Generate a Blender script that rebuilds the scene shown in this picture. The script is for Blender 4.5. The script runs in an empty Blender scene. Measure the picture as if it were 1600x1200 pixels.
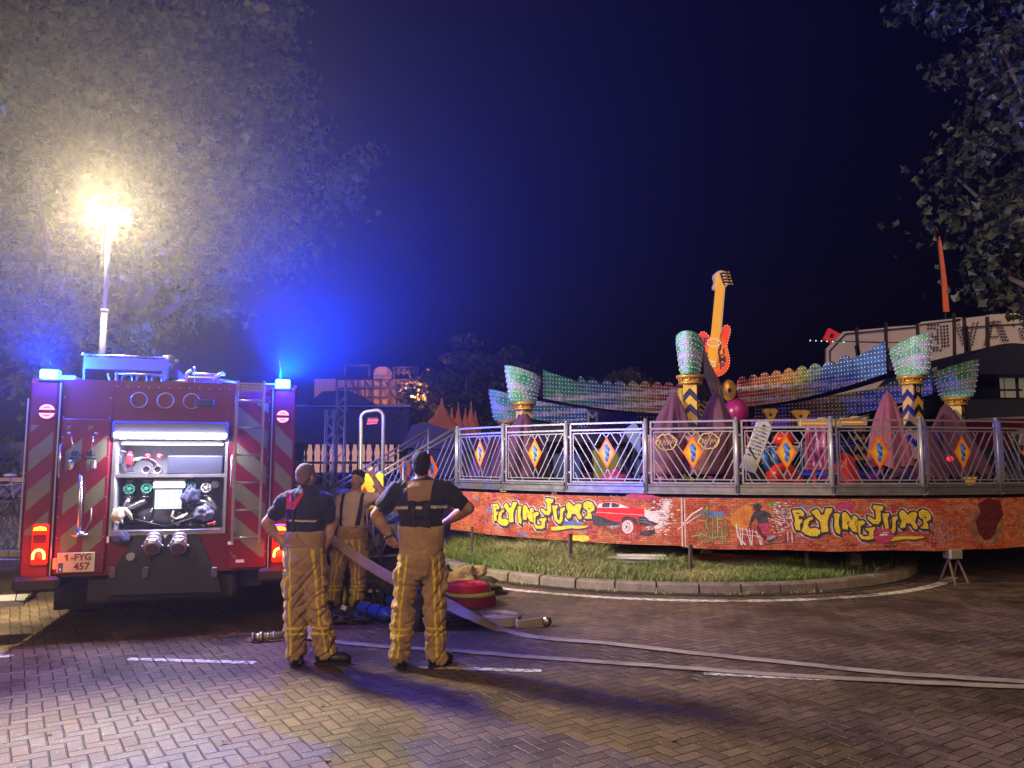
import bpy, bmesh, math, random
import numpy as np
from mathutils import Vector, Matrix
from mathutils import noise as mnoise
PI = math.pi
S = bpy.context.scene
COL = S.collection
# ---------------------------------------------------------------- camera
FPX = 1202.0; PITCH = math.atan(122 / 1202.0); CAMH = 1.70
cam_d = bpy.data.cameras.new('camera'); cam = bpy.data.objects.new('camera', cam_d); COL.objects.link(cam)
cam_d.sensor_width = 36.0; cam_d.lens = FPX / 1600 * 36.0; cam_d.clip_start = 0.05; cam_d.clip_end = 600
cam.location = (0, 0, CAMH); cam.rotation_euler = (PI / 2 + PITCH, 0, 0); S.camera = cam
# ---------------------------------------------------------------- night sky
W = bpy.data.worlds.new('World'); S.world = W; W.use_nodes = True
wn = W.node_tree; wb = wn.nodes['Background']
sky = wn.nodes.new('ShaderNodeTexSky'); sky.sky_type = 'NISHITA'; sky.sun_disc = False
sky.sun_elevation = math.radians(-4); sky.sun_rotation = math.radians(200); sky.altitude = 0
skt = wn.nodes.new('ShaderNodeMix'); skt.data_type = 'RGBA'; skt.blend_type = 'MULTIPLY'; skt.inputs[0].default_value = 1
skt.inputs[7].default_value = (1.0, 0.62, 0.85, 1)
wn.links.new(sky.outputs[0], skt.inputs[6]); wn.links.new(skt.outputs[2], wb.inputs[0])
wb.inputs[1].default_value = SKY_STRENGTH = 0.03
LED_W, BAY_W, BLUE_W, BLUE_F, MAST_W, BLUE_B, BLUE_C = 34.0, 15.0, 700.0, 900.0, 4400.0, 48000.0, 9000.0
HAZE = 0.0021
GUITAR_E = 0.35
# ---------------------------------------------------------------- broad warm sun lamp added as fill from behind the camera
sd = bpy.data.lights.new('fill_sun', 'SUN'); sd.energy = 1.55; sd.angle = math.radians(35); sd.color = (1.0, 0.66, 0.42)
so = bpy.data.objects.new('fill_sun', sd); COL.objects.link(so)
so.rotation_euler = (math.radians(64), 0, math.radians(-11))
# ---------------------------------------------------------------- render settings
S.view_settings.view_transform = 'Standard'; S.view_settings.look = 'None'; S.view_settings.gamma = 1
S.view_settings.exposure = 0.0; S.view_settings.use_curve_mapping = False
S.render.engine = 'CYCLES'
cy = S.cycles
cy.use_denoising = True
try: cy.denoiser = 'OPENIMAGEDENOISE'
except Exception: pass
cy.max_bounces = 6; cy.diffuse_bounces = 2; cy.glossy_bounces = 3; cy.transmission_bounces = 3; cy.volume_bounces = 0
cy.transparent_max_bounces = 6; cy.sample_clamp_indirect = 4; cy.caustics_reflective = False; cy.caustics_refractive = False
# ---------------------------------------------------------------- pixel (of the 1600x1200 photo) to place
def ray(u, v):
    dx = (u - 800) / FPX; dz = (600 - v) / FPX
    return Vector((dx, math.cos(PITCH) - dz * math.sin(PITCH), math.sin(PITCH) + dz * math.cos(PITCH)))
def gp(u, v, z=0.0):
    r = ray(u, v); t = (z - CAMH) / r.z
    return Vector((r.x * t, r.y * t, z))
def pp(u, v, Y):
    r = ray(u, v); t = Y / r.y
    return Vector((r.x * t, Y, CAMH + r.z * t))
# ---------------------------------------------------------------- materials
MATS = {}
def mat(name, color=(0.5, 0.5, 0.5), rough=0.6, metal=0.0, emit=None, es=0.0, var=0.12, vs=6.0, bump=0.0, bs=40.0, spec=0.5, coat=0.0, sheen=0.0):
    """principled material with a procedural noise variation of the colour and optional bump"""
    if name in MATS: return MATS[name]
    m = bpy.data.materials.new(name); m.use_nodes = True; nt = m.node_tree; b = nt.nodes['Principled BSDF']
    b.inputs['Roughness'].default_value = rough; b.inputs['Metallic'].default_value = metal
    b.inputs['Specular IOR Level'].default_value = spec; b.inputs['Coat Weight'].default_value = coat
    b.inputs['Sheen Weight'].default_value = sheen
    tc = nt.nodes.new('ShaderNodeTexCoord')
    if var > 0:
        nz = nt.nodes.new('ShaderNodeTexNoise'); nz.inputs['Scale'].default_value = vs; nz.inputs['Detail'].default_value = 4
        nt.links.new(tc.outputs['Object'], nz.inputs['Vector'])
        mx = nt.nodes.new('ShaderNodeMix'); mx.data_type = 'RGBA'
        mx.inputs[6].default_value = tuple(c * (1 - var) for c in color) + (1,)
        mx.inputs[7].default_value = tuple(min(1, c * (1 + var)) for c in color) + (1,)
        nt.links.new(nz.outputs[0], mx.inputs[0]); nt.links.new(mx.outputs[2], b.inputs['Base Color'])
        mr = nt.nodes.new('ShaderNodeMapRange'); mr.inputs[3].default_value = max(0.02, rough - 0.12); mr.inputs[4].default_value = min(1, rough + 0.12)
        nt.links.new(nz.outputs[0], mr.inputs[0]); nt.links.new(mr.outputs[0], b.inputs['Roughness'])
    else:
        b.inputs['Base Color'].default_value = tuple(color) + (1,)
    if bump > 0:
        n2 = nt.nodes.new('ShaderNodeTexNoise'); n2.inputs['Scale'].default_value = bs; n2.inputs['Detail'].default_value = 5
        nt.links.new(tc.outputs['Object'], n2.inputs['Vector'])
        bp = nt.nodes.new('ShaderNodeBump'); bp.inputs['Strength'].default_value = bump; bp.inputs['Distance'].default_value = 0.02
        nt.links.new(n2.outputs[0], bp.inputs['Height']); nt.links.new(bp.outputs[0], b.inputs['Normal'])
    if emit:
        b.inputs['Emission Color'].default_value = tuple(emit) + (1,); b.inputs['Emission Strength'].default_value = es
    MATS[name] = m
    return m
class NT:
    """small helper for writing node graphs"""
    def __init__(s, m): s.nt = m.node_tree; s.b = s.nt.nodes['Principled BSDF']
    def n(s, typ, **kw):
        nd = s.nt.nodes.new(typ)
        for k, v in kw.items(): setattr(nd, k, v)
        return nd
    def l(s, a, b): s.nt.links.new(a, b)
    def val(s, x, sock):
        if hasattr(x, 'links') or isinstance(x, bpy.types.NodeSocket): s.l(x, sock)
        else: sock.default_value = x
    def math(s, op, a, b=0.0, c=0.0, clamp=False):
        nd = s.n('ShaderNodeMath', operation=op); nd.use_clamp = clamp
        s.val(a, nd.inputs[0]); s.val(b, nd.inputs[1])
        if len(nd.inputs) > 2: s.val(c, nd.inputs[2])
        return nd.outputs[0]
    def mix(s, f, a, b, mode='MIX'):
        nd = s.n('ShaderNodeMix', data_type='RGBA', blend_type=mode)
        s.val(f, nd.inputs[0])
        for x, k in ((a, 6), (b, 7)):
            if isinstance(x, (tuple, list)): nd.inputs[k].default_value = tuple(x)[:3] + (1,)
            else: s.l(x, nd.inputs[k])
        return nd.outputs[2]
    def noise(s, vec, scale, detail=4, rough=0.5):
        nd = s.n('ShaderNodeTexNoise'); nd.inputs['Scale'].default_value = scale; nd.inputs['Detail'].default_value = detail
        nd.inputs['Roughness'].default_value = rough
        if vec is not None: s.l(vec, nd.inputs['Vector'])
        return nd.outputs[0]
    def ramp(s, fac, stops, interp='LINEAR'):
        nd = s.n('ShaderNodeValToRGB'); cr = nd.color_ramp; cr.interpolation = interp
        while len(cr.elements) < len(stops): cr.elements.new(0.5)
        for e, (p, c) in zip(cr.elements, stops):
            e.position = p; e.color = tuple(c)[:3] + (1,) if not isinstance(c, float) else (c, c, c, 1)
        s.l(fac, nd.inputs[0]); return nd.outputs[0]
    def step(s, x, lo, hi):
        nd = s.n('ShaderNodeMapRange'); nd.interpolation_type = 'SMOOTHSTEP'
        nd.inputs[1].default_value = lo; nd.inputs[2].default_value = hi
        s.val(x, nd.inputs[0]); return nd.outputs[0]
    def bump(s, h, strength=0.5, dist=0.01):
        bp = s.n('ShaderNodeBump'); bp.inputs['Strength'].default_value = strength; bp.inputs['Distance'].default_value = dist
        s.l(h, bp.inputs['Height']); s.l(bp.outputs[0], s.b.inputs['Normal']); return bp
def newmat(name):
    m = bpy.data.materials.new(name); m.use_nodes = True; MATS[name] = m
    return m, NT(m)
# ---------------------------------------------------------------- mesh builder
class MB:
    """collects shapes into one mesh; every shape takes a material slot index"""
    def __init__(s): s.v = []; s.f = []; s.m = []; s.sm = []
    def add(s, vs, fs, mi=0, smooth=False):
        k = len(s.v); s.v.extend([tuple(v) for v in vs])
        for f in fs: s.f.append(tuple(i + k for i in f)); s.m.append(mi); s.sm.append(smooth)
        return s
    def box(s, lo, hi, mi=0, M=None, bev=0.0):
        x0, y0, z0 = lo; x1, y1, z1 = hi
        if bev > 0:
            b = min(bev, (x1 - x0) * .45, (y1 - y0) * .45, (z1 - z0) * .45)
            bm = bmesh.new(); bmesh.ops.create_cube(bm, size=1)
            for v in bm.verts:
                v.co = Vector(((x0 + x1) / 2 + v.co.x * (x1 - x0), (y0 + y1) / 2 + v.co.y * (y1 - y0), (z0 + z1) / 2 + v.co.z * (z1 - z0)))
            bmesh.ops.bevel(bm, geom=bm.edges[:], offset=b, segments=1, affect='EDGES', profile=0.5)
            bm.verts.index_update()
            vs = [v.co.copy() for v in bm.verts]; fs = [[v.index for v in f.verts] for f in bm.faces]; bm.free()
        else:
            vs = [Vector((x, y, z)) for z in (z0, z1) for y in (y0, y1) for x in (x0, x1)]
            fs = [(0, 2, 3, 1), (4, 5, 7, 6), (0, 1, 5, 4), (2, 6, 7, 3), (0, 4, 6, 2), (1, 3, 7, 5)]
        if M is not None: vs = [M @ v for v in vs]
        return s.add(vs, fs, mi)
    def cbox(s, c, size, mi=0, M=None, bev=0.0):
        c = Vector(c); h = Vector(size) / 2
        return s.box(c - h, c + h, mi, M, bev)
    def tube(s, pts, r, n=10, mi=0, cap=True, smooth=True, closed=False):
        pts = [Vector(p) for p in pts]; N = len(pts)
        if isinstance(r, (int, float)): r = [r] * N
        T = []
        for i in range(N):
            if closed: t = pts[(i + 1) % N] - pts[i - 1]
            elif i == 0: t = pts[1] - pts[0]
            elif i == N - 1: t = pts[-1] - pts[-2]
            else: t = (pts[i + 1] - pts[i]).normalized() + (pts[i] - pts[i - 1]).normalized()
            T.append(t.normalized() if t.length > 1e-9 else Vector((0, 0, 1)))
        up = Vector((0, 0, 1)) if abs(T[0].z) < 0.95 else Vector((1, 0, 0))
        X = T[0].cross(up).normalized(); vs = []
        for i in range(N):
            X = (X - T[i] * X.dot(T[i]))
            X = X.normalized() if X.length > 1e-6 else T[i].orthogonal().normalized()
            Y = T[i].cross(X)
            for k in range(n):
                a = 2 * PI * k / n
                vs.append(pts[i] + X * (r[i] * math.cos(a)) + Y * (r[i] * math.sin(a)))
        fs = []
        rng = N if closed else N - 1
        for i in range(rng):
            j = (i + 1) % N
            for k in range(n):
                k2 = (k + 1) % n; fs.append((i * n + k, i * n + k2, j * n + k2, j * n + k))
        s.add(vs, fs, mi, smooth)
        if cap and not closed:
            b = len(s.v) - N * n
            s.f.append(tuple(b + k for k in reversed(range(n)))); s.m.append(mi); s.sm.append(False)
            s.f.append(tuple(b + (N - 1) * n + k for k in range(n))); s.m.append(mi); s.sm.append(False)
        return s
    def bar(s, a, b, w, h=None, mi=0, up=(0, 0, 1)):
        """rectangular bar from a to b, w across, h along 'up'"""
        a = Vector(a); b = Vector(b); h = h or w
        t = (b - a).normalized(); u = Vector(up)
        x = t.cross(u)
        if x.length < 1e-5: x = t.orthogonal()
        x.normalize(); y = x.cross(t).normalized()
        vs = [p + x * (sx * w / 2) + y * (sy * h / 2) for p in (a, b) for sx, sy in ((-1, -1), (1, -1), (1, 1), (-1, 1))]
        return s.add(vs, [(3, 2, 1, 0), (4, 5, 6, 7), (0, 1, 5, 4), (1, 2, 6, 5), (2, 3, 7, 6), (3, 0, 4, 7)], mi)
    def lathe(s, prof, c=(0, 0, 0), n=24, mi=0, M=None, smooth=True, a0=0, a1=2 * PI):
        """prof: (radius, height) list round local z"""
        c = Vector(c); vs = []; full = abs(a1 - a0 - 2 * PI) < 1e-6; nn = n if full else n + 1
        for r, z in prof:
            for k in range(nn):
                a = a0 + (a1 - a0) * k / n; v = Vector((r * math.cos(a), r * math.sin(a), z))
                vs.append((M @ v if M is not None else v) + c)
        fs = []
        for i in range(len(prof) - 1):
            for k in range(n):
                k2 = (k + 1) % nn if full else k + 1
                fs.append((i * nn + k, i * nn + k2, (i + 1) * nn + k2, (i + 1) * nn + k))
        return s.add(vs, fs, mi, smooth)
    def ell(s, c, r, mi=0, nu=14, nv=9, M=None):
        c = Vector(c); vs = []; fs = []
        for j in range(nv + 1):
            th = PI * j / nv
            for i in range(nu):
                a = 2 * PI * i / nu; v = Vector((r[0] * math.sin(th) * math.cos(a), r[1] * math.sin(th) * math.sin(a), r[2] * math.cos(th)))
                vs.append((M @ v if M is not None else v) + c)
        for j in range(nv):
            for i in range(nu):
                i2 = (i + 1) % nu; fs.append((j * nu + i, (j + 1) * nu + i, (j + 1) * nu + i2, j * nu + i2))
        return s.add(vs, fs, mi, True)
    def prism(s, poly, lo, hi, mi=0, fn=None, side=None):
        """poly: list of (x, z); extruded along y from lo to hi; fn maps a Vector"""
        n = len(poly); A = [Vector((p[0], lo, p[1])) for p in poly]; B = [Vector((p[0], hi, p[1])) for p in poly]
        ar = sum(poly[i][0] * poly[(i + 1) % n][1] - poly[(i + 1) % n][0] * poly[i][1] for i in range(n))
        if ar < 0: A.reverse(); B.reverse()
        vs = A + B
        if fn: vs = [fn(v) for v in vs]
        k = len(s.v); s.v.extend([tuple(v) for v in vs]); 
        tri = tess(A)
        for t in tri:
            s.f.append(tuple(k + i for i in t)); s.m.append(mi); s.sm.append(False)
            s.f.append(tuple(k + n + i for i in reversed(t))); s.m.append(mi); s.sm.append(False)
        for i in range(n):
            j = (i + 1) % n
            s.f.append((k + i, k + n + i, k + n + j, k + j)); s.m.append(mi if side is None else side); s.sm.append(False)
        return s
    def build(s, name, mats, parent=None, loc=None, label=None):
        me = bpy.data.meshes.new(name); me.from_pydata(s.v, [], s.f); 
        if not isinstance(mats, (list, tuple)): mats = [mats]
        for m in mats: me.materials.append(m)
        me.polygons.foreach_set('material_index', s.m); me.polygons.foreach_set('use_smooth', s.sm); me.update()
        o = bpy.data.objects.new(name, me); COL.objects.link(o)
        if parent is not None: o.parent = parent
        if loc is not None: o.location = loc
        if label: o['label'] = label
        return o
def tess(poly):
    from mathutils.geometry import tessellate_polygon
    # keep the winding of the outline
    res = tessellate_polygon([poly]); out = []
    nrm = Vector((0, 0, 0))
    for i in range(len(poly)): nrm += poly[i].cross(poly[(i + 1) % len(poly)])
    for t in res:
        a, b, c = (poly[i] for i in t)
        if (b - a).cross(c - a).dot(nrm) < 0: t = (t[0], t[2], t[1])
        out.append(tuple(t))
    return out
def tag(o, label=None, cat=None, group=None, kind=None):
    if label: o['label'] = label
    if cat: o['category'] = cat
    if group: o['group'] = group
    if kind: o['kind'] = kind
    return o
def empty(name, label, cat, loc=(0, 0, 0), rz=0.0, group=None):
    o = bpy.data.objects.new(name, None); COL.objects.link(o); o.location = loc; o.rotation_euler = (0, 0, rz)
    o.empty_display_size = 0.1
    return tag(o, label, cat, group)
def copy_tree(o, parent=None):
    c = o.copy(); COL.objects.link(c)
    if parent is not None: c.parent = parent
    for ch in list(o.children): copy_tree(ch, c)
    return c
def raw_mesh(name, V, F, mats, parent=None, smooth=False, mi=None):
    me = bpy.data.meshes.new(name); V = np.asarray(V, dtype=np.float32); F = np.asarray(F, dtype=np.int32)
    k = F.shape[1]; me.vertices.add(len(V)); me.vertices.foreach_set('co', V.ravel())
    me.loops.add(F.size); me.loops.foreach_set('vertex_index', F.ravel())
    me.polygons.add(len(F)); me.polygons.foreach_set('loop_start', np.arange(0, F.size, k, dtype=np.int32))
    if mi is not None: me.polygons.foreach_set('material_index', np.asarray(mi, dtype=np.int32))
    me.polygons.foreach_set('use_smooth', np.full(len(F), smooth))
    if not isinstance(mats, (list, tuple)): mats = [mats]
    for m in mats: me.materials.append(m)
    me.update(calc_edges=True); me.validate()
    o = bpy.data.objects.new(name, me); COL.objects.link(o)
    if parent is not None: o.parent = parent
    return o
def bake(o):
    """apply the modifiers of o without operators"""
    dg = bpy.context.evaluated_depsgraph_get(); me = bpy.data.meshes.new_from_object(o.evaluated_get(dg))
    old = o.data; o.modifiers.clear()
    if o.type == 'MESH': o.data = me
    return me
def text_mesh(txt, size, depth=0.0, bold=0.0, shear=0.0, align='CENTER', space=1.0, res=3):
    """vertices and faces of a word, lying in x (right) and y (up), z out"""
    cu = bpy.data.curves.new('word', 'FONT'); cu.body = txt; cu.size = size; cu.extrude = depth; cu.offset = bold
    cu.shear = shear; cu.align_x = align; cu.align_y = 'CENTER'; cu.space_character = space; cu.resolution_u = res
    o = bpy.data.objects.new('word', cu); COL.objects.link(o)
    dg = bpy.context.evaluated_depsgraph_get(); me = bpy.data.meshes.new_from_object(o.evaluated_get(dg))
    V = [v.co.copy() for v in me.vertices]; F = [list(p.vertices) for p in me.polygons]
    bpy.data.objects.remove(o); bpy.data.curves.remove(cu); bpy.data.meshes.remove(me)
    return V, F
def lamp(name, typ, energy, color, loc, parent=None, **kw):
    d = bpy.data.lights.new(name, typ); d.energy = energy; d.color = color
    for k, v in kw.items(): setattr(d, k, v)
    o = bpy.data.objects.new(name, d); COL.objects.link(o); o.location = loc
    if parent is not None: o.parent = parent
    return o
# ================================================================ SETTING
def joint_graph(g, scale_in=1.0):
    """herringbone paver joints; returns joint mask (1 = brick), per-paver random value and object coords"""
    tc = g.n('ShaderNodeTexCoord'); mp = g.n('ShaderNodeMapping')
    mp.inputs['Rotation'].default_value = (0, 0, math.radians(-33)); mp.inputs['Scale'].default_value = (10.6, 10.6, 10.6)
    wob = g.n('ShaderNodeTexNoise'); wob.inputs['Scale'].default_value = 1.3; wob.inputs['Detail'].default_value = 3
    g.l(tc.outputs['Object'], wob.inputs['Vector'])
    sub = g.n('ShaderNodeVectorMath', operation='SUBTRACT'); g.l(wob.outputs[1], sub.inputs[0]); sub.inputs[1].default_value = (0.5, 0.5, 0.5)
    sc = g.n('ShaderNodeVectorMath', operation='SCALE'); g.l(sub.outputs[0], sc.inputs[0]); sc.inputs['Scale'].default_value = 0.05
    ad = g.n('ShaderNodeVectorMath', operation='ADD'); g.l(tc.outputs['Object'], ad.inputs[0]); g.l(sc.outputs[0], ad.inputs[1])
    g.l(ad.outputs[0], mp.inputs['Vector'])
    sx = g.n('ShaderNodeSeparateXYZ'); g.l(mp.outputs[0], sx.inputs[0]); x, y = sx.outputs[0], sx.outputs[1]
    fi, fj = g.math('FLOOR', x), g.math('FLOOR', y)
    fx, fy = g.math('SUBTRACT', x, fi), g.math('SUBTRACT', y, fj)
    t = g.math('FLOORED_MODULO', g.math('SUBTRACT', fi, fj), 4.0)
    def eq(k): return g.math('COMPARE', t, float(k), 0.25)
    e0, e1, e2, e3 = eq(0), eq(1), eq(2), eq(3)
    ix, iy = g.math('SUBTRACT', 1.0, fx), g.math('SUBTRACT', 1.0, fy)
    end = g.math('ADD', g.math('ADD', g.math('MULTIPLY', e0, fx), g.math('MULTIPLY', e1, ix)), g.math('ADD', g.math('MULTIPLY', e2, iy), g.math('MULTIPLY', e3, fy)))
    H = g.math('ADD', e0, e1); V = g.math('ADD', e2, e3)
    side = g.math('ADD', g.math('MULTIPLY', H, g.math('MINIMUM', fy, iy)), g.math('MULTIPLY', V, g.math('MINIMUM', fx, ix)))
    d = g.math('MINIMUM', end, side)
    cx = g.n('ShaderNodeCombineXYZ'); g.l(g.math('SUBTRACT', fi, e1), cx.inputs[0]); g.l(g.math('SUBTRACT', fj, e2), cx.inputs[1])
    wn_ = g.n('ShaderNodeTexWhiteNoise'); g.l(cx.outputs[0], wn_.inputs[0])
    brick = g.step(d, 0.015, 0.085)
    return brick, wn_.outputs[0], tc.outputs['Object'], d
def paving(name, base_lo, base_hi, joint=(0.018, 0.016, 0.014), paint=None):
    m, g = newmat(name)
    brick, rnd, oc, d = joint_graph(g)
    big = g.noise(oc, 0.45, 5, 0.6); med = g.noise(oc, 7.0, 5, 0.7); fine = g.noise(oc, 95.0, 4, 0.75)
    wet = g.step(g.noise(oc, 0.8, 7, 0.7), 0.45, 0.60)
    col = g.mix(rnd, base_lo, base_hi)
    col = g.mix(g.math('MULTIPLY', med, 0.55), col, tuple(c * 0.45 for c in base_lo))
    col = g.mix(g.math('MULTIPLY', g.step(fine, 0.5, 0.72), 0.35), col, (0.30, 0.26, 0.22))
    vor = g.n('ShaderNodeTexVoronoi'); vor.inputs['Scale'].default_value = 42.0; g.l(oc, vor.inputs['Vector'])
    chip_glint = g.math('MULTIPLY', g.math('LESS_THAN', vor.outputs['Distance'], 0.16), g.step(g.noise(oc, 21.0, 2), 0.44, 0.54))  # pale aggregate chips with their wet glints painted into the colour
    if paint:
        scr = g.step(g.math('ADD', g.noise(oc, 14.0, 6, 0.8), g.math('MULTIPLY', big, 0.15)), 0.56, 0.72)
        col = g.mix(scr, paint, col)
    col = g.mix(g.math('MULTIPLY', wet, 0.68), col, (0.022, 0.016, 0.016))
    col = g.mix(g.math('MULTIPLY', chip_glint, 0.8), col, (0.62, 0.56, 0.48))
    col = g.mix(brick, joint, col)
    g.l(col, g.b.inputs['Base Color'])
    rgh = g.math('SUBTRACT', g.math('ADD', 0.50, g.math('MULTIPLY', fine, 0.3)), g.math('MULTIPLY', wet, 0.26))
    g.l(rgh, g.b.inputs['Roughness'])
    h = g.math('ADD', g.math('MULTIPLY', brick, 1.0), g.math('ADD', g.math('MULTIPLY', rnd, 0.35), g.math('ADD', g.math('MULTIPLY', fine, 0.55), g.math('MULTIPLY', med, 0.4))))
    g.bump(h, 0.75, 0.012)
    return m
M_pave = paving('brick_paving', (0.118, 0.074, 0.054), (0.235, 0.150, 0.106))
M_line = paving('white_road_paint', (0.30, 0.25, 0.2), (0.34, 0.29, 0.25), paint=(0.86, 0.82, 0.74))
gv = MB(); gv.add([(-40, -10, 0), (45, -10, 0), (45, 62, 0), (-40, 62, 0)], [(0, 1, 2, 3)])
g0 = gv.build('ground', M_pave); tag(g0, kind='structure')
KC = Vector((2.70, 14.40, 0)); KR = 4.22      # kerbed island the ride stands over
# road markings: the edge line round the island and the dashes
def ring_sheet(c, r0, r1, a0, a1, z, n, jit=0.0):
    vs = []; fs = []; rr = random.Random(4)
    for i in range(n + 1):
        a = a0 + (a1 - a0) * i / n
        vs.append((c.x + (r0 + rr.uniform(-jit, jit)) * math.sin(a), c.y - (r0) * math.cos(a), z))
        vs.append((c.x + (r1 + rr.uniform(-jit, jit)) * math.sin(a), c.y - (r1) * math.cos(a), z))
    for i in range(n): fs.append((2 * i, 2 * i + 1, 2 * i + 3, 2 * i + 2))
    return vs, fs
vs, fs = ring_sheet(KC, 4.65, 4.80, -1.35, 0.95, 0.004, 90, 0.006)
o = MB().add(vs, [tuple(reversed(f)) for f in fs]).build('edge_line', M_line); tag(o, kind='structure')
for a, b in (((200, 1030), (398, 1036)), ((655, 1043), (846, 1049)), ((1100, 1053), (1300, 1062)), ((-90, 1024), (18, 1026))):
    A, B = gp(*a), gp(*b); t = (B - A).normalized(); nn = Vector((-t.y, t.x, 0)) * 0.045; dm = MB(); rr = random.Random(7); N = 24; v = []
    for i in range(N + 1):
        q = A.lerp(B, i / N); v += [q - nn * rr.uniform(.85, 1.1) + Vector((0, 0, .004)), q + nn * rr.uniform(.85, 1.1) + Vector((0, 0, .004))]
    dm.add(v, [(2 * i, 2 * i + 2, 2 * i + 3, 2 * i + 1) for i in range(N)])
    tag(dm.build('lane_dash', M_line), kind='structure')
# kerb round the island: separate stones
M_kerb, g = newmat('kerb_stone')
tc = g.n('ShaderNodeTexCoord'); n1 = g.noise(tc.outputs['Object'], 5, 6, 0.7); n2 = g.noise(tc.outputs['Object'], 60, 5, 0.7)
c_ = g.ramp(n1, [(0.25, (0.10, 0.085, 0.07)), (0.5, (0.24, 0.20, 0.165)), (0.75, (0.34, 0.29, 0.24))])
c_ = g.mix(g.math('MULTIPLY', g.step(n2, 0.5, 0.7), 0.5), c_, (0.07, 0.06, 0.045))
g.l(c_, g.b.inputs['Base Color']); g.b.inputs['Roughness'].default_value = 0.8; g.bump(g.math('ADD', n2, n1), 0.7, 0.012)
kb = MB(); rr = random.Random(2); na = 27
for i in range(na):
    a0 = -1.75 + i * (3.5 / na) + 0.003; a1 = a0 + 3.5 / na - 0.006; dz = rr.uniform(-.006, .006); dr = rr.uniform(-.008, .008)
    prof = [(KR + dr, 0.0), (KR - 0.01 + dr, 0.105 + dz), (KR - 0.035 + dr, 0.128 + dz), (KR - 0.17 + dr, 0.130 + dz), (KR - 0.17 + dr, 0.0)]
    k = 5; V = []
    for j in range(k + 1):
        a = a0 + (a1 - a0) * j / k
        for r, z in prof: V.append((KC.x + r * math.sin(a), KC.y - r * math.cos(a), z))
    F = [(j * 5 + q, (j + 1) * 5 + q, (j + 1) * 5 + q + 1, j * 5 + q + 1) for j in range(k) for q in range(4)]
    F += [(0, 1, 2, 3, 4), tuple(k * 5 + q for q in (4, 3, 2, 1, 0))]
    kb.add(V, F)
tag(kb.build('kerb', M_kerb), kind='structure')
# gutter dirt line between kerb and paint
M_dirt = mat('gutter_dirt', (0.035, 0.028, 0.02), 0.95, var=0.5, vs=18, bump=0.6, bs=120)
vs, fs = ring_sheet(KC, 4.18, 4.40, -1.75, 1.75, 0.008, 80, 0.03)
tag(MB().add(vs, [tuple(reversed(f)) for f in fs]).build('gutter', M_dirt), kind='structure')
# island soil
M_soil = mat('island_soil', (0.10, 0.11, 0.045), 0.95, var=0.5, vs=5, bump=0.9, bs=30)
so_ = MB(); so_.lathe([(4.08, 0.0), (4.06, 0.10), (3.5, 0.13), (0.01, 0.16)], KC, n=72)
tag(so_.build('island_ground', M_soil), kind='structure')
# grass
M_grass, g = newmat('grass_blades')
at = g.n('ShaderNodeAttribute'); at.attribute_name = 'tone'
c_ = g.ramp(at.outputs['Fac'], [(0.0, (0.09, 0.17, 0.03)), (0.45, (0.20, 0.27, 0.07)), (0.72, (0.42, 0.40, 0.17)), (1.0, (0.62, 0.52, 0.27))])
g.l(c_, g.b.inputs['Base Color']); g.b.inputs['Roughness'].default_value = 0.55
def grass(name, P, Hh, tone, lean, w, mat_, seed=1):
    """curved two-segment blades: P (n,3) roots"""
    R = np.random.RandomState(seed); n = len(P); a = R.uniform(0, 2 * PI, n); ca, sa = np.cos(a), np.sin(a)
    la = R.uniform(0, 2 * PI, n); L = lean * Hh * R.uniform(0.3, 1.4, n)
    d = np.stack([np.cos(la) * L, np.sin(la) * L, np.zeros(n)], 1); s = np.stack([ca, sa, np.zeros(n)], 1) * (w * R.uniform(.6, 1.4, n))[:, None]
    up = np.stack([np.zeros(n), np.zeros(n), Hh], 1)
    m1 = P + up * 0.55 + d * 0.3; tip = P + up * (1 - 0.35 * np.minimum(1, lean)) + d
    V = np.stack([P - s, P + s, m1 + s * .7, m1 - s * .7, tip], 1).reshape(-1, 3); b = np.arange(n) * 5
    Q = np.stack([b, b + 1, b + 2, b + 3], 1)
    T = np.stack([b + 3, b + 2, b + 4, b + 4], 1)
    F = np.concatenate([Q, T])
    me = bpy.data.meshes.new(name); me.vertices.add(len(V)); me.vertices.foreach_set('co', V.astype(np.float32).ravel())
    li = np.concatenate([Q.ravel(), T[:, :3].ravel()]); ls = np.concatenate([np.arange(n) * 4, 4 * n + np.arange(n) * 3])
    me.loops.add(len(li)); me.loops.foreach_set('vertex_index', li.astype(np.int32))
    me.polygons.add(2 * n); me.polygons.foreach_set('loop_start', ls.astype(np.int32))
    at_ = me.attributes.new('tone', 'FLOAT', 'POINT'); at_.data.foreach_set('value', np.repeat(tone, 5).astype(np.float32))
    me.materials.append(mat_); me.update(calc_edges=True)
    o = bpy.data.objects.new(name, me); COL.objects.link(o); return o
R = np.random.RandomState(5); n = 60000
a = R.uniform(-1.75, 1.75, n); r = 4.04 - np.abs(R.normal(0, 1, n)) * 1.05; r = np.clip(r, .6, 4.04)
X = KC.x + r * np.sin(a); Y = KC.y - r * np.cos(a)
cl = np.array([mnoise.noise(Vector((x * 1.5, y * 1.5, 3))) for x, y in zip(X, Y)]) ; cl2 = np.array([mnoise.noise(Vector((x * .8, y * .8, 9))) for x, y in zip(X, Y)])
edge = np.clip((4.04 - r) / 0.9, 0, 1)
left = np.clip((3.6 - X) / 3.0, 0.15, 1)
hh = 0.06 + R.uniform(0.4, 1.0, n) * (0.09 + 0.50 * edge * left * np.clip(0.75 + 1.3 * cl, .25, 1.4)) 
tone = np.clip(0.25 + 0.30 * R.uniform(0, 1, n) + 0.35 * edge * left + 0.5 * cl2, 0, 1)
keep = (R.uniform(0, 1, n) < np.clip(1.0 - (X - 4.3) * 2.2, 0.02, 1)) 
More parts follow.
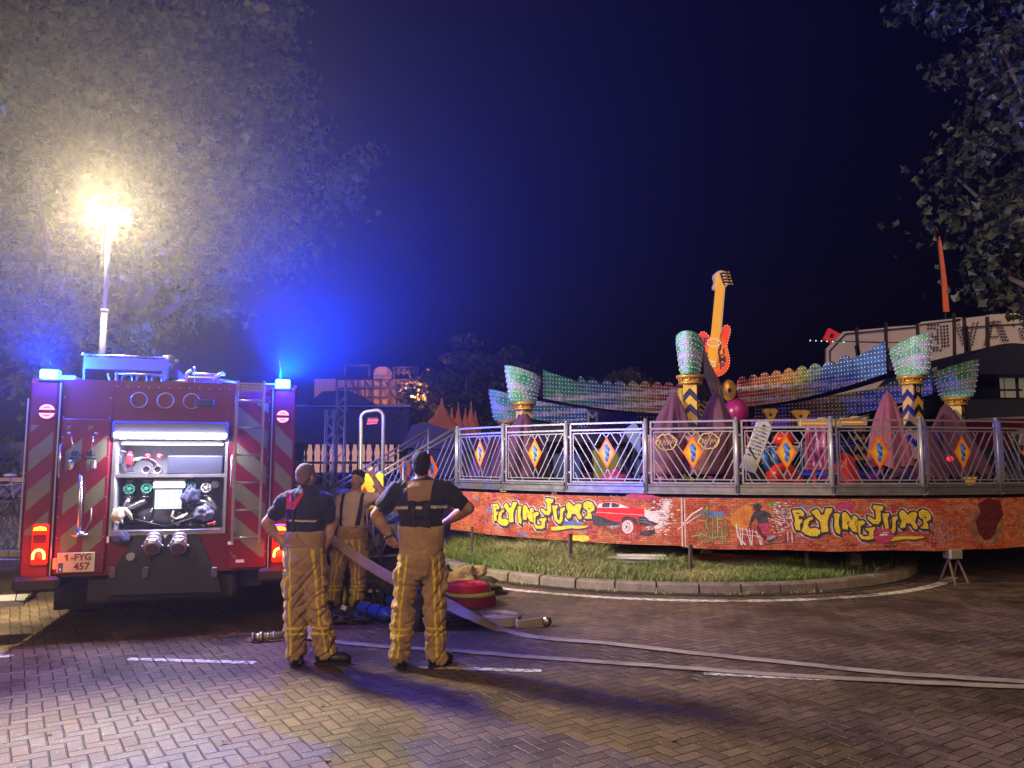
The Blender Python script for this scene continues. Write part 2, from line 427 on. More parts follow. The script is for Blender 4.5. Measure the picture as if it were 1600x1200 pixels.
P = np.stack([X, Y, np.full(n, 0.10)], 1)[keep]
tag(grass('grass', P, hh[keep], tone[keep], 0.75, 0.0050, M_grass, 3), 'tall and short grass growing on the kerbed island below the ride', 'grass', kind='stuff')
# weeds in the gutter
R = np.random.RandomState(8); n = 170; ca_ = R.choice([-.62, -.45, -.33, -.16, .05, .28], n) + R.normal(0, .035, n)
r = 4.30 + R.normal(0, .035, n); P = np.stack([KC.x + r * np.sin(ca_), KC.y - r * np.cos(ca_), np.full(n, .008)], 1)
tag(grass('gutter_weeds', P, R.uniform(.02, .11, n), R.uniform(.3, 1, n), 1.3, .004, M_grass, 4), 'small weeds sprouting in the gutter along the kerb', 'weeds', kind='stuff')
# verge on the far left with its kerb, rising to the back
M_verge = mat('verge_ground', (0.13, 0.095, 0.05), 0.95, var=0.5, vs=2.5, bump=0.9, bs=18)
vg = MB(); nx, ny = 30, 16; V = []
for j in range(ny + 1):
    for i in range(nx + 1):
        x = -30 + 25.5 * i / nx; y = 14.15 + 16 * (j / ny) ** 1.4
        z = 0.13 + 0.85 * min(1, (y - 14.15) / 5.0) ** 1.2 + 0.09 * mnoise.noise(Vector((x, y, 0))) * min(1, (y - 14.1))
        V.append((x, y, z))
vg.add(V, [(j * (nx + 1) + i, j * (nx + 1) + i + 1, (j + 1) * (nx + 1) + i + 1, (j + 1) * (nx + 1) + i) for j in range(ny) for i in range(nx)], 0, True)
tag(vg.build('verge', M_verge), kind='structure')
vk = MB()
for i in range(26): vk.box((-30 + i * 1.0 + .006, 13.98, 0), (-29 + i * 1.0 - .006, 14.15, .13), bev=.015)
tag(vk.build('verge_kerb', M_kerb), kind='structure')
tag(MB().add([(-30, 13.66, .004), (-4.0, 13.66, .004), (-4.0, 13.80, .004), (-30, 13.80, .004)], [(0, 1, 2, 3)]).build('verge_line', M_line), kind='structure')
R = np.random.RandomState(15); n = 16000; X = R.uniform(-20, -5, n); Y = 14.2 + R.exponential(2.2, n)
Z = 0.13 + 0.85 * np.minimum(1, (Y - 14.15) / 5.0) ** 1.2
tag(grass('verge_grass', np.stack([X, Y, Z], 1), R.uniform(.03, .16, n), R.uniform(.3, 1, n), .9, .006, M_grass, 6), 'dry trampled grass on the verge left of the fire engine', 'grass', kind='stuff')

# ================================================================ RIDE PLATFORM
RC = Vector((4.87, 18.09, 0)); RR = 7.14; TH0 = -0.9623; DTH = 0.1831; ZB = 1.24
def cyl(th, z, r=RR): return Vector((RC.x + r * math.sin(th), RC.y - r * math.cos(th), z))
def px_to_cyl(u, v, r=RR + 0.03):
    """pixel -> (angle, height) on the front of the platform's round skirt"""
    d = ray(u, v); ox, oy = -RC.x, -RC.y
    A = d.x ** 2 + d.y ** 2; B = ox * d.x + oy * d.y; C_ = ox * ox + oy * oy - r * r
    t = (-B - math.sqrt(max(0, B * B - A * C_))) / A
    x, y = d.x * t, d.y * t
    return math.atan2(x - RC.x, RC.y - y), CAMH + d.z * t
M_alu = mat('scuffed_aluminium', (0.42, 0.42, 0.44), 0.38, 0.85, var=0.25, vs=9, bump=0.05)
M_galv = mat('galvanised_steel', (0.40, 0.40, 0.45), 0.42, 0.55, var=0.22, vs=16, bump=0.04)
M_dark = mat('dark_void_steel', (0.02, 0.02, 0.022), 0.7, var=0.3)
M_deck = mat('ride_deck_plate', (0.07, 0.06, 0.065), 0.55, 0.4, var=0.4, vs=4, bump=0.2)
plat = empty('ride_platform', 'round raised ride platform with aluminium edge standing on jacks over the grass island', 'platform', (RC.x, RC.y, 0))
pb = MB(); n = 96
pb.lathe([(7.05, 1.13), (7.05, 1.30), (0.05, 1.30), (0.05, 1.14), (7.05, 1.13)], n=n)
pb.build('deck', M_deck, plat)
eb = MB()
for k in range(-16, 20):     # straight edge profiles, one per fence bay
    t0 = TH0 + k * DTH + 0.004; t1 = t0 + DTH - 0.008
    A = Vector((7.13 * math.sin(t0), -7.13 * math.cos(t0), 0)); B = Vector((7.13 * math.sin(t1), -7.13 * math.cos(t1), 0))
    for z0, z1, off in ((1.235, 1.275, .035), (1.275, 1.345, .0), (1.345, 1.375, .022)):
        a_, b_ = A * (1 + off / 7), B * (1 + off / 7)
        eb.bar(a_ + Vector((0, 0, (z0 + z1) / 2)), b_ + Vector((0, 0, (z0 + z1) / 2)), .07, z1 - z0 - .003)
eb.build('edge_profile', M_alu, plat)
ub = MB()
for a in np.arange(0, 2 * PI, PI / 9):
    ub.bar((0, 0, 1.02), (6.9 * math.sin(a), -6.9 * math.cos(a), 1.02), .08, .18)
ub.build('support_frame', M_dark, plat)
# --- jacks and blocks under the edge
M_conc = mat('concrete_block', (0.25, 0.235, 0.21), 0.9, var=0.3, vs=12, bump=0.6)
M_whitep = mat('white_painted_steel', (0.7, 0.68, 0.64), 0.5, var=0.2, vs=20)
for (u, v, lab) in ((902, 876, 'white screw jack on a concrete block behind the second stake from the left'), (1104, 884, 'screw jack on a dark block beside the third stake from the left'),
                    (1336, 893, 'screw jack on stacked blocks at the dark right end of the grass')):
    q = gp(u, v, .12); q = q * 1.06; q.z = .12
    j = empty('support_jack', lab, 'jack', q, group='jacks under the ride platform')
    MB().tube([(0, 0, .16), (0, 0, 1.0)], .018).build('spindle', M_whitep, j)
    MB().box((-.085, -.085, 0), (.085, .085, .17), bev=.012).build('block', M_conc, j)
    MB().cbox((0, 0, .175), (.15, .15, .012)).tube([(0, 0, .60), (0, 0, .66)], .04).build('foot_plate', M_galv, j)
# trestle on the right
q = gp(1491, 911); tr = empty('trestle', 'small rusty A-frame trestle standing under the right side of the banner', 'trestle', q, rz=.25)
M_rust = mat('rusty_steel', (0.20, 0.13, 0.10), 0.75, 0.3, var=0.4, vs=20, bump=.2)
b = MB()
for s in (-1, 1):
    b.bar((s * .075, 0, .34), (s * .115, -.14, 0), .022); b.bar((s * .075, 0, .34), (s * .115, .14, 0), .022)
b.bar((-.115, -.14, .012), (.115, -.14, .012), .022); b.bar((-.115, .14, .012), (.115, .14, .012), .022)
b.build('legs', M_rust, tr); MB().box((-.10, -.08, .34), (.10, .08, .47), bev=.01).build('head_block', M_conc, tr)
# white planks and an orange beam under the deck
q = pp(1012, 876, 11.6); pk = empty('plank_stack', 'white painted planks dumped in the long grass under the ride', 'planks', (q.x, q.y, .12), rz=-.12)
for i, (dx, dy, rz, w) in enumerate(((0, 0, 0, .62), (.03, .02, .03, .55), (-.05, -.06, -.08, .6), (.0, .04, .05, .45))):
    z = .10 + i * .03
    MB().box((-w, -.06, z), (w * .6, .06, z + .024), M=Matrix.Translation((dx, dy, 0)) @ Matrix.Rotation(rz, 4, 'Z')).build('plank', M_whitep, pk)
q = pp(1120, 880, 12.3); ob = MB().box((-.9, -.05, 0), (.9, .05, .09), bev=.008).build('steel_beam', mat('orange_paint', (0.45, 0.07, 0.02), 0.6, var=.3), loc=(q.x, q.y, .17))
ob.rotation_euler = (0, 0, -.1); tag(ob, 'orange steel beam lying in the grass beneath the platform', 'beam')
# stakes in front of the banner
M_stake = mat('weathered_stake', (0.10, 0.065, 0.05), 0.85, var=.4, vs=25, bump=.3)
for (u, v, top, w, lab) in ((737, 876, 822, .035, 'leftmost thin dark stake in the grass before the banner'), (891, 893, 832, .05, 'stake in the grass in front of the yellow painted stripe of the banner'),
                            (1079, 899, 849, .045, 'stake in the grass just right of the seam between the banners'), (1262, 897, 850, .042, 'rightmost stake under the right yellow graffiti'),
                            ):
    q = gp(u, v, .11); h = (CAMH - (top - 722) / FPX * q.y) - .1
    s_ = MB().box((-w / 2, -w / 2, -.02), (w / 2, w / 2, h), bev=.004)
    s_.box((-w / 2 - .002, -w / 2 - .002, h - .05), (w / 2 + .002, w / 2 + .002, h - .02))
    o = s_.build('stake', M_stake, loc=q); o.rotation_euler = (random.Random(u).uniform(-.03, .03), random.Random(v).uniform(-.03, .03), .3)
    tag(o, lab, 'stake', 'stakes in the grass island')
o = MB().tube([(0, 0, 0), (0.01, 0, .42)], .012).build('marker_rod', M_galv, loc=gp(752, 862, .11)); tag(o, 'thin pale rod in the grass behind the leftmost stake', 'rod')

# ---------------------------------------------------------------- fence panels
M_dia, g = newmat('diamond_sign_paint')
tc = g.n('ShaderNodeTexCoord'); at = g.n('ShaderNodeAttribute'); at.attribute_name = 'edge'
nz = g.noise(tc.outputs['Object'], 20, 4)
f_ = g.math('ADD', at.outputs['Fac'], g.math('MULTIPLY', g.math('SUBTRACT', nz, .5), .35))
g.l(g.ramp(f_, [(0.0, (0.80, 0.16, 0.012)), (0.22, (0.85, 0.30, 0.015)), (0.45, (0.85, 0.50, 0.03)), (1.0, (0.75, 0.50, 0.08))]), g.b.inputs['Base Color']); g.b.inputs['Roughness'].default_value = .35
M_dblue, g = newmat('diamond_blue_paint')
tc = g.n('ShaderNodeTexCoord'); nz = g.noise(tc.outputs['Object'], 14, 3)
g.l(g.ramp(nz, [(0.38, (0.005, 0.05, 0.45)), (0.52, (0.015, 0.16, 0.65)), (0.66, (0.35, 0.42, 0.75))]), g.b.inputs['Base Color']); g.b.inputs['Roughness'].default_value = .35
def diamond_mesh(C, hw, hh, y):
    """fan with an 'edge' attribute 0 at the rim, 1 in the middle; local x/z plane"""
    cx, cz = C; rim = [(cx, cz + hh), (cx + hw, cz + .0), (cx, cz - hh), (cx - hw, cz)]
    V = [(cx, y, cz)] + [(cx + (x - cx) * k, y, cz + (z - cz) * k) for k in (.5, 1) for x, z in rim]
    F = [(0, 1 + (i + 1) % 4, 1 + i) for i in range(4)] + [(1 + i, 1 + (i + 1) % 4, 5 + (i + 1) % 4, 5 + i) for i in range(4)]
    V2 = [(x, y + .006, z) for x, z in rim]; k = len(V)
    F += [(k, k + 1, k + 2, k + 3)] + [(5 + i, 5 + (i + 1) % 4, k + (i + 1) % 4, k + i) for i in range(4)]
    return V + V2, F, [1.0] + [.5] * 4 + [0.0] * 8
BLOB = [(690, 430), (722, 462), (748, 512), (725, 545), (738, 600), (722, 640), (697, 692), (668, 655), (672, 618), (692, 590), (668, 545), (655, 500), (668, 460)]
def add_diamond(parent, C, hw, hh, y, sx=1.0):
    V, F, E_ = diamond_mesh(C, hw, hh, y)
    me = bpy.data.meshes.new('diamond_sign'); me.from_pydata(V, [], F); me.materials.append(M_dia)
    a_ = me.attributes.new('edge', 'FLOAT', 'POINT'); a_.data.foreach_set('value', E_)
    o = bpy.data.objects.new('diamond_sign', me); COL.objects.link(o); o.parent = parent
    b = MB(); pl = [(C[0] + (x - 697) / 907 * sx * hw / .145, C[1] - (yy - 558) / 907 * hh / .243) for x, yy in BLOB]
    b.prism(pl, y - .004, y - .001); b.build('blue_motif', M_dblue, o)
    return o
LINES = [((200, 320), (575, 905)), ((300, 290), (680, 905)), ((380, 285), (575, 570)), ((192, 470), (468, 945)), ((192, 660), (355, 905)), ((205, 820), (262, 945)),
         ((615, 285), (515, 450)), ((630, 285), (690, 350)), ((735, 285), (690, 350)), ((1195, 290), (820, 905)), ((1085, 290), (735, 905)), ((960, 290), (820, 545)),
         ((1212, 480), (940, 945)), ((1218, 640), (1080, 905)), ((1225, 840), (1168, 945)), ((755, 285), (870, 460)), ((880, 285), (930, 370)), ((700, 768), (655, 860)), ((700, 768), (745, 860))]
def LP(x, y): return Vector(((x - 75) / 907, 0, (1090 - y) / 890))
def fence_panel(label, group='fence panels round the ride platform'):
    t = empty('fence_panel', label, 'fence panel', group=group)
    p = MB()
    p.tube([(0, 0, -.02), (0, 0, 1.10)], .030, 14).ell((0, 0, 1.10), (.030, .030, .012)).tube([(0, -.02, .0), (0, -.02, .012)], .05, 10)
    p.cbox((.02, 0, .30), (.09, .02, .03)).cbox((.02, 0, .85), (.09, .02, .03))
    p.build('post', M_galv, t)
    f = MB(); x0, x1 = .075, 1.275
    for z in (1.056, .955, .155): f.bar((x0, 0, z), (x1, 0, z), .026, .026)
    f.bar((x0, 0, .143), (x0, 0, 1.069), .026, .026, up=(1, 0, 0)); f.bar((x1, 0, .143), (x1, 0, 1.069), .026, .026, up=(1, 0, 0))
    f.build('panel_frame', M_galv, t)
    s = MB()
    for z in (.905, .205): s.bar((.118, 0, z), (1.265, 0, z), .016)
    s.bar((.118, 0, .2), (.118, 0, .905), .014, up=(1, 0, 0)); s.bar((1.262, 0, .2), (1.262, 0, .905), .014, up=(1, 0, 0))
    for a_, b_ in LINES:
        A = LP(*a_); B = LP(*b_); s.bar(A, B, .015, .014, up=(0, 1, 0))
    s.build('lattice', M_galv, t)
    add_diamond(t, (LP(695, 555).x, LP(0, 555).z), .145, .243, -.016)
    return t
W_ORD = {0: 'fence panel nearest the stairs, grey dark ride behind it', 1: 'fence panel above the left end of the graffiti banner, second from the stairs', 2: 'fence panel above the yellow graffiti lettering, tinted blue',
         3: 'fence panel in front of the near chevron column and golden rings', 4: 'fence panel with the tilted white board behind it', 5: 'fence panel with a pink draped cover behind its diamond',
         6: 'fence panel with the faded shaded diamond sign', 7: 'fence panel at the right edge of the picture'}
proto = None
for k in range(-1, 9):
    lab = W_ORD.get(k)
    if k == -1: continue
    if lab is None: lab = 'fence panel beyond the right edge of the photo'
    if proto is None: proto = fp = fence_panel(lab)
    else: fp = copy_tree(proto); fp['label'] = lab
    th = TH0 + k * DTH; A = cyl(th, ZB); B = cyl(th + DTH, ZB); d = B - A
    fp.location = A; fp.rotation_euler = (0, 0, math.atan2(d.y, d.x))
# far side of the ride: low fence seen between things
for i, k in enumerate((14, 15, 16, 17, 18, 19, 20, 21)):
    fp = copy_tree(proto); th = TH0 + (k) * DTH; A = cyl(th, ZB); B = cyl(th + DTH, ZB); d = B - A
    fp.location = A; fp.rotation_euler = (0, 0, math.atan2(d.y, d.x)); fp['label'] = 'dark fence panel on the far side of the ride, seen through the front fence'; fp['group'] = 'far fence panels of the ride'
# --- stairs
nrm = Vector((-.867, -.497, 0)); tan = Vector((-.497, .867, 0))
stair = empty('stairs', 'aluminium access stairs with lattice railings at the left end of the platform', 'stairs', cyl(TH0, 0), rz=math.atan2(nrm.y, nrm.x))
# local frame: +x runs outward (down the stairs), +y = to the near side is y=0 ... far side negative
WID = 1.30; NST = 6; RUN = .345; RISE = 1.30 / NST
M_tread = mat('tread_plate', (0.33, 0.33, 0.35), 0.45, 0.8, var=.3, vs=12, bump=.5, bs=70)
for i in range(NST):
    z = 1.30 - (i + .5) * RISE; b = MB(); b.box((.02 + i * RUN, -WID + .04, z - .03), (.04 + (i + 1) * RUN, -.04, z))
    for q in range(20):      # round grip studs
        for w_ in range(4): b.tube([(.07 + i * RUN + w_ * .08, -WID + .1 + q * .058, z), (.07 + i * RUN + w_ * .08, -WID + .1 + q * .058, z + .006)], .016, 6, smooth=False)
    b.box((.03 + (i + 1) * RUN, -WID + .05, z - .10), (.04 + (i + 1) * RUN, -.05, z - .032))
    b.build('tread', M_tread, stair)
for y in (-.02, -WID + .02):
    MB().bar((0, y, 1.22), (NST * RUN, y, .05), .04, .16).build('stringer', M_alu, stair)
sl = -1.17 / (NST * RUN)
def railing(y, name='railing'):
    r_ = MB(); L = NST * RUN
    def P_(x, h): return Vector((x, y, 1.30 + sl * x + h))
    for h, w in ((1.04, .034), (.95, .022), (.14, .026)): r_.tube([P_(0.02, h), P_(L, h)], w / 2 + .004, 8)
    for x in (0.02, L * .5, L): r_.tube([P_(x, -.12), P_(x, 1.06)], .021, 8)
    for b0 in (0.02, L * .5):
        wl = L * .5; x = -.6
        while x < wl:
            for sg in (1, -1):
                # slanted slats clipped to the bay
                a0, a1 = (x, x + .5) if sg > 0 else (x + .5, x)
                q0 = (a0, .14); q1 = (a1, .95)
                if sg > 0 and x + .25 > wl * .5 or sg < 0 and x + .25 < wl * .5: pass
                else: continue
                pts = []
                for (xa, ha), (xb, hb) in (((q0), (q1)),):
                    t0, t1 = 0.0, 1.0
                    for lim, sgn in ((0, 1), (wl, -1)):
                        da, db = (xa - lim) * sgn, (xb - lim) * sgn
                        if da < 0 and db < 0: t0 = 2
                        elif da < 0: t0 = max(t0, da / (da - db))
                        elif db < 0: t1 = min(t1, da / (da - db))
                    if t0 < t1:
                        r_.bar(P_(b0 + xa + (xb - xa) * t0, ha + (hb - ha) * t0), P_(b0 + xa + (xb - xa) * t1, ha + (hb - ha) * t1), .014, .014, up=(0, 1, 0))
            x += .13
    o = r_.build(name, M_galv, stair)
    return o
ra = railing(-.02); rb = railing(-WID + .02)
for y, par in ((-.02, ra), (-WID + .02, rb)):
    for xc in (.52, 1.55):
        sgn = 1 if y > -.5 else -1
        dz = 1.30 + sl * xc + .56
        V, F, E_ = diamond_mesh((xc, dz), .135, .25, y + .03)
        me = bpy.data.meshes.new('diamond_sign'); me.from_pydata(V, [], F); me.materials.append(M_dia)
        a_ = me.attributes.new('edge', 'FLOAT', 'POINT'); a_.data.foreach_set('value', E_)
        o = bpy.data.objects.new('diamond_sign', me); COL.objects.link(o); o.parent = par
        b = MB(); b.prism([(xc - (q[0] - 697) / 907, dz - (q[1] - 558) / 907) for q in BLOB], y + .036, y + .040); b.build('blue_motif', M_dblue, o)
# aluminium truss frame with studs below the stairs (seen between the two men)
fr = MB()
fr.bar((.2, .06, .62), (1.9, .06, .62), .04); fr.bar((.2, .06, .12), (1.9, .06, .12), .04)
for i in range(4): fr.bar((.2 + i * .42, .06, .12), (.41 + i * .42, .06, .62), .03); fr.bar((.41 + i * .42, .06, .62), (.62 + i * .42, .06, .12), .03)
fr.build('truss_frame', M_galv, stair)
# ================================================================ GRAFFITI BANNERS
def brickify(g, uv, base, strength=1.0):
    """printed brick courses over a colour; uv in metres"""
    br = g.n('ShaderNodeTexBrick'); br.inputs['Scale'].default_value = 1.0; br.inputs['Brick Width'].default_value = 0.095; br.inputs['Row Height'].default_value = 0.030
    br.inputs['Mortar Size'].default_value = 0.0028; br.inputs['Mortar Smooth'].default_value = 0.5; br.inputs['Bias'].default_value = 0
    br.inputs['Color1'].default_value = (1, 1, 1, 1); br.inputs['Color2'].default_value = (0, 0, 0, 1); br.inputs['Mortar'].default_value = (0.5, 0.5, 0.5, 1)
    g.l(uv, br.inputs['Vector'])
    return br.outputs['Fac'], br.outputs['Color']
M_ban, g = newmat('printed_brick_banner')
tc = g.n('ShaderNodeTexCoord'); uv = tc.outputs['UV']
wv = g.n('ShaderNodeTexNoise'); wv.inputs['Scale'].default_value = 9; g.l(uv, wv.inputs['Vector'])
va = g.n('ShaderNodeVectorMath', operation='MULTIPLY_ADD'); g.l(wv.outputs[1], va.inputs[0]); va.inputs[1].default_value = (.014, .014, 0); g.l(uv, va.inputs[2])
mort, bc = brickify(g, va.outputs[0], None)
n1 = g.noise(uv, 1.1, 4, .6); n2 = g.noise(uv, 2.6, 5, .7); n3 = g.noise(uv, 26, 3, .6)
col = g.ramp(n1, [(0.30, (0.40, 0.04, 0.02)), (0.42, (0.62, 0.11, 0.035)), (0.50, (0.68, 0.23, 0.09)), (0.58, (0.50, 0.045, 0.04)), (0.70, (0.66, 0.28, 0.14))])
col = g.mix(g.math('MULTIPLY', g.step(n2, .52, .68), .6), col, (0.62, 0.33, 0.24))
col = g.mix(g.math('MULTIPLY', g.step(n2, .44, .30), .7), col, (0.12, 0.02, 0.02))
sep = g.n('ShaderNodeSeparateColor'); g.l(bc, sep.inputs[0])
col = g.mix(g.math('MULTIPLY', g.math('SUBTRACT', 1.0, sep.outputs[0]), .62), col, (0.17, 0.02, 0.015))
col = g.mix(g.math('MULTIPLY', g.step(n3, .50, .68), .45), col, (0.75, 0.4, 0.3))
col = g.mix(g.math('MULTIPLY', mort, .92), col, (0.05, 0.012, 0.012))
g.l(col, g.b.inputs['Base Color']); g.b.inputs['Roughness'].default_value = .55; g.b.inputs['Specular IOR Level'].default_value = .3
big = g.noise(uv, 1.8, 2); g.bump(big, .35, .05)
def print_mat(name, c0, c1, mort_k=.55, nz=14):
    m, g = newmat(name); tc = g.n('ShaderNodeTexCoord'); uv = tc.outputs['UV']
    mort, bc = brickify(g, uv, None); n1 = g.noise(uv, nz, 4, .6)
    col = g.mix(g.step(n1, .35, .65), c0, c1); col = g.mix(g.math('MULTIPLY', mort, mort_k), col, tuple(x * .25 for x in c0))
    g.l(col, g.b.inputs['Base Color']); g.b.inputs['Roughness'].default_value = .55; return m
P_yel = print_mat('graffiti_yellow', (0.78, 0.55, 0.02), (0.9, 0.72, 0.08)); P_blk = print_mat('graffiti_dark', (0.03, 0.028, 0.04), (0.075, 0.07, 0.085), .3)
P_wht = print_mat('graffiti_white', (0.75, 0.62, 0.66), (0.85, 0.78, 0.80), .35); P_red = print_mat('graffiti_red', (0.72, 0.008, 0.015), (0.80, 0.03, 0.03), .3)
P_blu = print_mat('graffiti_blue', (0.06, 0.12, 0.36), (0.14, 0.26, 0.5), .4); P_gry = print_mat('graffiti_grey', (0.25, 0.22, 0.25), (0.45, 0.42, 0.45), .3, 30)
P_grn = print_mat('graffiti_green', (0.16, 0.2, 0.04), (0.42, 0.42, 0.12), .4, 9); P_mag = print_mat('graffiti_magenta', (0.45, 0.03, 0.12), (0.55, 0.08, 0.18), .5); P_drk = print_mat('graffiti_maroon', (0.08, 0.012, 0.015), (0.16, 0.02, 0.025), .5)
P_brn = print_mat('graffiti_skin_brown', (0.22, 0.10, 0.06), (0.4, 0.22, 0.12), .5, 6)
def bmap(s, z, lay): th = s / RR; return cyl(th, z, RR + .03 + .0016 * lay)
def sheet(name, s0, s1, z0, z1, lay, m, parent=None, ns=None, nz=5, ripple=0.0):
    ns = ns or max(2, int((s1 - s0) / .05)); V = []; UV = []
    for j in range(nz + 1):
        for i in range(ns + 1):
            s = s0 + (s1 - s0) * i / ns; z = z0 + (z1 - z0) * j / nz
            v = bmap(s, z, lay)
            if ripple and j in (0,): v.z += ripple * mnoise.noise(Vector((s * 1.3, 0, 0)))
            V.append(v); UV.append((s, z))
    F = [(j * (ns + 1) + i, j * (ns + 1) + i + 1, (j + 1) * (ns + 1) + i + 1, (j + 1) * (ns + 1) + i) for j in range(nz) for i in range(ns)]
    me = bpy.data.meshes.new(name); me.from_pydata(V, [], F); me.materials.append(m)
    uvl = me.uv_layers.new(name='UVMap')
    for lp in me.loops: uvl.data[lp.index].uv = UV[lp.vertex_index]
    for p in me.polygons: p.use_smooth = True
    o = bpy.data.objects.new(name, me); COL.objects.link(o)
    if parent: o.parent = parent
    return o
class Print:
    """flat printed shapes in banner coordinates (s along the skirt, z up), several inks in one mesh"""
    def __init__(s): s.V = []; s.UV = []; s.F = []; s.mi = []
    def poly(s, pts, lay, mi, step=.12):
        lo = min(q[0] for q in pts); hi = max(q[0] for q in pts)
        if hi - lo > step * 1.3:      # cut wide shapes into upright strips so that they follow the curve
            k = int(math.ceil((hi - lo) / step))
            for i in range(k):
                a_, b_ = lo + (hi - lo) * i / k, lo + (hi - lo) * (i + 1) / k; out = list(pts)
                for lim, sg in ((a_, 1), (b_, -1)):
                    res = []
                    for j in range(len(out)):
                        p, q = out[j], out[(j + 1) % len(out)]; ip = (p[0] - lim) * sg >= 0; iq = (q[0] - lim) * sg >= 0
                        if ip: res.append(p)
                        if ip != iq: t = (lim - p[0]) / (q[0] - p[0]); res.append((lim, p[1] + (q[1] - p[1]) * t))
                    out = res
                    if len(out) < 3: break
                if len(out) >= 3: s.poly(out, lay, mi, 1e9)
            return
        P3 = [Vector((a, b, 0)) for a, b in pts]; k = len(s.V)
        # subdivide long shapes is unnecessary: letters are small against the radius
        for a, b in pts: s.V.append(bmap(a, b, lay)); s.UV.append((a, b))
        ar = sum(pts[i][0] * pts[(i + 1) % len(pts)][1] - pts[(i + 1) % len(pts)][0] * pts[i][1] for i in range(len(pts)))
        for t in tess(P3):
            t = t if ar > 0 else t[::-1]
            s.F.append(tuple(k + i for i in t)); s.mi.append(mi)
    def stroke(s, pts, w, lay, mi, closed=False):
        n = len(pts); rng = n if closed else n - 1
        for i in range(rng):
            a = Vector(pts[i]); b = Vector(pts[(i + 1) % n]); d = b - a
            if d.length < 1e-6: continue
            d.normalize(); m = Vector((-d.y, d.x)) * w / 2
            s.poly([tuple(a - m), tuple(b - m), tuple(b + m), tuple(a + m)], lay + .02 * (i % 5), mi)
        for i in range(n):
            s.poly([(pts[i][0] + w / 2 * math.cos(q * PI / 3), pts[i][1] + w / 2 * math.sin(q * PI / 3)) for q in range(6)], lay + .12, mi)
    def build(s, name, mats, parent=None):
        me = bpy.data.meshes.new(name); me.from_pydata(s.V, [], s.F)
        for m in mats: me.materials.append(m)
        me.polygons.foreach_set('material_index', s.mi)
        uvl = me.uv_layers.new(name='UVMap')
        for lp in me.loops: uvl.data[lp.index].uv = s.UV[lp.vertex_index]
        o = bpy.data.objects.new(name, me); COL.objects.link(o)
        if parent: o.parent = parent
        return o
def zpt(x, y, ox, oy, sc):
    th, z = px_to_cyl(ox + x / sc, oy + y / sc); return (th * RR, z)
S_SEAM = zpt(1068, 0, 0, 0, 1)[0] if False else px_to_cyl(1068, 810)[0] * RR
ban1 = sheet('graffiti_banner', -7.05, S_SEAM - .004, .485, 1.185, 0, M_ban, ripple=.02)
tag(ban1, 'long printed brick banner with yellow graffiti and a red car, left of the seam', 'banner', 'graffiti banners on the platform skirt')
ban2 = sheet('graffiti_banner', S_SEAM + .004, S_SEAM + 4.25, .465, 1.185, 0, M_ban, ripple=.02)
tag(ban2, 'printed brick banner with a skateboarder and yellow graffiti, right of the seam', 'banner', 'graffiti banners on the platform skirt')
ban3 = sheet('graffiti_banner', S_SEAM + 4.26, S_SEAM + 7.4, .465, 1.185, 0, M_ban, ripple=.02)
tag(ban3, 'dark end of the brick banner at the right edge of the photo', 'banner', 'graffiti banners on the platform skirt')
for k in (0, 1):
    sheet('hem', S_SEAM - .035 if k == 0 else S_SEAM + .008, S_SEAM - .01 if k == 0 else S_SEAM + .03, .48, 1.18, 1, print_mat('hem_white_%d' % k, (.6, .35, .3), (.7, .5, .42), .1), (ban1, ban2)[k])
LET = {
 'F': [(215,200),(275,190),(300,230),(290,262),(262,255),(258,285),(285,285),(280,320),(265,330),(268,395),(235,390),(225,330),(232,300),(222,240)],
 'L': [(330,262),(352,258),(355,290),(330,300),(318,345),(330,372),(365,362),(400,385),(402,420),(375,450),(330,448),(290,425),(270,398),(285,350),(290,300)],
 'Y': [(340,215),(378,182),(395,195),(410,240),(430,235),(445,175),(495,172),(495,200),(470,250),(455,310),(460,405),(405,412),(400,310),(375,270)],
 'I': [(500,230),(530,215),(552,235),(545,260),(538,300),(540,350),(550,380),(545,432),(510,410),(500,350),(505,290)],
 'N': [(562,225),(587,200),(612,230),(640,290),(642,250),(665,240),(690,262),(685,300),(685,410),(640,400),(610,340),(605,385),(560,375),(562,300)],
 'G': [(660,300),(735,285),(750,310),(735,330),(710,345),(705,420),(730,445),(770,440),(775,400),(745,385),(745,365),(830,350),(832,380),(815,400),(815,470),(770,485),(710,478),(690,440),(675,360)],
 'J': [(820,130),(915,140),(905,185),(885,190),(885,290),(860,330),(815,325),(770,280),(765,240),(790,250),(830,280),(840,260),(835,185),(815,170)],
 'U': [(895,215),(960,210),(960,240),(945,260),(955,370),(975,380),(985,330),(985,250),(1040,230),(1040,270),(1020,290),(1015,390),(990,425),(960,422),(920,380),(905,300)],
 'M': [(1050,200),(1085,170),(1110,190),(1140,225),(1170,195),(1215,190),(1235,215),(1220,260),(1210,300),(1235,345),(1225,375),(1190,372),(1165,320),(1120,310),(1110,355),(1075,370),(1050,345),(1075,290),(1055,250)],
 'P': [(1247,190),(1290,160),(1350,180),(1380,225),(1375,270),(1330,295),(1345,320),(1350,370),(1265,368),(1260,350),(1295,320),(1290,270),(1265,260),(1247,240)]}
SC4 = 1600 / 220
LSZ = {k: [zpt(x, y, 740, 760, SC4) for x, y in v] for k, v in LET.items()}
s_ref, z_ref = zpt(215, 200, 740, 760, SC4); s_end = zpt(1380, 225, 740, 760, SC4)[0]
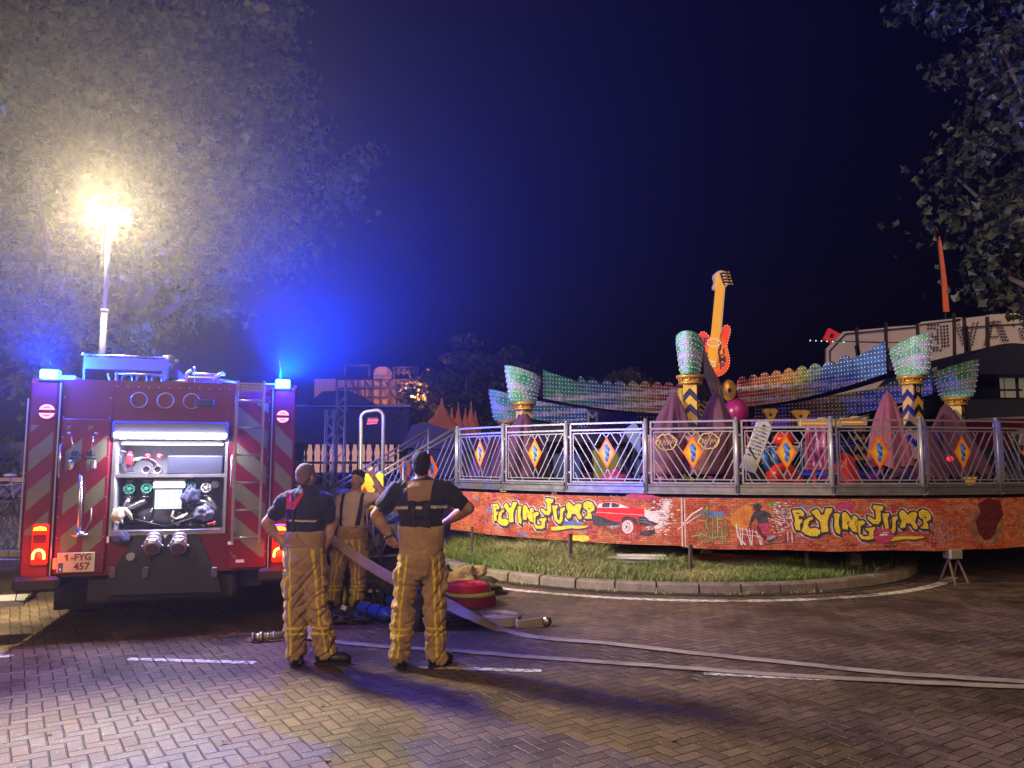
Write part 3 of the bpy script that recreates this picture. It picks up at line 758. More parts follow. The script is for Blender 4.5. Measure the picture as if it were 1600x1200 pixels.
def graffiti(parent, s_off, zfun, xs):
    P = Print(); 
    def T(p, dx=0, dz=0):
        s_ = (p[0] - s_ref) * xs; return (s_off + s_ + dx, p[1] + zfun(s_) + dz)
    for k, v in LSZ.items():
        q = [T(p) for p in v]; sh = [T(p, .016, -.022) for p in v]
        P.stroke([T(p, .006, -.008) for p in v], .072, 1, 2, True); P.poly([T(p, .006, -.008) for p in v], 1.3, 2, 1e9)
        P.stroke(q, .040, 2, 1, True); P.stroke(sh, .036, 2.3, 1, True); P.poly(sh, 2.6, 1, 1e9)
        P.poly(q, 4, 0, 1e9); P.stroke(q, .007, 5, 1, True)
    # counters and cuts
    for x, y in (((1300, 245), (1325, 255)), ((245, 230), (262, 232)), ((610, 300), (606, 330))):
        P.stroke([T(zpt(x[0], x[1], 740, 760, SC4)), T(zpt(y[0], y[1], 740, 760, SC4))], .016, 5.4, 1)
    # underline swoosh
    sw = [T(zpt(a, b, 740, 760, SC4)) for a, b in ((880, 465), (1060, 445), (1290, 448), (1300, 462), (1200, 480), (1100, 475), (990, 495), (890, 500))]
    P.poly(sw, 2.9, 0)
    P.stroke([T(zpt(a, b, 740, 760, SC4)) for a, b in ((900, 512), (1000, 500), (1120, 482), (1210, 490), (1310, 466))], .02, 3.3, 1)
    return P.build('lettering', [P_yel, P_blk, P_wht], parent)
graffiti(ban1, s_ref, lambda s: 0.0, 1.0)
sr0, zr0 = px_to_cyl(1237, 806); sr1, _ = px_to_cyl(1454, 800)
graffiti(ban2, sr0 * RR, lambda s: 0.035 - 0.055 * s, (sr1 - sr0) * RR / (s_end - s_ref))
# small tags, splashes
def scrib(P, cx, cz, w, h, n, lw, lay, mi, seed):
    r = random.Random(seed); pts = []
    for i in range(n):
        pts.append((cx - w / 2 + w * i / (n - 1) + r.uniform(-.02, .02), cz + (h / 2 if i % 2 else -h / 2) * r.uniform(.5, 1.1)))
        if r.random() < .4: pts.append((pts[-1][0] + r.uniform(-.04, .04), cz + r.uniform(-h / 3, h / 3)))
    P.stroke(pts, lw, lay, mi)
def splat(P, cx, cz, w, h, n, lay, mi, seed, k=.35):
    r = random.Random(seed); P.poly([(cx + w / 2 * math.cos(a) * r.uniform(1 - k, 1 + k), cz + h / 2 * math.sin(a) * r.uniform(1 - k, 1 + k)) for a in [2 * PI * i / n for i in range(n)]], lay, mi)
T1 = Print(); INK = [P_blk, P_blu, P_grn, P_mag, P_wht, P_yel, P_gry, P_drk]
def tp(u, v): th, z = px_to_cyl(u, v); return th * RR, z
for (u, v, w, h, n, lw, mi, sd) in ((757, 812, .20, .16, 9, .009, 0, 1), (812, 779, .34, .07, 11, .008, 0, 2), (757, 778, .26, .03, 6, .006, 0, 3), (965, 830, .42, .10, 13, .009, 0, 4), (916, 826, .16, .12, 7, .008, 0, 5), (866, 770, .1, .05, 6, .006, 6, 6), (840, 834, .2, .03, 5, .014, 0, 7), (960, 775, .14, .05, 5, .006, 6, 12)):
    s, z = tp(u, v); scrib(T1, s, z, w, h, n, lw, 1.2, mi, sd)
for (u, v, w, h, n, mi, sd) in ((745, 780, .13, .06, 9, 1, 1), (763, 797, .06, .16, 8, 1, 2), (787, 766.5, .15, .05, 9, 2, 3), (890, 818, .5, .12, 12, 1, 4), (905, 841, .32, .09, 11, 5, 5), (1000, 776, .5, .09, 9, 3, 6), (815, 834, .3, .05, 9, 1, 7)):
    s, z = tp(u, v); splat(T1, s, z, w, h, n, .5, mi, sd)
T1.build('spray_tags', INK, ban1)
# speckled pixel dust clouds
def dust(P, cu, cv, wu, hv, n, size, lay, mi, seed):
    r = random.Random(seed)
    for i in range(n):
        s, z = tp(cu + r.gauss(0, 1) * wu, cv + r.gauss(0, 1) * hv)
        if not .50 < z < 1.17: continue
        w = size * r.uniform(.5, 1.3); P.poly([(s - w, z - w * .3), (s + w, z - w * .3), (s + w, z + w * .3), (s - w, z + w * .3)], lay + r.random() * .2, mi)
D1 = Print(); dust(D1, 1032, 812, 9, 12, 260, .017, .8, 4, 3); dust(D1, 1040, 792, 4, 9, 130, .015, .8, 4, 4); dust(D1, 1030, 800, 12, 14, 60, .015, .9, 0, 5)
dust(D1, 780, 800, 40, 15, 60, .03, .25, 3, 8); D1.build('pixel_spray', INK, ban1)
# red car print
C1 = Print(); ZX = lambda x, y: zpt(x, y, 925, 770, 1600 / 240)
def cz(pts, lay, mi): C1.poly([ZX(*p) for p in pts], lay, mi)
cz([(40,155),(70,110),(130,95),(230,95),(330,120),(420,150),(545,165),(545,240),(480,245),(470,310),(440,330),(300,310),(290,300),(180,300),(40,290),(20,260),(20,200)], 1.2, 0)
cz([(48,155),(75,115),(140,102),(230,100),(310,122),(395,158)], 1.5, 2)
cz([(105,118),(125,105),(190,103),(180,150),(105,152)], 1.8, 1); cz([(200,105),(235,104),(290,125),(270,150),(205,152)], 1.8, 1)
cz([(20,225),(120,255),(200,290),(300,305),(295,335),(180,345),(60,350),(15,330)], 1.9, 1)
cz([(300,305),(305,270),(340,245),(430,250),(470,280),(480,320),(440,330)], 2.0, 1)
cz([(480,245),(560,250),(600,290),(690,320),(660,340),(500,335)], 2.1, 1)
C1.stroke([ZX(40, 200), ZX(250, 215), ZX(540, 232)], .006, 2.2, 2)
cz([(545,165),(600,190),(700,225),(690,310),(600,290),(550,250)], 1.4, 2)
for cx, cy, rx, ry, mi, lay in ((378, 355, 68, 78, 0, 2.4), (372, 355, 58, 68, 2, 2.6), (366, 355, 40, 52, 3, 2.8), (362, 355, 30, 42, 2, 3.0), (362, 355, 8, 12, 1, 3.2)):
    cz([(cx + rx * math.cos(a * PI / 10), cy + ry * math.sin(a * PI / 10)) for a in range(20)], lay, mi)
for a in range(5): C1.stroke([ZX(362, 355), ZX(362 + 26 * math.cos(a * 1.257), 355 + 36 * math.sin(a * 1.257))], .008, 3.1, 1)
cz([(500,410),(560,395),(660,380),(650,430),(590,455),(500,440)], 1.3, 1); cz([(180,345),(300,320),(290,350),(190,370)], 1.6, 3)
C1.stroke([ZX(500, 300), ZX(560, 305), ZX(620, 330)], .008, 2.5, 3); C1.stroke([ZX(500, 275), ZX(570, 282)], .006, 2.5, 3)
C1.build('car_picture', [P_red, P_blk, P_wht, P_gry], ban1)
# right banner pictures (origin 1060,750 scale 2.963)
ZR = lambda x, y: zpt(x, y, 1060, 750, 1600 / 540)
def smooth_(pts, it=2):
    for _ in range(it):
        out = []
        for i in range(len(pts)):
            a, b = pts[i], pts[(i + 1) % len(pts)]; out += [(a[0] * .75 + b[0] * .25, a[1] * .75 + b[1] * .25), (a[0] * .25 + b[0] * .75, a[1] * .25 + b[1] * .75)]
        pts = out
    return pts
S1 = Print()
def rz_(pts, lay, mi): S1.poly([ZR(*p) for p in pts], lay, mi)
rz_(smooth_([(228,180),(285,125),(340,110),(345,190),(310,235),(262,225)]), .6, 8)
rz_([(348,112),(372,106),(388,118),(384,132),(350,134),(343,124)], 1.3, 0)      # cap
rz_([(352,130),(382,130),(380,148),(358,150)], 1.2, 7)
rz_([(350,148),(395,140),(420,152),(436,175),(425,180),(410,170),(418,205),(375,215),(365,185),(352,175),(335,215),(325,212),(338,170)], 1.4, 0)
rz_([(372,205),(420,195),(425,215),(412,235),(438,262),(425,270),(392,240),(385,245),(378,225)], 1.5, 3)
rz_([(370,208),(388,245),(412,270),(400,276),(372,250),(362,225)], 1.6, 7)
rz_([(410,262),(440,255),(455,262),(430,275),(412,275)], 1.9, 6); rz_([(408,280),(440,268),(462,262),(450,278),(415,292)], 1.8, 0)
S1.stroke([ZR(400, 300), ZR(520, 285)], .012, 1.1, 0)
S1.build('skateboarder_picture', INK + [print_mat('graffiti_orange', (.55, .16, .03), (.72, .30, .05), .5, 8)], ban2)
G1 = Print()
for pts, w in (([(62,262),(110,250),(150,270),(190,262),(220,275)], .02), ([(135,130),(130,200),(150,285)], .022), ([(160,175),(158,285)], .020), ([(180,165),(182,270)], .02), ([(185,180),(215,185),(222,205),(205,222),(188,220)], .018), ([(90,185),(125,190),(130,220)], .02), ([(198,225),(225,235),(228,255),(205,268),(200,230),(205,300)], .018), ([(70,165),(120,150),(135,115)], .016), ([(100,240),(95,268),(130,290)], .016)):
    q = [ZR(*p) for p in pts]; G1.stroke(q, w * 1.9, 1.0, 0); G1.stroke(q, w * 1.1, 1.6, 2)
for pts in ([(90,160),(125,130),(165,150),(205,140),(215,165),(160,175)],): G1.poly([ZR(*p) for p in pts], .9, 1)
G1.stroke([ZR(20, 205), ZR(60, 160), ZR(110, 130)], .02, .8, 4); G1.stroke([ZR(-5, 230), ZR(60, 185), ZR(100, 160)], .012, .85, 4)
for q in range(9):
    x = 268 + q * 15; G1.stroke([ZR(x, 215 + q * 3), ZR(x + 22 - (q % 3) * 12, 300)], .010, 1.2, 4)
G1.stroke([ZR(268, 205), ZR(275, 260), ZR(310, 300)], .018, 1.25, 4); G1.stroke([ZR(285, 250), ZR(380, 262)], .008, 1.3, 4); G1.stroke([ZR(285, 225), ZR(350, 240), ZR(395, 252)], .008, 1.32, 4)
for q in range(5): G1.stroke([ZR(495 + q * 10, 240), ZR(497 + q * 10, 288)], .010, .9, 4 if q % 2 else 0)
s, z = tp(1251, 796); splat(G1, s, z, .17, .12, 8, .7, 1, 5, .15); s, z = tp(1273, 794); splat(G1, s, z, .08, .10, 8, .7, 1, 6, .15)
s, z = tp(1318, 792); splat(G1, s, z, .34, .15, 10, .4, 3, 7); s, z = tp(1206, 789); splat(G1, s, z, .13, .12, 9, .4, 2, 9)
dust(G1, 1222, 805, 9, 13, 230, .014, .6, 4, 31); dust(G1, 1226, 800, 9, 13, 150, .012, .8, 0, 33); dust(G1, 1470, 830, 12, 12, 160, .012, .6, 6, 32)
for (u, v, w, h, n, lw, mi, sd) in ((1326, 852, .22, .04, 9, .008, 0, 41), (1505, 793, .55, .05, 15, .008, 6, 42), (1390, 853, .12, .03, 5, .02, 0, 44)):
    s, z = tp(u, v); scrib(G1, s, z, w, h, n, lw, 1.2, mi, sd)
G1.build('spray_tags', INK, ban2)
# red lips, faint word box, dark portrait
L1 = Print()
def lz(pts, lay, mi): L1.poly([ZR(*p) for p in pts], lay, mi)
lz([(900,250),(925,222),(950,230),(970,220),(992,245),(998,262),(970,290),(930,292),(905,272)], 6.5, 3)
lz([(922,250),(950,240),(975,243),(965,256),(935,258)], 7.0, 4)
L1.stroke([ZR(900, 258), ZR(940, 246), ZR(998, 250)], .010, 7.3, 7)
L1.build('lips_print', INK, ban2)
L1 = Print()
for q in range(6): L1.stroke([ZR(1185 + q * 20, 222 - q * 3), ZR(1192 + q * 20, 240 - q * 3)], .012, 1.0, 6); L1.stroke([ZR(1180 + q * 22, 262 - q * 3), ZR(1186 + q * 22, 286 - q * 3)], .012, 1.0, 6)
L1.stroke([ZR(1178, 212), ZR(1300, 172), ZR(1318, 255), ZR(1200, 292)], .007, 1.0, 6, True)
lz([(1340,170),(1380,130),(1450,130),(1500,160),(1510,240),(1480,290),(1420,300),(1370,280),(1345,240)], .5, 8)
lz([(1385,110),(1430,85),(1490,95),(1505,160),(1480,200),(1465,250),(1430,290),(1390,250),(1375,190),(1400,150)], .8, 7)
L1.stroke([ZR(1370, 270), ZR(1405, 292), ZR(1450, 275), ZR(1500, 240)], .03, .9, 8)
L1.build('portrait_print', INK + [P_brn], ban2)
D3 = Print()
for q in range(5): D3.stroke([tp(1585 + q * 9, 795 + (q % 2) * 12), tp(1590 + q * 9, 838)], .015, .8, 2)
D3.build('spray_tags', INK, ban3)
# ================================================================ FIRE ENGINE
TL = Vector((-4.585, 7.30, 0)); TA = math.atan2(0.70, 2.335); TU = Vector((math.cos(TA), math.sin(TA), 0)); TN = Vector((-math.sin(TA), math.cos(TA), 0))
def TR(u, v, s=0.0):
    """pixel -> (a, z) on the truck plane s metres in from its rear face"""
    d = ray(u, v); o = TL + TN * s
    t = (o.dot(TN)) / d.dot(TN); p = d * t
    return ((p - TL).dot(TU), CAMH + d.z * t)
def TXY(u, v, s=0.0): a, z = TR(u, v, s); return Vector((a, s, z))
WT = 2.44
truck = empty('fire_engine', 'red fire engine with yellow chevrons, open lit rear pump bay and blue beacons', 'fire engine', TL, TA)
M_tred = mat('fire_engine_red', (0.18, 0.006, 0.022), 0.34, var=.12, vs=3, coat=.5)
M_trim = mat('anodised_trim', (0.45, 0.45, 0.47), 0.35, 0.8, var=.15, vs=10)
M_blackp = mat('black_plastic', (0.018, 0.018, 0.02), 0.55, var=.3)
M_rub = mat('tyre_rubber', (0.015, 0.015, 0.015), 0.85, var=.3, bump=.3, bs=60)
M_chev = mat('reflective_yellow', (0.165, 0.165, 0.085), 0.4, var=.12, vs=30)
M_int = mat('pump_bay_lining', (0.42, 0.42, 0.45), 0.5, 0.3, var=.2, vs=12)
M_glass = mat('dark_window_glass', (0.01, 0.01, 0.012), 0.08, var=0, spec=.8)
BZ0, BZ1 = 0.62, 2.50      # body bottom and top
a0, z0 = TR(175, 829); a1, z1 = TR(352, 690)
OA0, OA1, OZ0, OZ1 = a0, a1, 1.02, 1.90
# body box: side walls, roof, floor, rear wall round the opening
b = MB()
b.box((0, 0.02, BZ0), (0.04, 6.2, BZ1)); b.box((WT - .04, 0.02, BZ0), (WT, 6.2, BZ1)); b.box((0.04, .02, BZ1 - .04), (WT - .04, 6.2, BZ1))
b.box((0.04, 6.16, BZ0), (WT - .04, 6.2, BZ1 - .04)); b.box((.04, .02, BZ0), (WT - .04, 6.16, BZ0 + .04))
# rear wall pieces
b.box((.04, .02, BZ0 + .04), (OA0 - .02, .06, BZ1 - .04)); b.box((OA1 + .02, .02, BZ0 + .04), (WT - .04, .06, BZ1 - .04))
b.box((OA0 - .02, .02, OZ1 + .02), (OA1 + .02, .06, BZ1 - .04)); b.box((OA0 - .02, .02, BZ0 + .04), (OA1 + .02, .06, OZ0 - .02))
b.build('body', M_tred, truck)
# black trapezoid with the pump outlets below the bay
b = MB(); pts = [TR(212, 836), TR(310, 836), TR(342, 905), TR(345, 930), TR(160, 930), TR(168, 905)]
b.prism([(p[0], max(p[1], .42)) for p in pts], -.012, .02); b.build('outlet_panel', M_blackp, truck)
# corner columns and slanted red lower corners
def column(x0, x1, d=-.03):
    b = MB(); b.box((x0, d, BZ0 - .02), (x1, .02, BZ1 - .03), bev=.02); return b
LC1 = TR(86, 750)[0]; RC0 = TR(424, 750)[0]
cl = column(0.0, LC1).build('corner_post', M_tred, truck); cr = column(RC0, WT).build('corner_post', M_tred, truck)
for x in (LC1 + .004, RC0 - .016): MB().box((x, -.034, BZ0), (x + .012, -.004, BZ1 - .04)).build('edge_trim', M_trim, truck)
MB().box((-.014, -.036, .9), (-.002, -.02, 2.3)).build('edge_trim', M_trim, truck)
# raised side panels left and right of the bay
LP0, LP1 = LC1 + .03, OA0 - .05; RP0, RP1 = TR(363, 750)[0], RC0 - .02
b = MB(); b.box((LP0, -.02, BZ0 + .02), (LP1, .018, 2.12), bev=.012); pl = b.build('rear_panel', M_tred, truck)
b = MB(); b.box((RP0, -.02, BZ0 + .02), (RP1, .018, 2.38), bev=.012); pr = b.build('rear_panel', M_tred, truck)
# chevrons: reflective patches clipped to each strip, on the part they are stuck to
def stripes(x0, x1, z_lo, z_hi, slope, pitch, thick, y, parent):
    """parallelogram bands rising with 'slope' across the strip"""
    b = MB(); z = z_lo - 2.0; w = x1 - x0
    while z < z_hi + 2:
        poly = [(x0, z), (x1, z + slope * w), (x1, z + slope * w + thick), (x0, z + thick)]
        out = poly
        for lim, up in ((z_lo, True), (z_hi, False)):
            res = []
            for i in range(len(out)):
                p, q = out[i], out[(i + 1) % len(out)]
                ip = p[1] >= lim if up else p[1] <= lim; iq = q[1] >= lim if up else q[1] <= lim
                if ip: res.append(p)
                if ip != iq:
                    t = (lim - p[1]) / (q[1] - p[1]); res.append((p[0] + (q[0] - p[0]) * t, lim))
            out = res
            if len(out) < 3: break
        if len(out) >= 3: b.prism(out, y - .003, y)
        z += pitch
    return b.build('chevron_stripes', M_chev, parent)
stripes(.03, LC1 - .03, 1.02, 2.05, 1.0, .37, .19, -.0305, cl)
stripes(RC0 + .03, WT - .03, 1.30, 2.08, -1.0, .37, .19, -.0305, cr)
mid = (LP0 + LP1) / 2
stripes(LP0 + .05, mid - .03, .80, 2.05, .95, .40, .20, -.0205, pl)
stripes(mid + .02, LP1 - .03, .80, 2.05, .95, .40, .20, -.0205, pl)
stripes(RP0 + .03, RP1 - .03, .75, 2.3, -.85, .37, .19, -.0205, pr)
# pump bay liner
DEP = .62; b = MB()
b.box((OA0 - .02, .06, OZ0 - .02), (OA0, DEP, OZ1 + .02)); b.box((OA1, .06, OZ0 - .02), (OA1 + .02, DEP, OZ1 + .02))
b.box((OA0, .06, OZ0 - .02), (OA1, DEP, OZ0)); b.box((OA0, .06, OZ1), (OA1, DEP, OZ1 + .02)); b.box((OA0 - .02, DEP, OZ0 - .02), (OA1 + .02, DEP + .02, OZ1 + .02))
bay = b.build('pump_bay', M_int, truck)
SZ = TR(262, 743)[1]
MB().box((OA0 + .002, .05, SZ - .018), (OA1 - .002, DEP - .01, SZ + .014)).build('shelf', M_trim, bay)
f_ = MB(); W_ = .022
f_.box((OA0 - .03, -.004, OZ0 - .03), (OA0 - .002, .06, OZ1 + .03)); f_.box((OA1 + .002, -.004, OZ0 - .03), (OA1 + .03, .06, OZ1 + .03))
f_.box((OA0 - .002, -.004, OZ0 - .03), (OA1 + .002, .06, OZ0 - .004)); f_.box((OA0 - .002, -.004, OZ1 + .004), (OA1 + .002, .06, OZ1 + .03))
f_.build('bay_frame', M_trim, bay)
MB().tube([(OA0, -.01, OZ0 + .01), (OA1, -.01, OZ0 + .01)], .012, 8).build('sill_rail', M_trim, bay)
# raised shutter with its LED tube
b = MB(); b.box((OA0 - .03, -.10, OZ1 + .02), (OA1 + .03, -.004, OZ1 + .20), bev=.02); b.build('shutter_case', mat('shutter_blue_grey', (.13, .13, .2), .5, .3), truck)
q0 = TXY(178, 679, -.11); q1 = TXY(354, 680, -.11)
M_led = mat('white_led', (.9, .9, .95), .4, emit=(0.86, 0.84, 1.0), es=28, var=0)
zl = (q0.z + q1.z) / 2
led = MB().tube([(q0.x, -.115, zl), (q1.x, -.115, zl)], .017, 10).build('led_tube', M_led, truck)
for f in (.08, .5, .92): x = q0.x + (q1.x - q0.x) * f; MB().box((x - .035, -.13, zl - .055), (x + .035, -.10, zl - .022), bev=.008).build('led_bracket', M_blackp, led)
al = lamp('led_light', 'AREA', LED_W, (0.80, 0.72, 1.0), ((q0.x + q1.x) / 2, -.15, zl - .02), led, shape='RECTANGLE', size=q1.x - q0.x, size_y=.03)
al.rotation_euler = (math.radians(20), 0, 0)
# second LED strip inside, lighting the bay
MB().box((OA0 + .03, .10, OZ1 - .028), (OA1 - .03, .125, OZ1 - .012)).build('bay_light', mat('bay_led', (.9, .9, .95), .4, emit=(.85, .85, 1), es=14, var=0), bay)
l2 = lamp('bay_glow', 'AREA', BAY_W, (0.80, 0.78, 1.0), ((OA0 + OA1) / 2, .09, OZ1 - .04), bay, shape='RECTANGLE', size=OA1 - OA0 - .1, size_y=.03)
l2.rotation_euler = (math.radians(-12), 0, 0)
l3 = lamp('bay_glow', 'AREA', BAY_W * .6, (0.80, 0.78, 1.0), ((OA0 + OA1) / 2, .09, SZ - .03), bay, shape='RECTANGLE', size=OA1 - OA0 - .1, size_y=.03)
l3.rotation_euler = (math.radians(-25), 0, 0)
# pump: valves with green hand wheels, elbows, display, white cover
M_steelb = mat('brushed_steel', (0.62, 0.62, 0.64), 0.28, 0.9, var=.15, vs=12)
M_green = mat('green_valve_wheel', (0.05, 0.42, 0.28), 0.4)
M_white = mat('white_enamel', (0.78, 0.78, 0.78), 0.4)
M_pumpb = mat('pump_casting', (0.10, 0.10, 0.12), 0.5, .3, var=.4, vs=14)
def wheel(u, v, mt, r=.045, s=.20):
    c = TXY(u, v, s); b = MB(); n = 20
    b.tube([c + Vector((r * math.cos(2 * PI * i / n), 0, r * math.sin(2 * PI * i / n))) for i in range(n)], .008, 6, closed=True)
    for i in range(5): a = 2 * PI * i / 5; b.tube([c, c + Vector((r * math.cos(a), 0, r * math.sin(a)))], .006, 5)
    b.tube([c + Vector((0, -.012, 0)), c + Vector((0, .05, 0))], .016, 8)
    return b.build('valve_wheel', mt, bay)
for (u, v, mt) in ((202, 764, M_green), (229, 763, M_green), (297, 760, M_green), (322, 762, M_white)):
    wheel(u, v, mt); c = TXY(u, v, .30); b = MB()
    b.tube([c + Vector((0, -.05, 0)), c + Vector((0, .12, 0))], .052, 12); b.tube([c + Vector((0, .02, .09)), c + Vector((0, .02, -.09))], .04, 12)
    b.tube([c + Vector((0, .02, -.075)), c + Vector((0, .02, -.09))], .06, 12); b.tube([c + Vector((0, .02, .075)), c + Vector((0, .02, .09))], .055, 12)
    b.build('valve_body', M_steelb, bay)
for pts in (((202, 778), (196, 790), (194, 802)), ((229, 782), (214, 788), (200, 794), (192, 806)), ((324, 776), (330, 784), (336, 796)), ((298, 782), (316, 784), (332, 790))):
    MB().tube([TXY(u, v, .26) for u, v in pts], .030, 12).build('outlet_elbow', M_steelb, bay)
c0 = TXY(240, 748, .17); c1 = TXY(289, 763, .17); MB().box((c0.x, .15, c1.z), (c1.x, .32, c0.z), bev=.008).build('pump_cover', M_white, bay)
c0 = TXY(242, 765, .15); c1 = TXY(284, 795, .15)
dsp = MB().box((c0.x - .01, .15, c1.z - .012), (c1.x + .01, .2, c0.z + .012), bev=.006).build('display', M_blackp, bay)
m, g = newmat('display_screen'); tc = g.n('ShaderNodeTexCoord')
g.l(g.mix(g.step(g.noise(tc.outputs['Object'], 9, 2), .45, .6), (.75, .9, .95), (.8, 1, .8)), g.b.inputs['Emission Color']); g.b.inputs['Emission Strength'].default_value = 1.0; g.b.inputs['Base Color'].default_value = (.1, .1, .1, 1)
scr = MB().box((c0.x + .004, .142, c1.z + .002), (c1.x - .004, .149, c0.z - .002)).build('screen', m, dsp)
b = MB()
for i, (fx, fz) in enumerate(((.1, .85), (.1, .6), (.75, .85), (.9, .85), (.75, .6), (.9, .6), (.12, .15), (.3, .12), (.5, .12), (.7, .12), (.88, .15), (.5, .45))):
    x = c0.x + (c1.x - c0.x) * fx; z = c1.z + (c0.z - c1.z) * fz; b.box((x - .006, .1395, z - .004), (x + .006, .1415, z + .004))
b.build('screen_icons', mat('screen_ink', (.1, .25, .3), .6, var=0), dsp)
# dark pump body in the lower part, levers, gauge
b = MB(); c = TXY(262, 806, .34)
b.ell(c + Vector((0, .05, 0)), (.19, .12, .10)); b.tube([c + Vector((-.42, .1, -.04)), c + Vector((.42, .1, -.04))], .05, 10); b.ell(c + Vector((-.2, .0, .02)), (.08, .07, .08)); b.ell(c + Vector((.2, .0, -.01)), (.08, .07, .07))
b.build('pump_casing', M_pumpb, bay)
b = MB()
rr = random.Random(3)
for i in range(16):
    p = TXY(rr.uniform(190, 340), rr.uniform(797, 822), .2); b.tube([p, p + Vector((rr.uniform(-.05, .05), rr.uniform(.02, .1), rr.uniform(-.03, .05)))], rr.uniform(.006, .014), 6)
b.build('pump_fittings', M_steelb, bay)
b = MB(); a_ = TXY(212, 812, .04); bb = TXY(258, 823, .03); cc = TXY(306, 808, .04)
b.tube([a_, bb], .009, 6).tube([bb, cc], .009, 6); b.build('strut', M_blackp, bay)
c = TXY(336, 757, .15); MB().tube([c, c + Vector((0, .04, 0))], .04, 14).build('gauge', M_blackp, bay)
# upper shelf contents that belong to the truck: dark equipment box
c0 = TXY(262, 712, .12); c1 = TXY(347, 740, .12)
cb = MB().box((c0.x, .12, c1.z + .0), (c1.x, .5, c0.z), bev=.008).build('equipment_case', mat('dark_blue_case', (0.03, 0.035, 0.06), .5), None); cb.parent = None
cb.location = TL; cb.rotation_euler = (0, 0, TA); tag(cb, 'long dark case on the upper right shelf of the pump bay', 'case')
# ladder on the right panel
lad = MB(); x0 = TR(366, 750, -.12)[0]; x1 = TR(408, 750, -.12)[0]; zt = 2.52; zb_ = TR(385, 848, -.12)[1]
for x in (x0, x1): lad.bar((x, -.12, zb_), (x, -.12, zt if x == x0 else zt), .022, .05, up=(0, 1, 0))
for v in (840, 797, 754, 711, 668, 626): z = TR(385, v, -.12)[1]; lad.tube([(x0, -.12, z), (x1, -.12, z)], .011, 8)
lo = lad.build('rear_ladder', M_trim, truck)
b = MB()
for z in (zb_ + .1, 2.3):
    for x in (x0, x1): b.tube([(x, -.12, z), (x, -.01, z)], .010, 6)
b.build('ladder_bracket', M_trim, lo)
sp = MB(); sp.box((x0 + .012, -.13, zt - .10), (x1 - .012, -.11, zt - .02))
for i in range(9):
    for j in range(2): x = x0 + .03 + i * .024; sp.cbox((x, -.132, zt - .045 - .03 * j), (.012, .006, .010), 1)
sp.build('perforated_step', [M_trim, M_blackp], lo)
# beacons
M_bea = mat('blue_beacon_lens', (0.05, 0.3, 0.9), 0.2, emit=(0.03, 0.62, 1.0), es=9, var=0)
M_beaw = mat('beacon_core', (1, 1, 1), 0.3, emit=(0.55, 0.95, 1.0), es=40, var=0)
for (u, v, w) in ((78, 585, .165), (442, 600, .15)):
    c = TXY(u, v, -.02); be = MB(); be.box((c.x - w / 2 - .012, -.06, c.z - .062), (c.x + w / 2 + .012, .06, c.z - .048), bev=.004)
    h = be.build('beacon', M_blackp, truck)
    MB().box((c.x - w / 2, -.05, c.z - .047), (c.x + w / 2, .05, c.z + .047), bev=.015).build('lens', M_bea, h)
    lamp('beacon_light', 'POINT', 80, (0.02, 0.06, 1.0), (c.x, -.12, c.z), h, shadow_soft_size=.05)
    lamp('beacon_light', 'POINT', BLUE_W, (0.0, 0.03, 1.0), (c.x, .02, c.z + .10), h, shadow_soft_size=.04)
    lamp('haze_glow_spot', 'SPOT', BLUE_B if u > 200 else BLUE_C, (0.0, 0.035, 1.0), (c.x, -.08, c.z + .07), h, shadow_soft_size=.05, spot_size=math.radians(122), spot_blend=1.0).rotation_euler = Vector((-.40 if u > 200 else .1, .66, -.82)).to_track_quat('Z', 'Y').to_euler()  # upward spot added to light the haze into a blue glow
    MB().box((c.x - w / 2 + .014, -.056, c.z - .034), (c.x + w / 2 - .014, -.051, c.z + .034)).build('light_element', M_beaw, h)
    lamp('beacon_light', 'POINT', BLUE_W * .12, (0.0, 0.05, 1.0), (c.x, -.09, c.z + .02), h, shadow_soft_size=.04)
MB().tube([TXY(438, 592, -.02), TXY(438, 575, -.02), TXY(437, 563, -.02)], .004, 5).build('aerial', M_blackp, truck)
# round marker lamps: two lit crescents each
M_mk = mat('pink_red_marker', (.8, .02, .05), .3, emit=(1.0, 0.04, 0.08), es=5, var=0)
M_mkw = mat('marker_hot_ring', (.9, .3, .3), .3, emit=(1.0, 0.22, 0.30), es=3, var=0)
M_mkd = mat('marker_dark_red', (.12, .0, .01), .3)
for (u, v, r) in ((74, 643, .068), (442, 651, .062)):
    c = TXY(u, v, -.035); h = MB().tube([(c.x, -.05, c.z), (c.x, -.031, c.z)], r + .008, 24, smooth=False).build('marker_lamp', M_mkd, truck)
    for mt, k0, k1, y in ((M_mkw, 1.0, .55, -.056), (M_mk, .70, .25, -.059)):
        b = MB()
        for sg in (1, -1):
            lo_ = r * .24; R_ = r * k0; a_ = math.asin(lo_ / R_) if lo_ < R_ else .5
            pts = [(c.x + R_ * math.cos(a_ + (PI - 2 * a_) * i / 12), c.z + sg * R_ * math.sin(a_ + (PI - 2 * a_) * i / 12)) for i in range(13)]
            if mt is M_mk: pts = [(c.x + R_ * math.cos(.7 + 1.75 * i / 8), c.z + sg * (R_ * math.sin(.7 + 1.75 * i / 8))) for i in range(9)]
            b.prism(pts, y, y + .003)
        b.build('lamp_crescent', mt, h)
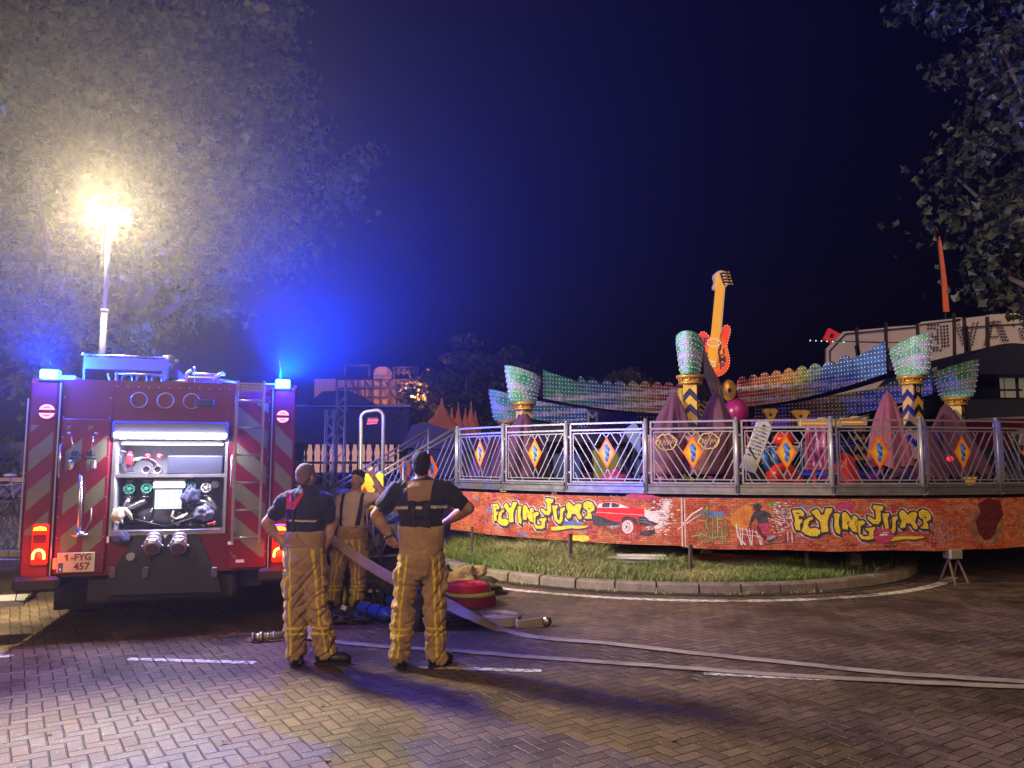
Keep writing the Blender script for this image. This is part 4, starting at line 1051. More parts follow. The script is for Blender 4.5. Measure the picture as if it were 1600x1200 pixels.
# tail light clusters
M_tl = mat('tail_light_red', (.5, .0, .0), .25, emit=(1, .02, .0), es=1.2, var=0)
M_tlo = mat('indicator_amber', (1, .4, .0), .25, emit=(1, .22, .01), es=10, var=0)
M_tlh = mat('brake_hot', (1, .3, .1), .25, emit=(1, .28, .04), es=12, var=0)
for (ua, ub, side) in ((52, 74, 0), (426, 447, 1)):
    A = TXY(ua, 822, -.05); B = TXY(ub, 882, -.05)
    if side: B.z = A.z - .36
    h = MB().box((A.x, -.085, B.z), (B.x, -.031, A.z + .02), bev=.015).build('tail_light', M_tl, truck)
    w = B.x - A.x
    b = MB(); zt = A.z - .0; b.prism([(A.x + .012, zt - .04), (B.x - .012, zt - .04), (B.x - .02, zt - .012), (A.x + w / 2, zt - .0), (A.x + .02, zt - .012)], -.092, -.086); b.build('indicator', M_tlo, h)
    b = MB(); zc = B.z + .09; cx = (A.x + B.x) / 2; pts = [(cx + (w / 2 - .022) * math.cos(PI * i / 10), -.092, zc + .05 * math.sin(PI * i / 10)) for i in range(11)]
    pts = [(pts[0][0], -.092, zc - .035)] + pts + [(pts[-1][0], -.092, zc - .035)]
    b.tube(pts, .011, 8); b.build('brake_light', M_tlh, h)
    MB().box((A.x + .015, -.089, A.z - .16), (B.x - .015, -.086, A.z - .08)).build('reverse_light', M_mkd, h)
    lamp('tail_glow', 'POINT', 5, (1.0, .05, .01), (cx, -.17, zc), h, shadow_soft_size=.04)
# bumper corner, side marker
b = MB(); b.box((-.035, -.10, .50), (LC1 + .1, .3, .64), bev=.03); b.build('bumper', M_blackp, truck)
b = MB(); b.box((RC0 - .1, -.06, .50), (WT + .03, .3, .64), bev=.03); b.build('bumper', M_blackp, truck)
MB().box((LC1 + .03, -.034, .70), (LC1 + .06, -.02, .80)).build('side_reflector', mat('amber_reflector', (.9, .3, .05), .3, emit=(1, .25, .1), es=.5), truck)
# licence plate with raised characters
A = TXY(90, 864, -.04); B = TXY(147, 893, -.04)
M_pl = mat('plate_face', (0.62, 0.60, 0.42), .4, var=.05); M_pc = mat('plate_ink', (0.22, 0.012, 0.03), .5, var=0)
pm = MB().box((A.x, -.045, B.z), (B.x, -.036, A.z), bev=.004).build('licence_plate', M_pl, truck)
W_, H_ = B.x - A.x, A.z - B.z
def words(txt, size, cx, cz, y, m, parent, name='lettering', bold=.002, sx=1.0, space=1.0):
    V, F = text_mesh(txt, size, .0008, bold, space=space); b = MB(); b.add([(cx + v.x * sx, y - v.z, cz + v.y) for v in V], [f for f in F]); return b.build(name, m, parent)
words('-FYG', H_ * .47, A.x + W_ * .64, B.z + H_ * .74, -.047, M_pc, pm, bold=.0022, sx=.95)
MB().prism([(A.x + W_ * .20 + x_ * H_, B.z + H_ * .60 + z_ * H_) for x_, z_ in ((.06, 0), (.14, 0), (.14, .32), (.07, .32), (-.02, .25), (-.02, .17), (.06, .22))], -.0478, -.0462).build('numeral', M_pc, pm)
words('457', H_ * .50, A.x + W_ * .66, B.z + H_ * .27, -.047, M_pc, pm, bold=.0022, sx=1.0)
bl = MB().box((A.x + .012, -.047, B.z + .008), (A.x + .05, -.0455, B.z + H_ * .48)).build('country_badge', mat('euro_blue', (.01, .03, .35), .4), pm)
words('B', H_ * .2, A.x + .031, B.z + .030, -.048, M_white, bl, bold=.001)
b = MB()
for i in range(12): a = 2 * PI * i / 12; b.cbox((A.x + .031 + .011 * math.cos(a), -.0478, B.z + H_ * .34 + .011 * math.sin(a)), (.0028, .0008, .0028))
b.build('ring_of_stars', mat('star_yellow', (.8, .6, .05), .4, var=0), bl)
# seams, rivets, hinges and grab handles on the rear
b = MB()
for (x0_, z0_, x1_, z1_) in ((LC1 + .03, 2.13, OA0 - .05, 2.136), (OA0 - .05, 1.98, OA0 - .045, 2.42), (OA1 + .045, 1.98, OA1 + .05, 2.42), (OA0 - .05, 2.415, OA1 + .05, 2.42), (OA0 - .045, 2.22, OA1 + .045, 2.224), (.03, .95, LC1 - .02, .954), (RC0 + .02, 1.24, WT - .03, 1.244)):
    b.box((x0_, -.0335 if x1_ < LC1 or x0_ > RC0 else .016, z0_), (x1_, -.030 if x1_ < LC1 or x0_ > RC0 else .0195, z1_))
b.build('panel_seam', M_blackp, truck)
b = MB()
for i in range(9):
    z = .8 + i * .19
    for x in (LP0 + .018, LP1 - .018, RP0 + .018, RP1 - .018): b.tube([(x, -.026, z), (x, -.0195, z)], .006, 6)
for i in range(12): b.tube([(OA0 - .02 + i * (OA1 - OA0 + .04) / 11, .012, 2.44), (OA0 - .02 + i * (OA1 - OA0 + .04) / 11, .021, 2.44)], .006, 6)
b.build('rivets', M_trim, truck)
for (x, z) in ((LC1 + .045, 1.55), (OA1 + .075, 1.45)):
    MB().tube([(x, -.02, z), (x, -.075, z + .02), (x, -.075, z + .30), (x, -.02, z + .32)], .010, 8).build('grab_handle', M_trim, truck)
for (x, z) in ((OA0 + .18, 2.33), (OA0 + .42, 2.33), (OA0 + .66, 2.33)):
    MB().tube([(x + .075 * math.cos(2 * PI * i / 20), .012, z - .02 + .075 * math.sin(2 * PI * i / 20)) for i in range(20)], .006, 6, closed=True).build('hose_port', M_trim, truck)
c = TXY(323, 588, .0); MB().box((OA1 - .30, -.01, 2.26), (OA1 - .12, .018, 2.33), bev=.006).build('work_lamp', M_blackp, truck)
for (x, z, w_, h_) in ((LP0 + .09, .74, .07, .045), (OA0 - .038, .93, .02, .06), (OA1 + .06, .88, .05, .03), (RP0 + .06, .70, .08, .03)): MB().box((x, -.0235, z), (x + w_, -.0205, z + h_)).build('info_label', M_white, truck)
# hydrant standpipe and tool brackets on the left panel
sp_ = empty('standpipe', 'chrome hydrant standpipe clipped to the left rear panel above the licence plate', 'standpipe', TL, TA)
t0 = TXY(126, 742, -.09); t1 = TXY(124, 836, -.09)
MB().tube([t1, t0], .019, 12).build('tube', M_steelb, sp_)
b = MB(); b.tube([t1 + Vector((0, 0, .03)), t1 - Vector((0, 0, .02))], .045, 14); b.tube([t1 + Vector((-.07, 0, 0)), t1 + Vector((.07, 0, 0))], .012, 8); b.build('foot', M_steelb, sp_)
b = MB(); h = t1 + Vector((.05, 0, .05)); b.tube([h + Vector((0, 0, .0)), h + Vector((.04, 0, .09)), h + Vector((.04, 0, .2))], .006, 6); b.build('handle', M_trim, sp_)
# mounted bolt clamps above (shiny levers)
for (u, v, lab) in ((118, 700, 'left'), (142, 700, 'right')):
    o = empty('quick_clamp', 'chrome lever clamp on the ' + lab + ' of the pair above the standpipe', 'clamp', TL, TA, 'lever clamps on the left rear panel'); sg = 1 if lab == 'right' else -1; c = TXY(u, v, -.06)
    MB().tube([c + Vector((0, -.02, -.03)), c + Vector((sg * .02, -.05, .04)), c + Vector((sg * .03, -.05, .11))], .007, 6).ell(c + Vector((sg * .05, -.05, .14)), (.016, .012, .012)).build('lever', M_steelb, o)
    MB().cbox(c + Vector((0, 0, -.05)), (.06, .05, .05), bev=.01).tube([c + Vector((-.04, -.03, -.1)), c + Vector((.05, -.03, -.09))], .012, 8).build('clamp_base', M_blackp, o)
    MB().cbox(c + Vector((sg * .03, 0, -.16)), (.05, .06, .09), bev=.015).cbox(c + Vector((sg * .035, -.03, -.13)), (.03, .02, .012)).build('strap_end', M_trim, o)
# outlets below the bay
M_cast = mat('outlet_cast', (0.38, 0.36, 0.38), .4, .6, var=.25, vs=20, bump=.1)
for (u, v) in ((240, 848), (280, 848)):
    c = TXY(u, v, -.03); o = MB(); d = Vector((0, -.82, -.57)).normalized(); P0 = c + Vector((0, .06, .06)); q = Matrix.Rotation(0, 4, 'Z')
    prof = [(0, .062), (.02, .062), (.022, .072), (.05, .072), (.052, .060), (.075, .060), (.077, .074), (.10, .074), (.102, .062), (.13, .062), (.132, .082), (.165, .082), (.17, .070), (.19, .070)]
    o.tube([P0 + d * t for t, r in prof], [r for t, r in prof], 20)
    for k in range(6):
        a = 2 * PI * k / 6; X = Vector((1, 0, 0)); Y = d.cross(X).normalized(); p = P0 + d * .15 + (X * math.cos(a) + Y * math.sin(a)) * .088
        o.ell(p, (.014, .014, .014), nu=6, nv=4)
    cap = o.build('hose_outlet', M_cast, truck)
    e = P0 + d * .19; MB().tube([e, e + d * .006], .058, 20, smooth=False).build('outlet_cap', mat('cap_maroon', (.12, .06, .08), .5), cap)
for (u, v, r, mt) in ((205, 869, .038, M_cast), (234, 872, .020, M_blackp), (302, 868, .026, M_blackp)):
    c = TXY(u, v, -.02); MB().tube([c + Vector((0, .03, 0)), c + Vector((0, -.05, 0))], [r * .8, r], 16).build('small_outlet', mt, truck)
c = TXY(258, 838, -.02); b = MB(); b.prism([(c.x - .022, c.z + .014), (c.x + .022, c.z + .014), (c.x, c.z - .020)], -.018, -.0125); b.build('arrow_mark', M_white, truck)
for u in (228, 335, 176): c = TXY(u, 892, -.02); MB().box((c.x - .03, -.04, c.z - .07), (c.x + .03, -.016, c.z + .04), bev=.012).build('drain_bracket', M_pumpb, truck)
# wheels and chassis
for sx in (0, 1):
    for yy in (1.75, 5.9 + 1.0):
        cx = .20 if sx == 0 else WT - .20
        w = MB(); Mw = Matrix.Rotation(PI / 2, 4, 'Y')
        w.lathe([(.30, -.14), (.46, -.15), (.50, -.11), (.505, 0), (.50, .11), (.46, .15), (.30, .14)], (cx, yy, .505), 32, 0, Mw)
        wh = w.build('tyre', M_rub, truck); MB().lathe([(.02, .05), (.12, .09), (.2, .06), (.29, .12), (.30, -.12), (.2, -.06), (.02, -.05)], (cx, yy, .505), 24, 0, Mw).build('rim', M_trim, wh)
b = MB(); b.box((.55, .1, .34), (1.9, 7.8, .60), bev=.03); b.box((.3, .3, .42), (WT - .3, 1.0, .61)); b.tube([(.2, 1.75, .505), (WT - .2, 1.75, .505)], .09, 10); b.build('chassis', M_dark, truck)
for x in (.28, WT - .28): MB().box((x - .24, 1.08, .14), (x + .24, 1.09, .62)).build('mud_flap', M_rub, truck)
# fold-out side step on the left, with an amber reflector
st = MB(); A = gp(-60, 905, .38); st.box((-.95, .30, .345), (-.02, .72, .375), bev=.008); st.box((-.95, .26, .33), (-.02, .30, .385)); st.build('folding_step', mat('step_chequer', (0.36, 0.34, 0.40), .5, .5, var=.2, vs=20, bump=.5, bs=90), truck)
MB().box((-.93, .245, .335), (-.86, .262, .365)).build('step_reflector', mat('step_amber', (.7, .15, .08), .4), truck)
b = MB(); b.tube([(-.03, .12, .56), (-.06, .15, .40), (0.0, .22, .37)], .005, 5); b.tube([(.06, .1, .52), (.05, .14, .38), (.1, .2, .42)], .004, 5); b.tube([(-.02, .35, .37), (.1, .5, .5)], .02, 6); b.build('step_cable', M_blackp, truck)
# cab and roof equipment
b = MB(); b.box((.02, 6.25, .55), (WT - .02, 8.6, 2.75), bev=.08); cabm = b.build('cab', M_tred, truck)
for x in (0.0, WT - .012): MB().box((x, 6.9, 1.7), (x + .012, 8.1, 2.35)).build('cab_window', M_glass, cabm)
MB().box((.2, 8.59, 1.6), (WT - .2, 8.62, 2.45)).build('windscreen', M_glass, cabm)
b = MB().box((.35, 7.6, 2.76), (WT - .35, 7.9, 2.90), bev=.03); fb = b.build('added_light_bar', M_bea, truck)  # light bar added out of view to throw blue light on the trees
lamp('tree_blue_fill', 'POINT', BLUE_F, (0.0, 0.04, 1.0), (.3, 7.2, 3.05), fb, shadow_soft_size=.06)
lamp('tree_blue_fill', 'POINT', BLUE_F, (0.0, 0.04, 1.0), (WT - .3, 7.2, 3.05), fb, shadow_soft_size=.06)
# roof box / hose tray with tube ends
A = TXY(131, 554, .25); B = TXY(257, 561, .25)
rb_ = MB(); rb_.box((A.x, .25, 2.52), (A.x + .02, 3.2, A.z)); rb_.box((B.x - .02, .25, 2.52), (B.x, 3.2, A.z)); rb_.box((A.x + .02, .25, A.z - .14), (B.x - .02, 3.2, A.z - .02)); rb_.build('roof_locker', mat('locker_grey', (.16, .16, .19), .5, .4), truck)
MB().tube([(A.x - .01, .235, A.z), (B.x + .01, .235, A.z)], .008, 6).ell((A.x - .01, .235, A.z), (.013,) * 3).ell((B.x + .01, .235, A.z), (.013,) * 3).build('locker_rail', M_steelb, truck)
for (u, v) in ((198, 592), (221, 592), (244, 594)):
    c = TXY(u, v, .2); b = MB(); b.lathe([(.055, 0), (.055, 2.2), (.045, 2.2), (.045, 0), (.055, 0)], c, 20, 0, Matrix.Rotation(-PI / 2, 4, 'X')); o = b.build('suction_hose_tube', M_trim, truck)
    MB().tube([c + Vector((0, .10, 0)), c + Vector((0, .11, 0))], .044, 16, smooth=False).build('tube_plug', M_blackp, o)
b = MB()
for (p, q, r) in (((182, 618), (182, 582), .015), ((183, 612), (254, 613), .014), ((182, 584), (252, 586), .010), ((150, 606), (182, 606), .008), ((168, 584), (176, 604), .010)):
    b.tube([TXY(*p, .1), TXY(*q, .1)], r, 6)
b.build('roof_frame', M_trim, truck)
# water monitor / ladder gantry clutter right of the mast
b = MB(); P_ = lambda u, v, s=.3: TXY(u, v, s)
b.tube([P_(262, 604), P_(372, 606)], .012, 6); b.tube([P_(262, 597, .5), P_(340, 594, .5), P_(372, 598, .5)], .016, 8); b.tube([P_(290, 600), P_(292, 583), P_(300, 578)], .015, 8); b.tube([P_(304, 600), P_(304, 576)], .006, 6); b.ell(P_(304, 575), (.014,) * 3)
b.tube([P_(300, 584), P_(352, 586)], .014, 8); b.tube([P_(332, 592), P_(350, 582)], .02, 8); b.tube([P_(266, 625), P_(266, 604)], .012, 6); b.tube([P_(274, 630), P_(276, 606)], .008, 6)
b.tube([P_(354, 606), P_(358, 632)], .016, 8); b.tube([P_(340, 604), P_(341, 630)], .007, 6); b.tube([P_(330, 634, .1), P_(352, 640, .1)], .008, 6)
b.build('gantry', M_trim, truck)
b = MB(); b.tube([P_(262, 600, .9), P_(263, 556, .9)], .06, 12); b.tube([P_(274, 600, .9), P_(275, 562, .9)], .03, 10); b.tube([P_(268, 600, .7), P_(268, 572, .7)], .02, 8); b.build('winch_post', M_blackp, truck)
for (u, v, w) in ((318, 592, .16), (360, 612, .05)):
    c = P_(u, v, .5); MB().box((c.x - w, .4, 2.51), (c.x + w, .9, c.z + .02), bev=.02).build('roof_box', M_pumpb, truck)
MB().box((.03, .3, 2.50), (.30, 6.0, 2.56)).box((WT - .42, .3, 2.50), (WT - .1, 6.0, 2.54)).build('roof_walkway', M_trim, truck)
# pneumatic light mast with floodlight head
MS = 2.05; bas = TXY(163, 552, MS); hd = TXY(168, 333, MS)
zj = TXY(164, 486, MS).z; mx = (TXY(163, 552, MS).x + hd.x) / 2
mast = MB().tube([(mx, MS, 2.45), (mx, MS, zj)], .036, 14).tube([(mx, MS, zj - .02), (mx, MS, zj + .02)], .045, 14).tube([(mx, MS, zj), (mx, MS, hd.z - .1)], .026, 12).build('light_mast', mat('dull_mast_grey', (.09, .085, .08), .7), truck)
fh = MB(); fh.tube([(mx - .2, MS, hd.z - .12), (mx + .2, MS, hd.z - .12)], .02, 8); fh.cbox((mx, MS, hd.z - .13), (.10, .10, .10), bev=.02)
fh.build('mast_head', M_blackp, mast)
M_fl = mat('floodlight_glass', (1, 1, 1), .3, emit=(1.0, 0.93, 0.66), es=220, var=0)
for dx, dz, tl in ((-.13, .0, -.3), (.13, -.02, .3)):
    b = MB(); b.box((mx + dx - .12, MS - .02, hd.z + dz - .08), (mx + dx + .12, MS + .12, hd.z + dz + .08), bev=.02); hs = b.build('floodlight', M_blackp, mast)
    MB().box((mx + dx - .105, MS - .028, hd.z + dz - .065), (mx + dx + .105, MS - .021, hd.z + dz + .065)).build('lens', M_fl, hs)
bl_ = lamp('floodlight_beam', 'SPOT', MAST_W, (1.0, 0.83, 0.43), (mx, MS - .22, hd.z - .02), mast, shadow_soft_size=.42, spot_size=math.radians(172), spot_blend=.35)
bl_.rotation_euler = (math.radians(66), 0, math.radians(-135))
lamp('floodlight_spill', 'POINT', MAST_W * .10, (1.0, 0.88, 0.40), (mx, MS + .30, hd.z + .05), mast, shadow_soft_size=.10)
pts = []
for i in range(46):
    t = i / 45; pts.append((mx - .06 + .018 * math.cos(i * 1.9), MS + .018 * math.sin(i * 1.9), hd.z - .2 - t * .5))
MB().tube(pts, .006, 5).tube([(mx + .05, MS, hd.z - .16), (mx + .07, MS, hd.z - .3)], .008, 6).ell((mx + .06, MS, hd.z - .27), (.03, .03, .05)).build('coiled_cable', M_blackp, mast)
# ---------------------------------------------------------------- loose kit in the bay
M_hose = mat('grey_canvas_hose', (0.40, 0.36, 0.35), 0.85, var=.18, vs=12, bump=.3, bs=160)
ck = MB(); rr = random.Random(9); c = TXY(222, 722, .18)
for k in range(9):
    r1, r2 = .15 - k * .007, .085 - k * .003; n = 22; pts = [c + Vector(((r1) * math.cos(PI * (0.0 + 1.0 * i / n)) * (1 if True else 0), k * .014 + rr.uniform(-.006, .006), r2 * math.sin(PI * i / n) * (1.1 + .06 * (k % 3)) - .05)) for i in range(n + 1)]
    ck.tube([pts[0] + Vector((0, 0, -.05))] + pts + [pts[-1] + Vector((0, 0, -.05))], .0065, 6)
o = ck.build('cable_coil', mat('mauve_cable', (.30, .22, .30), .5)); o.location = TL; o.rotation_euler = (0, 0, TA); tag(o, 'coil of mauve cable looped on the upper left shelf of the bay', 'cable')
c = TXY(203, 718, .16); o = MB().cbox(c, (.055, .09, .11), bev=.012).cbox(c + Vector((0, 0, .065)), (.03, .03, .03), bev=.005).build('red_junction_box', mat('bright_red_plastic', (.75, .02, .04), .4)); o.location = TL; o.rotation_euler = (0, 0, TA); tag(o, 'red plug box left of the cable coil in the bay', 'plug box')
c = TXY(214, 718, .13); o = MB().cbox(c, (.04, .02, .03), M=None, bev=.006).tube([c + Vector((-.03, 0, -.01)), c + Vector((.03, 0, .012))], .012, 8).build('green_torch', mat('lime_plastic', (.12, .6, .15), .4)); o.location = TL; o.rotation_euler = (0, 0, TA); tag(o, 'small green torch in front of the cable coil', 'torch')
for (u, v, w) in ((228, 734, 'left'), (246, 734, 'right')):
    c = TXY(u, v, .12); o = empty('hose_coupling', 'dark round coupling under the red plugs, %s of the two' % w, 'coupling', TL, TA, 'couplings on the upper shelf'); MB().lathe([(.040, 0), (.042, .06), (.034, .07), (.030, .0), (.040, 0)], c, 18, 0, Matrix.Rotation(-PI / 2, 4, 'X')).build('ring', M_trim, o)
    MB().tube([c + Vector((0, .02, 0)), c + Vector((0, .03, 0))], .031, 16, smooth=False).build('bore', M_blackp, o)
    c2 = TXY(u + 3, v - 22, .16); oo = MB().cbox(c2, (.05, .05, .035), bev=.012).tube([c2, c2 + Vector((0, -.03, -.03))], .014, 8).build('red_plug', mat('red_plug_plastic', (.7, .03, .05), .4)); oo.location = TL; oo.rotation_euler = (0, 0, TA); tag(oo, 'red plug on the cable end, %s one of the pair' % w, 'plug', 'red plugs in the bay')
c = TXY(182, 716, .2); o = MB().tube([c + Vector((-.01, 0, .06)), c + Vector((.01, 0, -.08))], [.02, .035], 10).cbox(c + Vector((.03, 0, -.02)), (.06, .08, .10), bev=.015).tube([c + Vector((0, -.02, .05)), c + Vector((.05, -.04, .07)), c + Vector((.09, -.02, .06))], .012, 8).build('nozzle', M_pumpb); o.location = TL; o.rotation_euler = (0, 0, TA); tag(o, 'dark branch nozzle at the far left of the upper shelf', 'nozzle')
# pale hood hanging at the left of the bay
c = TXY(183, 805, .02)
def blob(name, c, r, m, seed, amp=.25, nu=28, nv=18, sq=1.0):
    V = []; F = []
    for j in range(nv + 1):
        th = PI * j / nv
        for i in range(nu):
            a = 2 * PI * i / nu; d = Vector((math.sin(th) * math.cos(a), math.sin(th) * math.sin(a), math.cos(th)))
            k = 1 + amp * (mnoise.noise(d * 1.6 + Vector((seed, 0, 0))) + .5 * mnoise.noise(d * 4 + Vector((seed, 3, 0))))
            V.append(Vector((d.x * r[0], d.y * r[1], d.z * r[2])) * k + Vector(c))
    for j in range(nv):
        for i in range(nu): i2 = (i + 1) % nu; F.append((j * nu + i, (j + 1) * nu + i, (j + 1) * nu + i2, j * nu + i2))
    return MB().add(V, F, 0, True)
M_cream = mat('cream_fabric', (.62, .55, .36), .8, var=.15)
o = empty('flash_hood', 'cream coloured flash hood with its tail hanging over the left end of the bay sill', 'hood', TL, TA)
blob('h', c, (.062, .05, .07), M_cream, 2, .15).build('hood_body', M_cream, o)
MB().tube([c + Vector((.0, 0, .06)), c + Vector((.06, .03, .05)), c + Vector((.10, .06, .0)), c + Vector((.12, .08, -.05))], [.02, .026, .022, .012], 8).tube([c + Vector((0, -.01, -.05)), c + Vector((.01, -.01, -.10))], [.03, .012], 8).build('hood_tail', M_cream, o)
M_navy = mat('navy_cloth', (.045, .05, .11), .85, var=.3, vs=10, bump=.3, bs=40)
for (u, v, r, sd, lab) in ((298, 776, (.075, .08, .10), 4, 'crumpled navy jacket hanging beside the display screen'), (318, 801, (.085, .09, .07), 7, 'grey blue cloth heaped below the white valve in the bay')):
    c = TXY(u, v, .16); o = blob('c', c, r, M_navy, sd, .5).build('cloth_bundle', M_navy if sd == 4 else mat('grey_blue_cloth', (.16, .17, .26), .85, var=.3, vs=14, bump=.3)); o.location = TL; o.rotation_euler = (0, 0, TA); tag(o, lab, 'cloth')
c = TXY(276, 806, .12); b = MB()
for k in range(4): b.tube([c + Vector((-.03, k * .012, .05 - k * .012)), c + Vector((-.05, k * .012, .0)), c + Vector((-.01, k * .012, -.03)), c + Vector((.05, k * .012, -.02 + k * .01)), c + Vector((.10, .02, .02))], .007, 6)
o = b.build('strap_loop', M_cream); o.location = TL; o.rotation_euler = (0, 0, TA); tag(o, 'pale webbing loop lying under the display screen', 'strap')
c = TXY(330, 819, .08); o = MB().tube([c + Vector((-.04, 0, 0)), c + Vector((.02, 0, .01))], .012, 8).cbox(c + Vector((.03, 0, .01)), (.03, .03, .04), bev=.008).build('red_hand_tool', mat('tool_red', (.6, .08, .05), .5)); o.location = TL; o.rotation_euler = (0, 0, TA); tag(o, 'small red and orange hand tool at the lower right of the bay', 'tool')
# navy glove bag hanging below the hood over the sill
c = TXY(190, 842, -.03); o = blob('g', c, (.07, .035, .07), M_navy, 11, .4).build('hanging_bag', M_navy); o.location = TL; o.rotation_euler = (0, 0, TA); tag(o, 'dark blue bag hanging over the sill below the cream hood', 'bag')
# ================================================================ THE RIDE
M_tarp = mat('purple_tarpaulin', (0.10, 0.022, 0.075), 0.7, var=.3, vs=4, bump=.25, bs=14, sheen=.3)
M_tarpp = mat('pink_tarpaulin', (0.25, 0.055, 0.115), 0.7, var=.3, vs=4, bump=.25, bs=14, sheen=.3)
M_gold = mat('gold_paint', (0.62, 0.36, 0.05), 0.35, .4, var=.25, vs=10)
M_yelp = mat('column_yellow', (0.68, 0.42, 0.05), 0.4, var=.2, vs=8); M_navyp = mat('column_navy', (0.012, 0.014, 0.06), 0.4)
M_purp = mat('ride_purple_paint', (0.28, 0.015, 0.16), 0.35, var=.2); M_rdark = mat('ride_dark_steel', (0.035, 0.025, 0.045), 0.5, .4, var=.4, vs=6)
M_bulb = mat('bulb_cap', (0.9, 0.88, 0.95), 0.25, emit=(.8, .85, 1.0), es=.12, var=0)  # caps are unlit; faint emission stands in for light they reflect
def bulb_panel(name, mirror=False, drum=False):
    """printed rainbow panel set with rows of small white bulb caps; UV in metres (u along the arm from the hub)"""
    m, g = newmat(name); tc = g.n('ShaderNodeTexCoord'); uv = tc.outputs['UV']; sx = g.n('ShaderNodeSeparateXYZ'); g.l(uv, sx.inputs[0]); U, V = sx.outputs[0], sx.outputs[1]
    P = 0.078
    fu = g.math('SUBTRACT', g.math('FRACT', g.math('DIVIDE', U, P)), .5); fv = g.math('SUBTRACT', g.math('FRACT', g.math('DIVIDE', V, P)), .5)
    r = g.math('SQRT', g.math('ADD', g.math('MULTIPLY', fu, fu), g.math('MULTIPLY', fv, fv)))
    dot = g.math('LESS_THAN', r, .16); ring = g.math('MULTIPLY', g.math('LESS_THAN', r, .27), g.math('SUBTRACT', 1.0, dot))
    n1 = g.noise(uv, 3.2, 5, .65); n2 = g.noise(uv, 9.0, 4, .6)
    if drum:
        col = g.ramp(g.math('ADD', g.math('MULTIPLY', n1, .8), g.math('MULTIPLY', n2, .2)), [(0.30, (0.02, 0.08, 0.10)), (0.42, (0.03, 0.32, 0.18)), (0.50, (0.18, 0.50, 0.26)), (0.56, (0.42, 0.42, 0.62)), (0.64, (0.04, 0.20, 0.30)), (0.75, (0.45, 0.45, 0.12))])
        k = g.step(g.noise(g.n('ShaderNodeMapping').outputs[0], 1, 1), 2, 3)
        band = g.math('SUBTRACT', 1.0, g.step(g.math('ABSOLUTE', g.math('SUBTRACT', g.math('ADD', V, g.math('MULTIPLY', n2, .12)), .38)), .02, .07))
        col = g.mix(g.math('MULTIPLY', band, .8), col, (.45, .42, .70))
    else:
        t = g.math('ADD', g.math('DIVIDE', U, 3.6), g.math('MULTIPLY', g.math('SUBTRACT', n1, .5), .25))
        if mirror: col = g.ramp(t, [(0.0, (0.42, 0.02, 0.04)), (0.10, (0.50, 0.07, 0.03)), (0.25, (0.36, 0.10, 0.03)), (0.42, (0.55, 0.20, 0.04)), (0.58, (0.22, 0.28, 0.08)), (0.72, (0.03, 0.14, 0.50)), (1.0, (0.04, 0.18, 0.62))])
        else: col = g.ramp(t, [(0.0, (0.38, 0.015, 0.05)), (0.12, (0.30, 0.02, 0.05)), (0.28, (0.16, 0.03, 0.06)), (0.42, (0.30, 0.12, 0.03)), (0.55, (0.18, 0.20, 0.07)), (0.68, (0.03, 0.10, 0.34)), (0.86, (0.02, 0.14, 0.40)), (1.0, (0.03, 0.25, 0.16))])
        # lilac lightning streaks running along the arm
        w = g.math('ADD', g.math('MULTIPLY', U, -.10 if not mirror else -.06), g.math('MULTIPLY', g.math('SUBTRACT', n2, .5), .06))
        for off, hw in ((.74, .05), (.50, .05), (.30, .025)):
            s = g.math('SUBTRACT', 1.0, g.step(g.math('ABSOLUTE', g.math('SUBTRACT', g.math('SUBTRACT', V, w), off)), hw * .5, hw * 1.3))
            col = g.mix(g.math('MULTIPLY', s, .85), col, (.46, .42, .72))
        col = g.mix(g.math('MULTIPLY', g.step(n2, .62, .40), .55), col, (.02, .01, .03))
        col = g.mix(g.math('MULTIPLY', g.step(n1, .60, .70), .4), col, (.6, .55, .3))
    bc_ = g.n('ShaderNodeBrightContrast'); g.l(col, bc_.inputs[0]); bc_.inputs['Bright'].default_value = .04; bc_.inputs['Contrast'].default_value = .06; col = bc_.outputs[0]
    col = g.mix(g.math('MULTIPLY', ring, .55), col, (.015, .012, .02)); col = g.mix(dot, col, (.86, .86, .95))
    g.l(col, g.b.inputs['Base Color']); g.b.inputs['Roughness'].default_value = .35
    g.l(g.mix(dot, (0, 0, 0), (.75, .8, 1.0)), g.b.inputs['Emission Color']); g.b.inputs['Emission Strength'].default_value = CAP_GLOW
    hgt = g.math('MULTIPLY', g.math('SUBTRACT', 1.0, g.step(r, .1, .3)), 1.0); g.bump(hgt, .6, .02)
    return m
CAP_GLOW = .10  # glow painted on the unlit caps in place of reflected light
PM_L = bulb_panel('bulb_panel_left'); PM_R = bulb_panel('bulb_panel_right', True); PM_D = bulb_panel('bulb_drum', drum=True)
def uvmesh(name, V, UV, F, mats, mi, parent):
    me = bpy.data.meshes.new(name); me.from_pydata(V, [], F)
    for m in mats: me.materials.append(m)
    me.polygons.foreach_set('material_index', mi); uvl = me.uv_layers.new(name='UVMap')
    for lp in me.loops: uvl.data[lp.index].uv = UV[lp.vertex_index]
    o = bpy.data.objects.new(name, me); COL.objects.link(o); o.parent = parent; return o
ride = empty('jump_ride', 'folded fairground ride with rainbow bulb covered arms and chevron columns', 'fairground ride', (RC.x, RC.y, 1.31))
b = MB(); b.lathe([(1.5, 0), (1.5, .25), (.9, .35), (.75, 1.3), (1.0, 1.4), (1.0, 1.75), (.5, 1.9), (.01, 1.9)], n=24); b.build('pivot_drum', M_rdark, ride)
b = MB()
for k in range(12):
    a = 2 * PI * k / 12; b.tube([(.95 * math.cos(a), .95 * math.sin(a), .1), (.8 * math.cos(a), .8 * math.sin(a), 1.5)], .03, 6)
b.build('pivot_rib', M_purp, ride)
hub_top = Vector((RC.x, RC.y, 3.0))
NUMS = {}
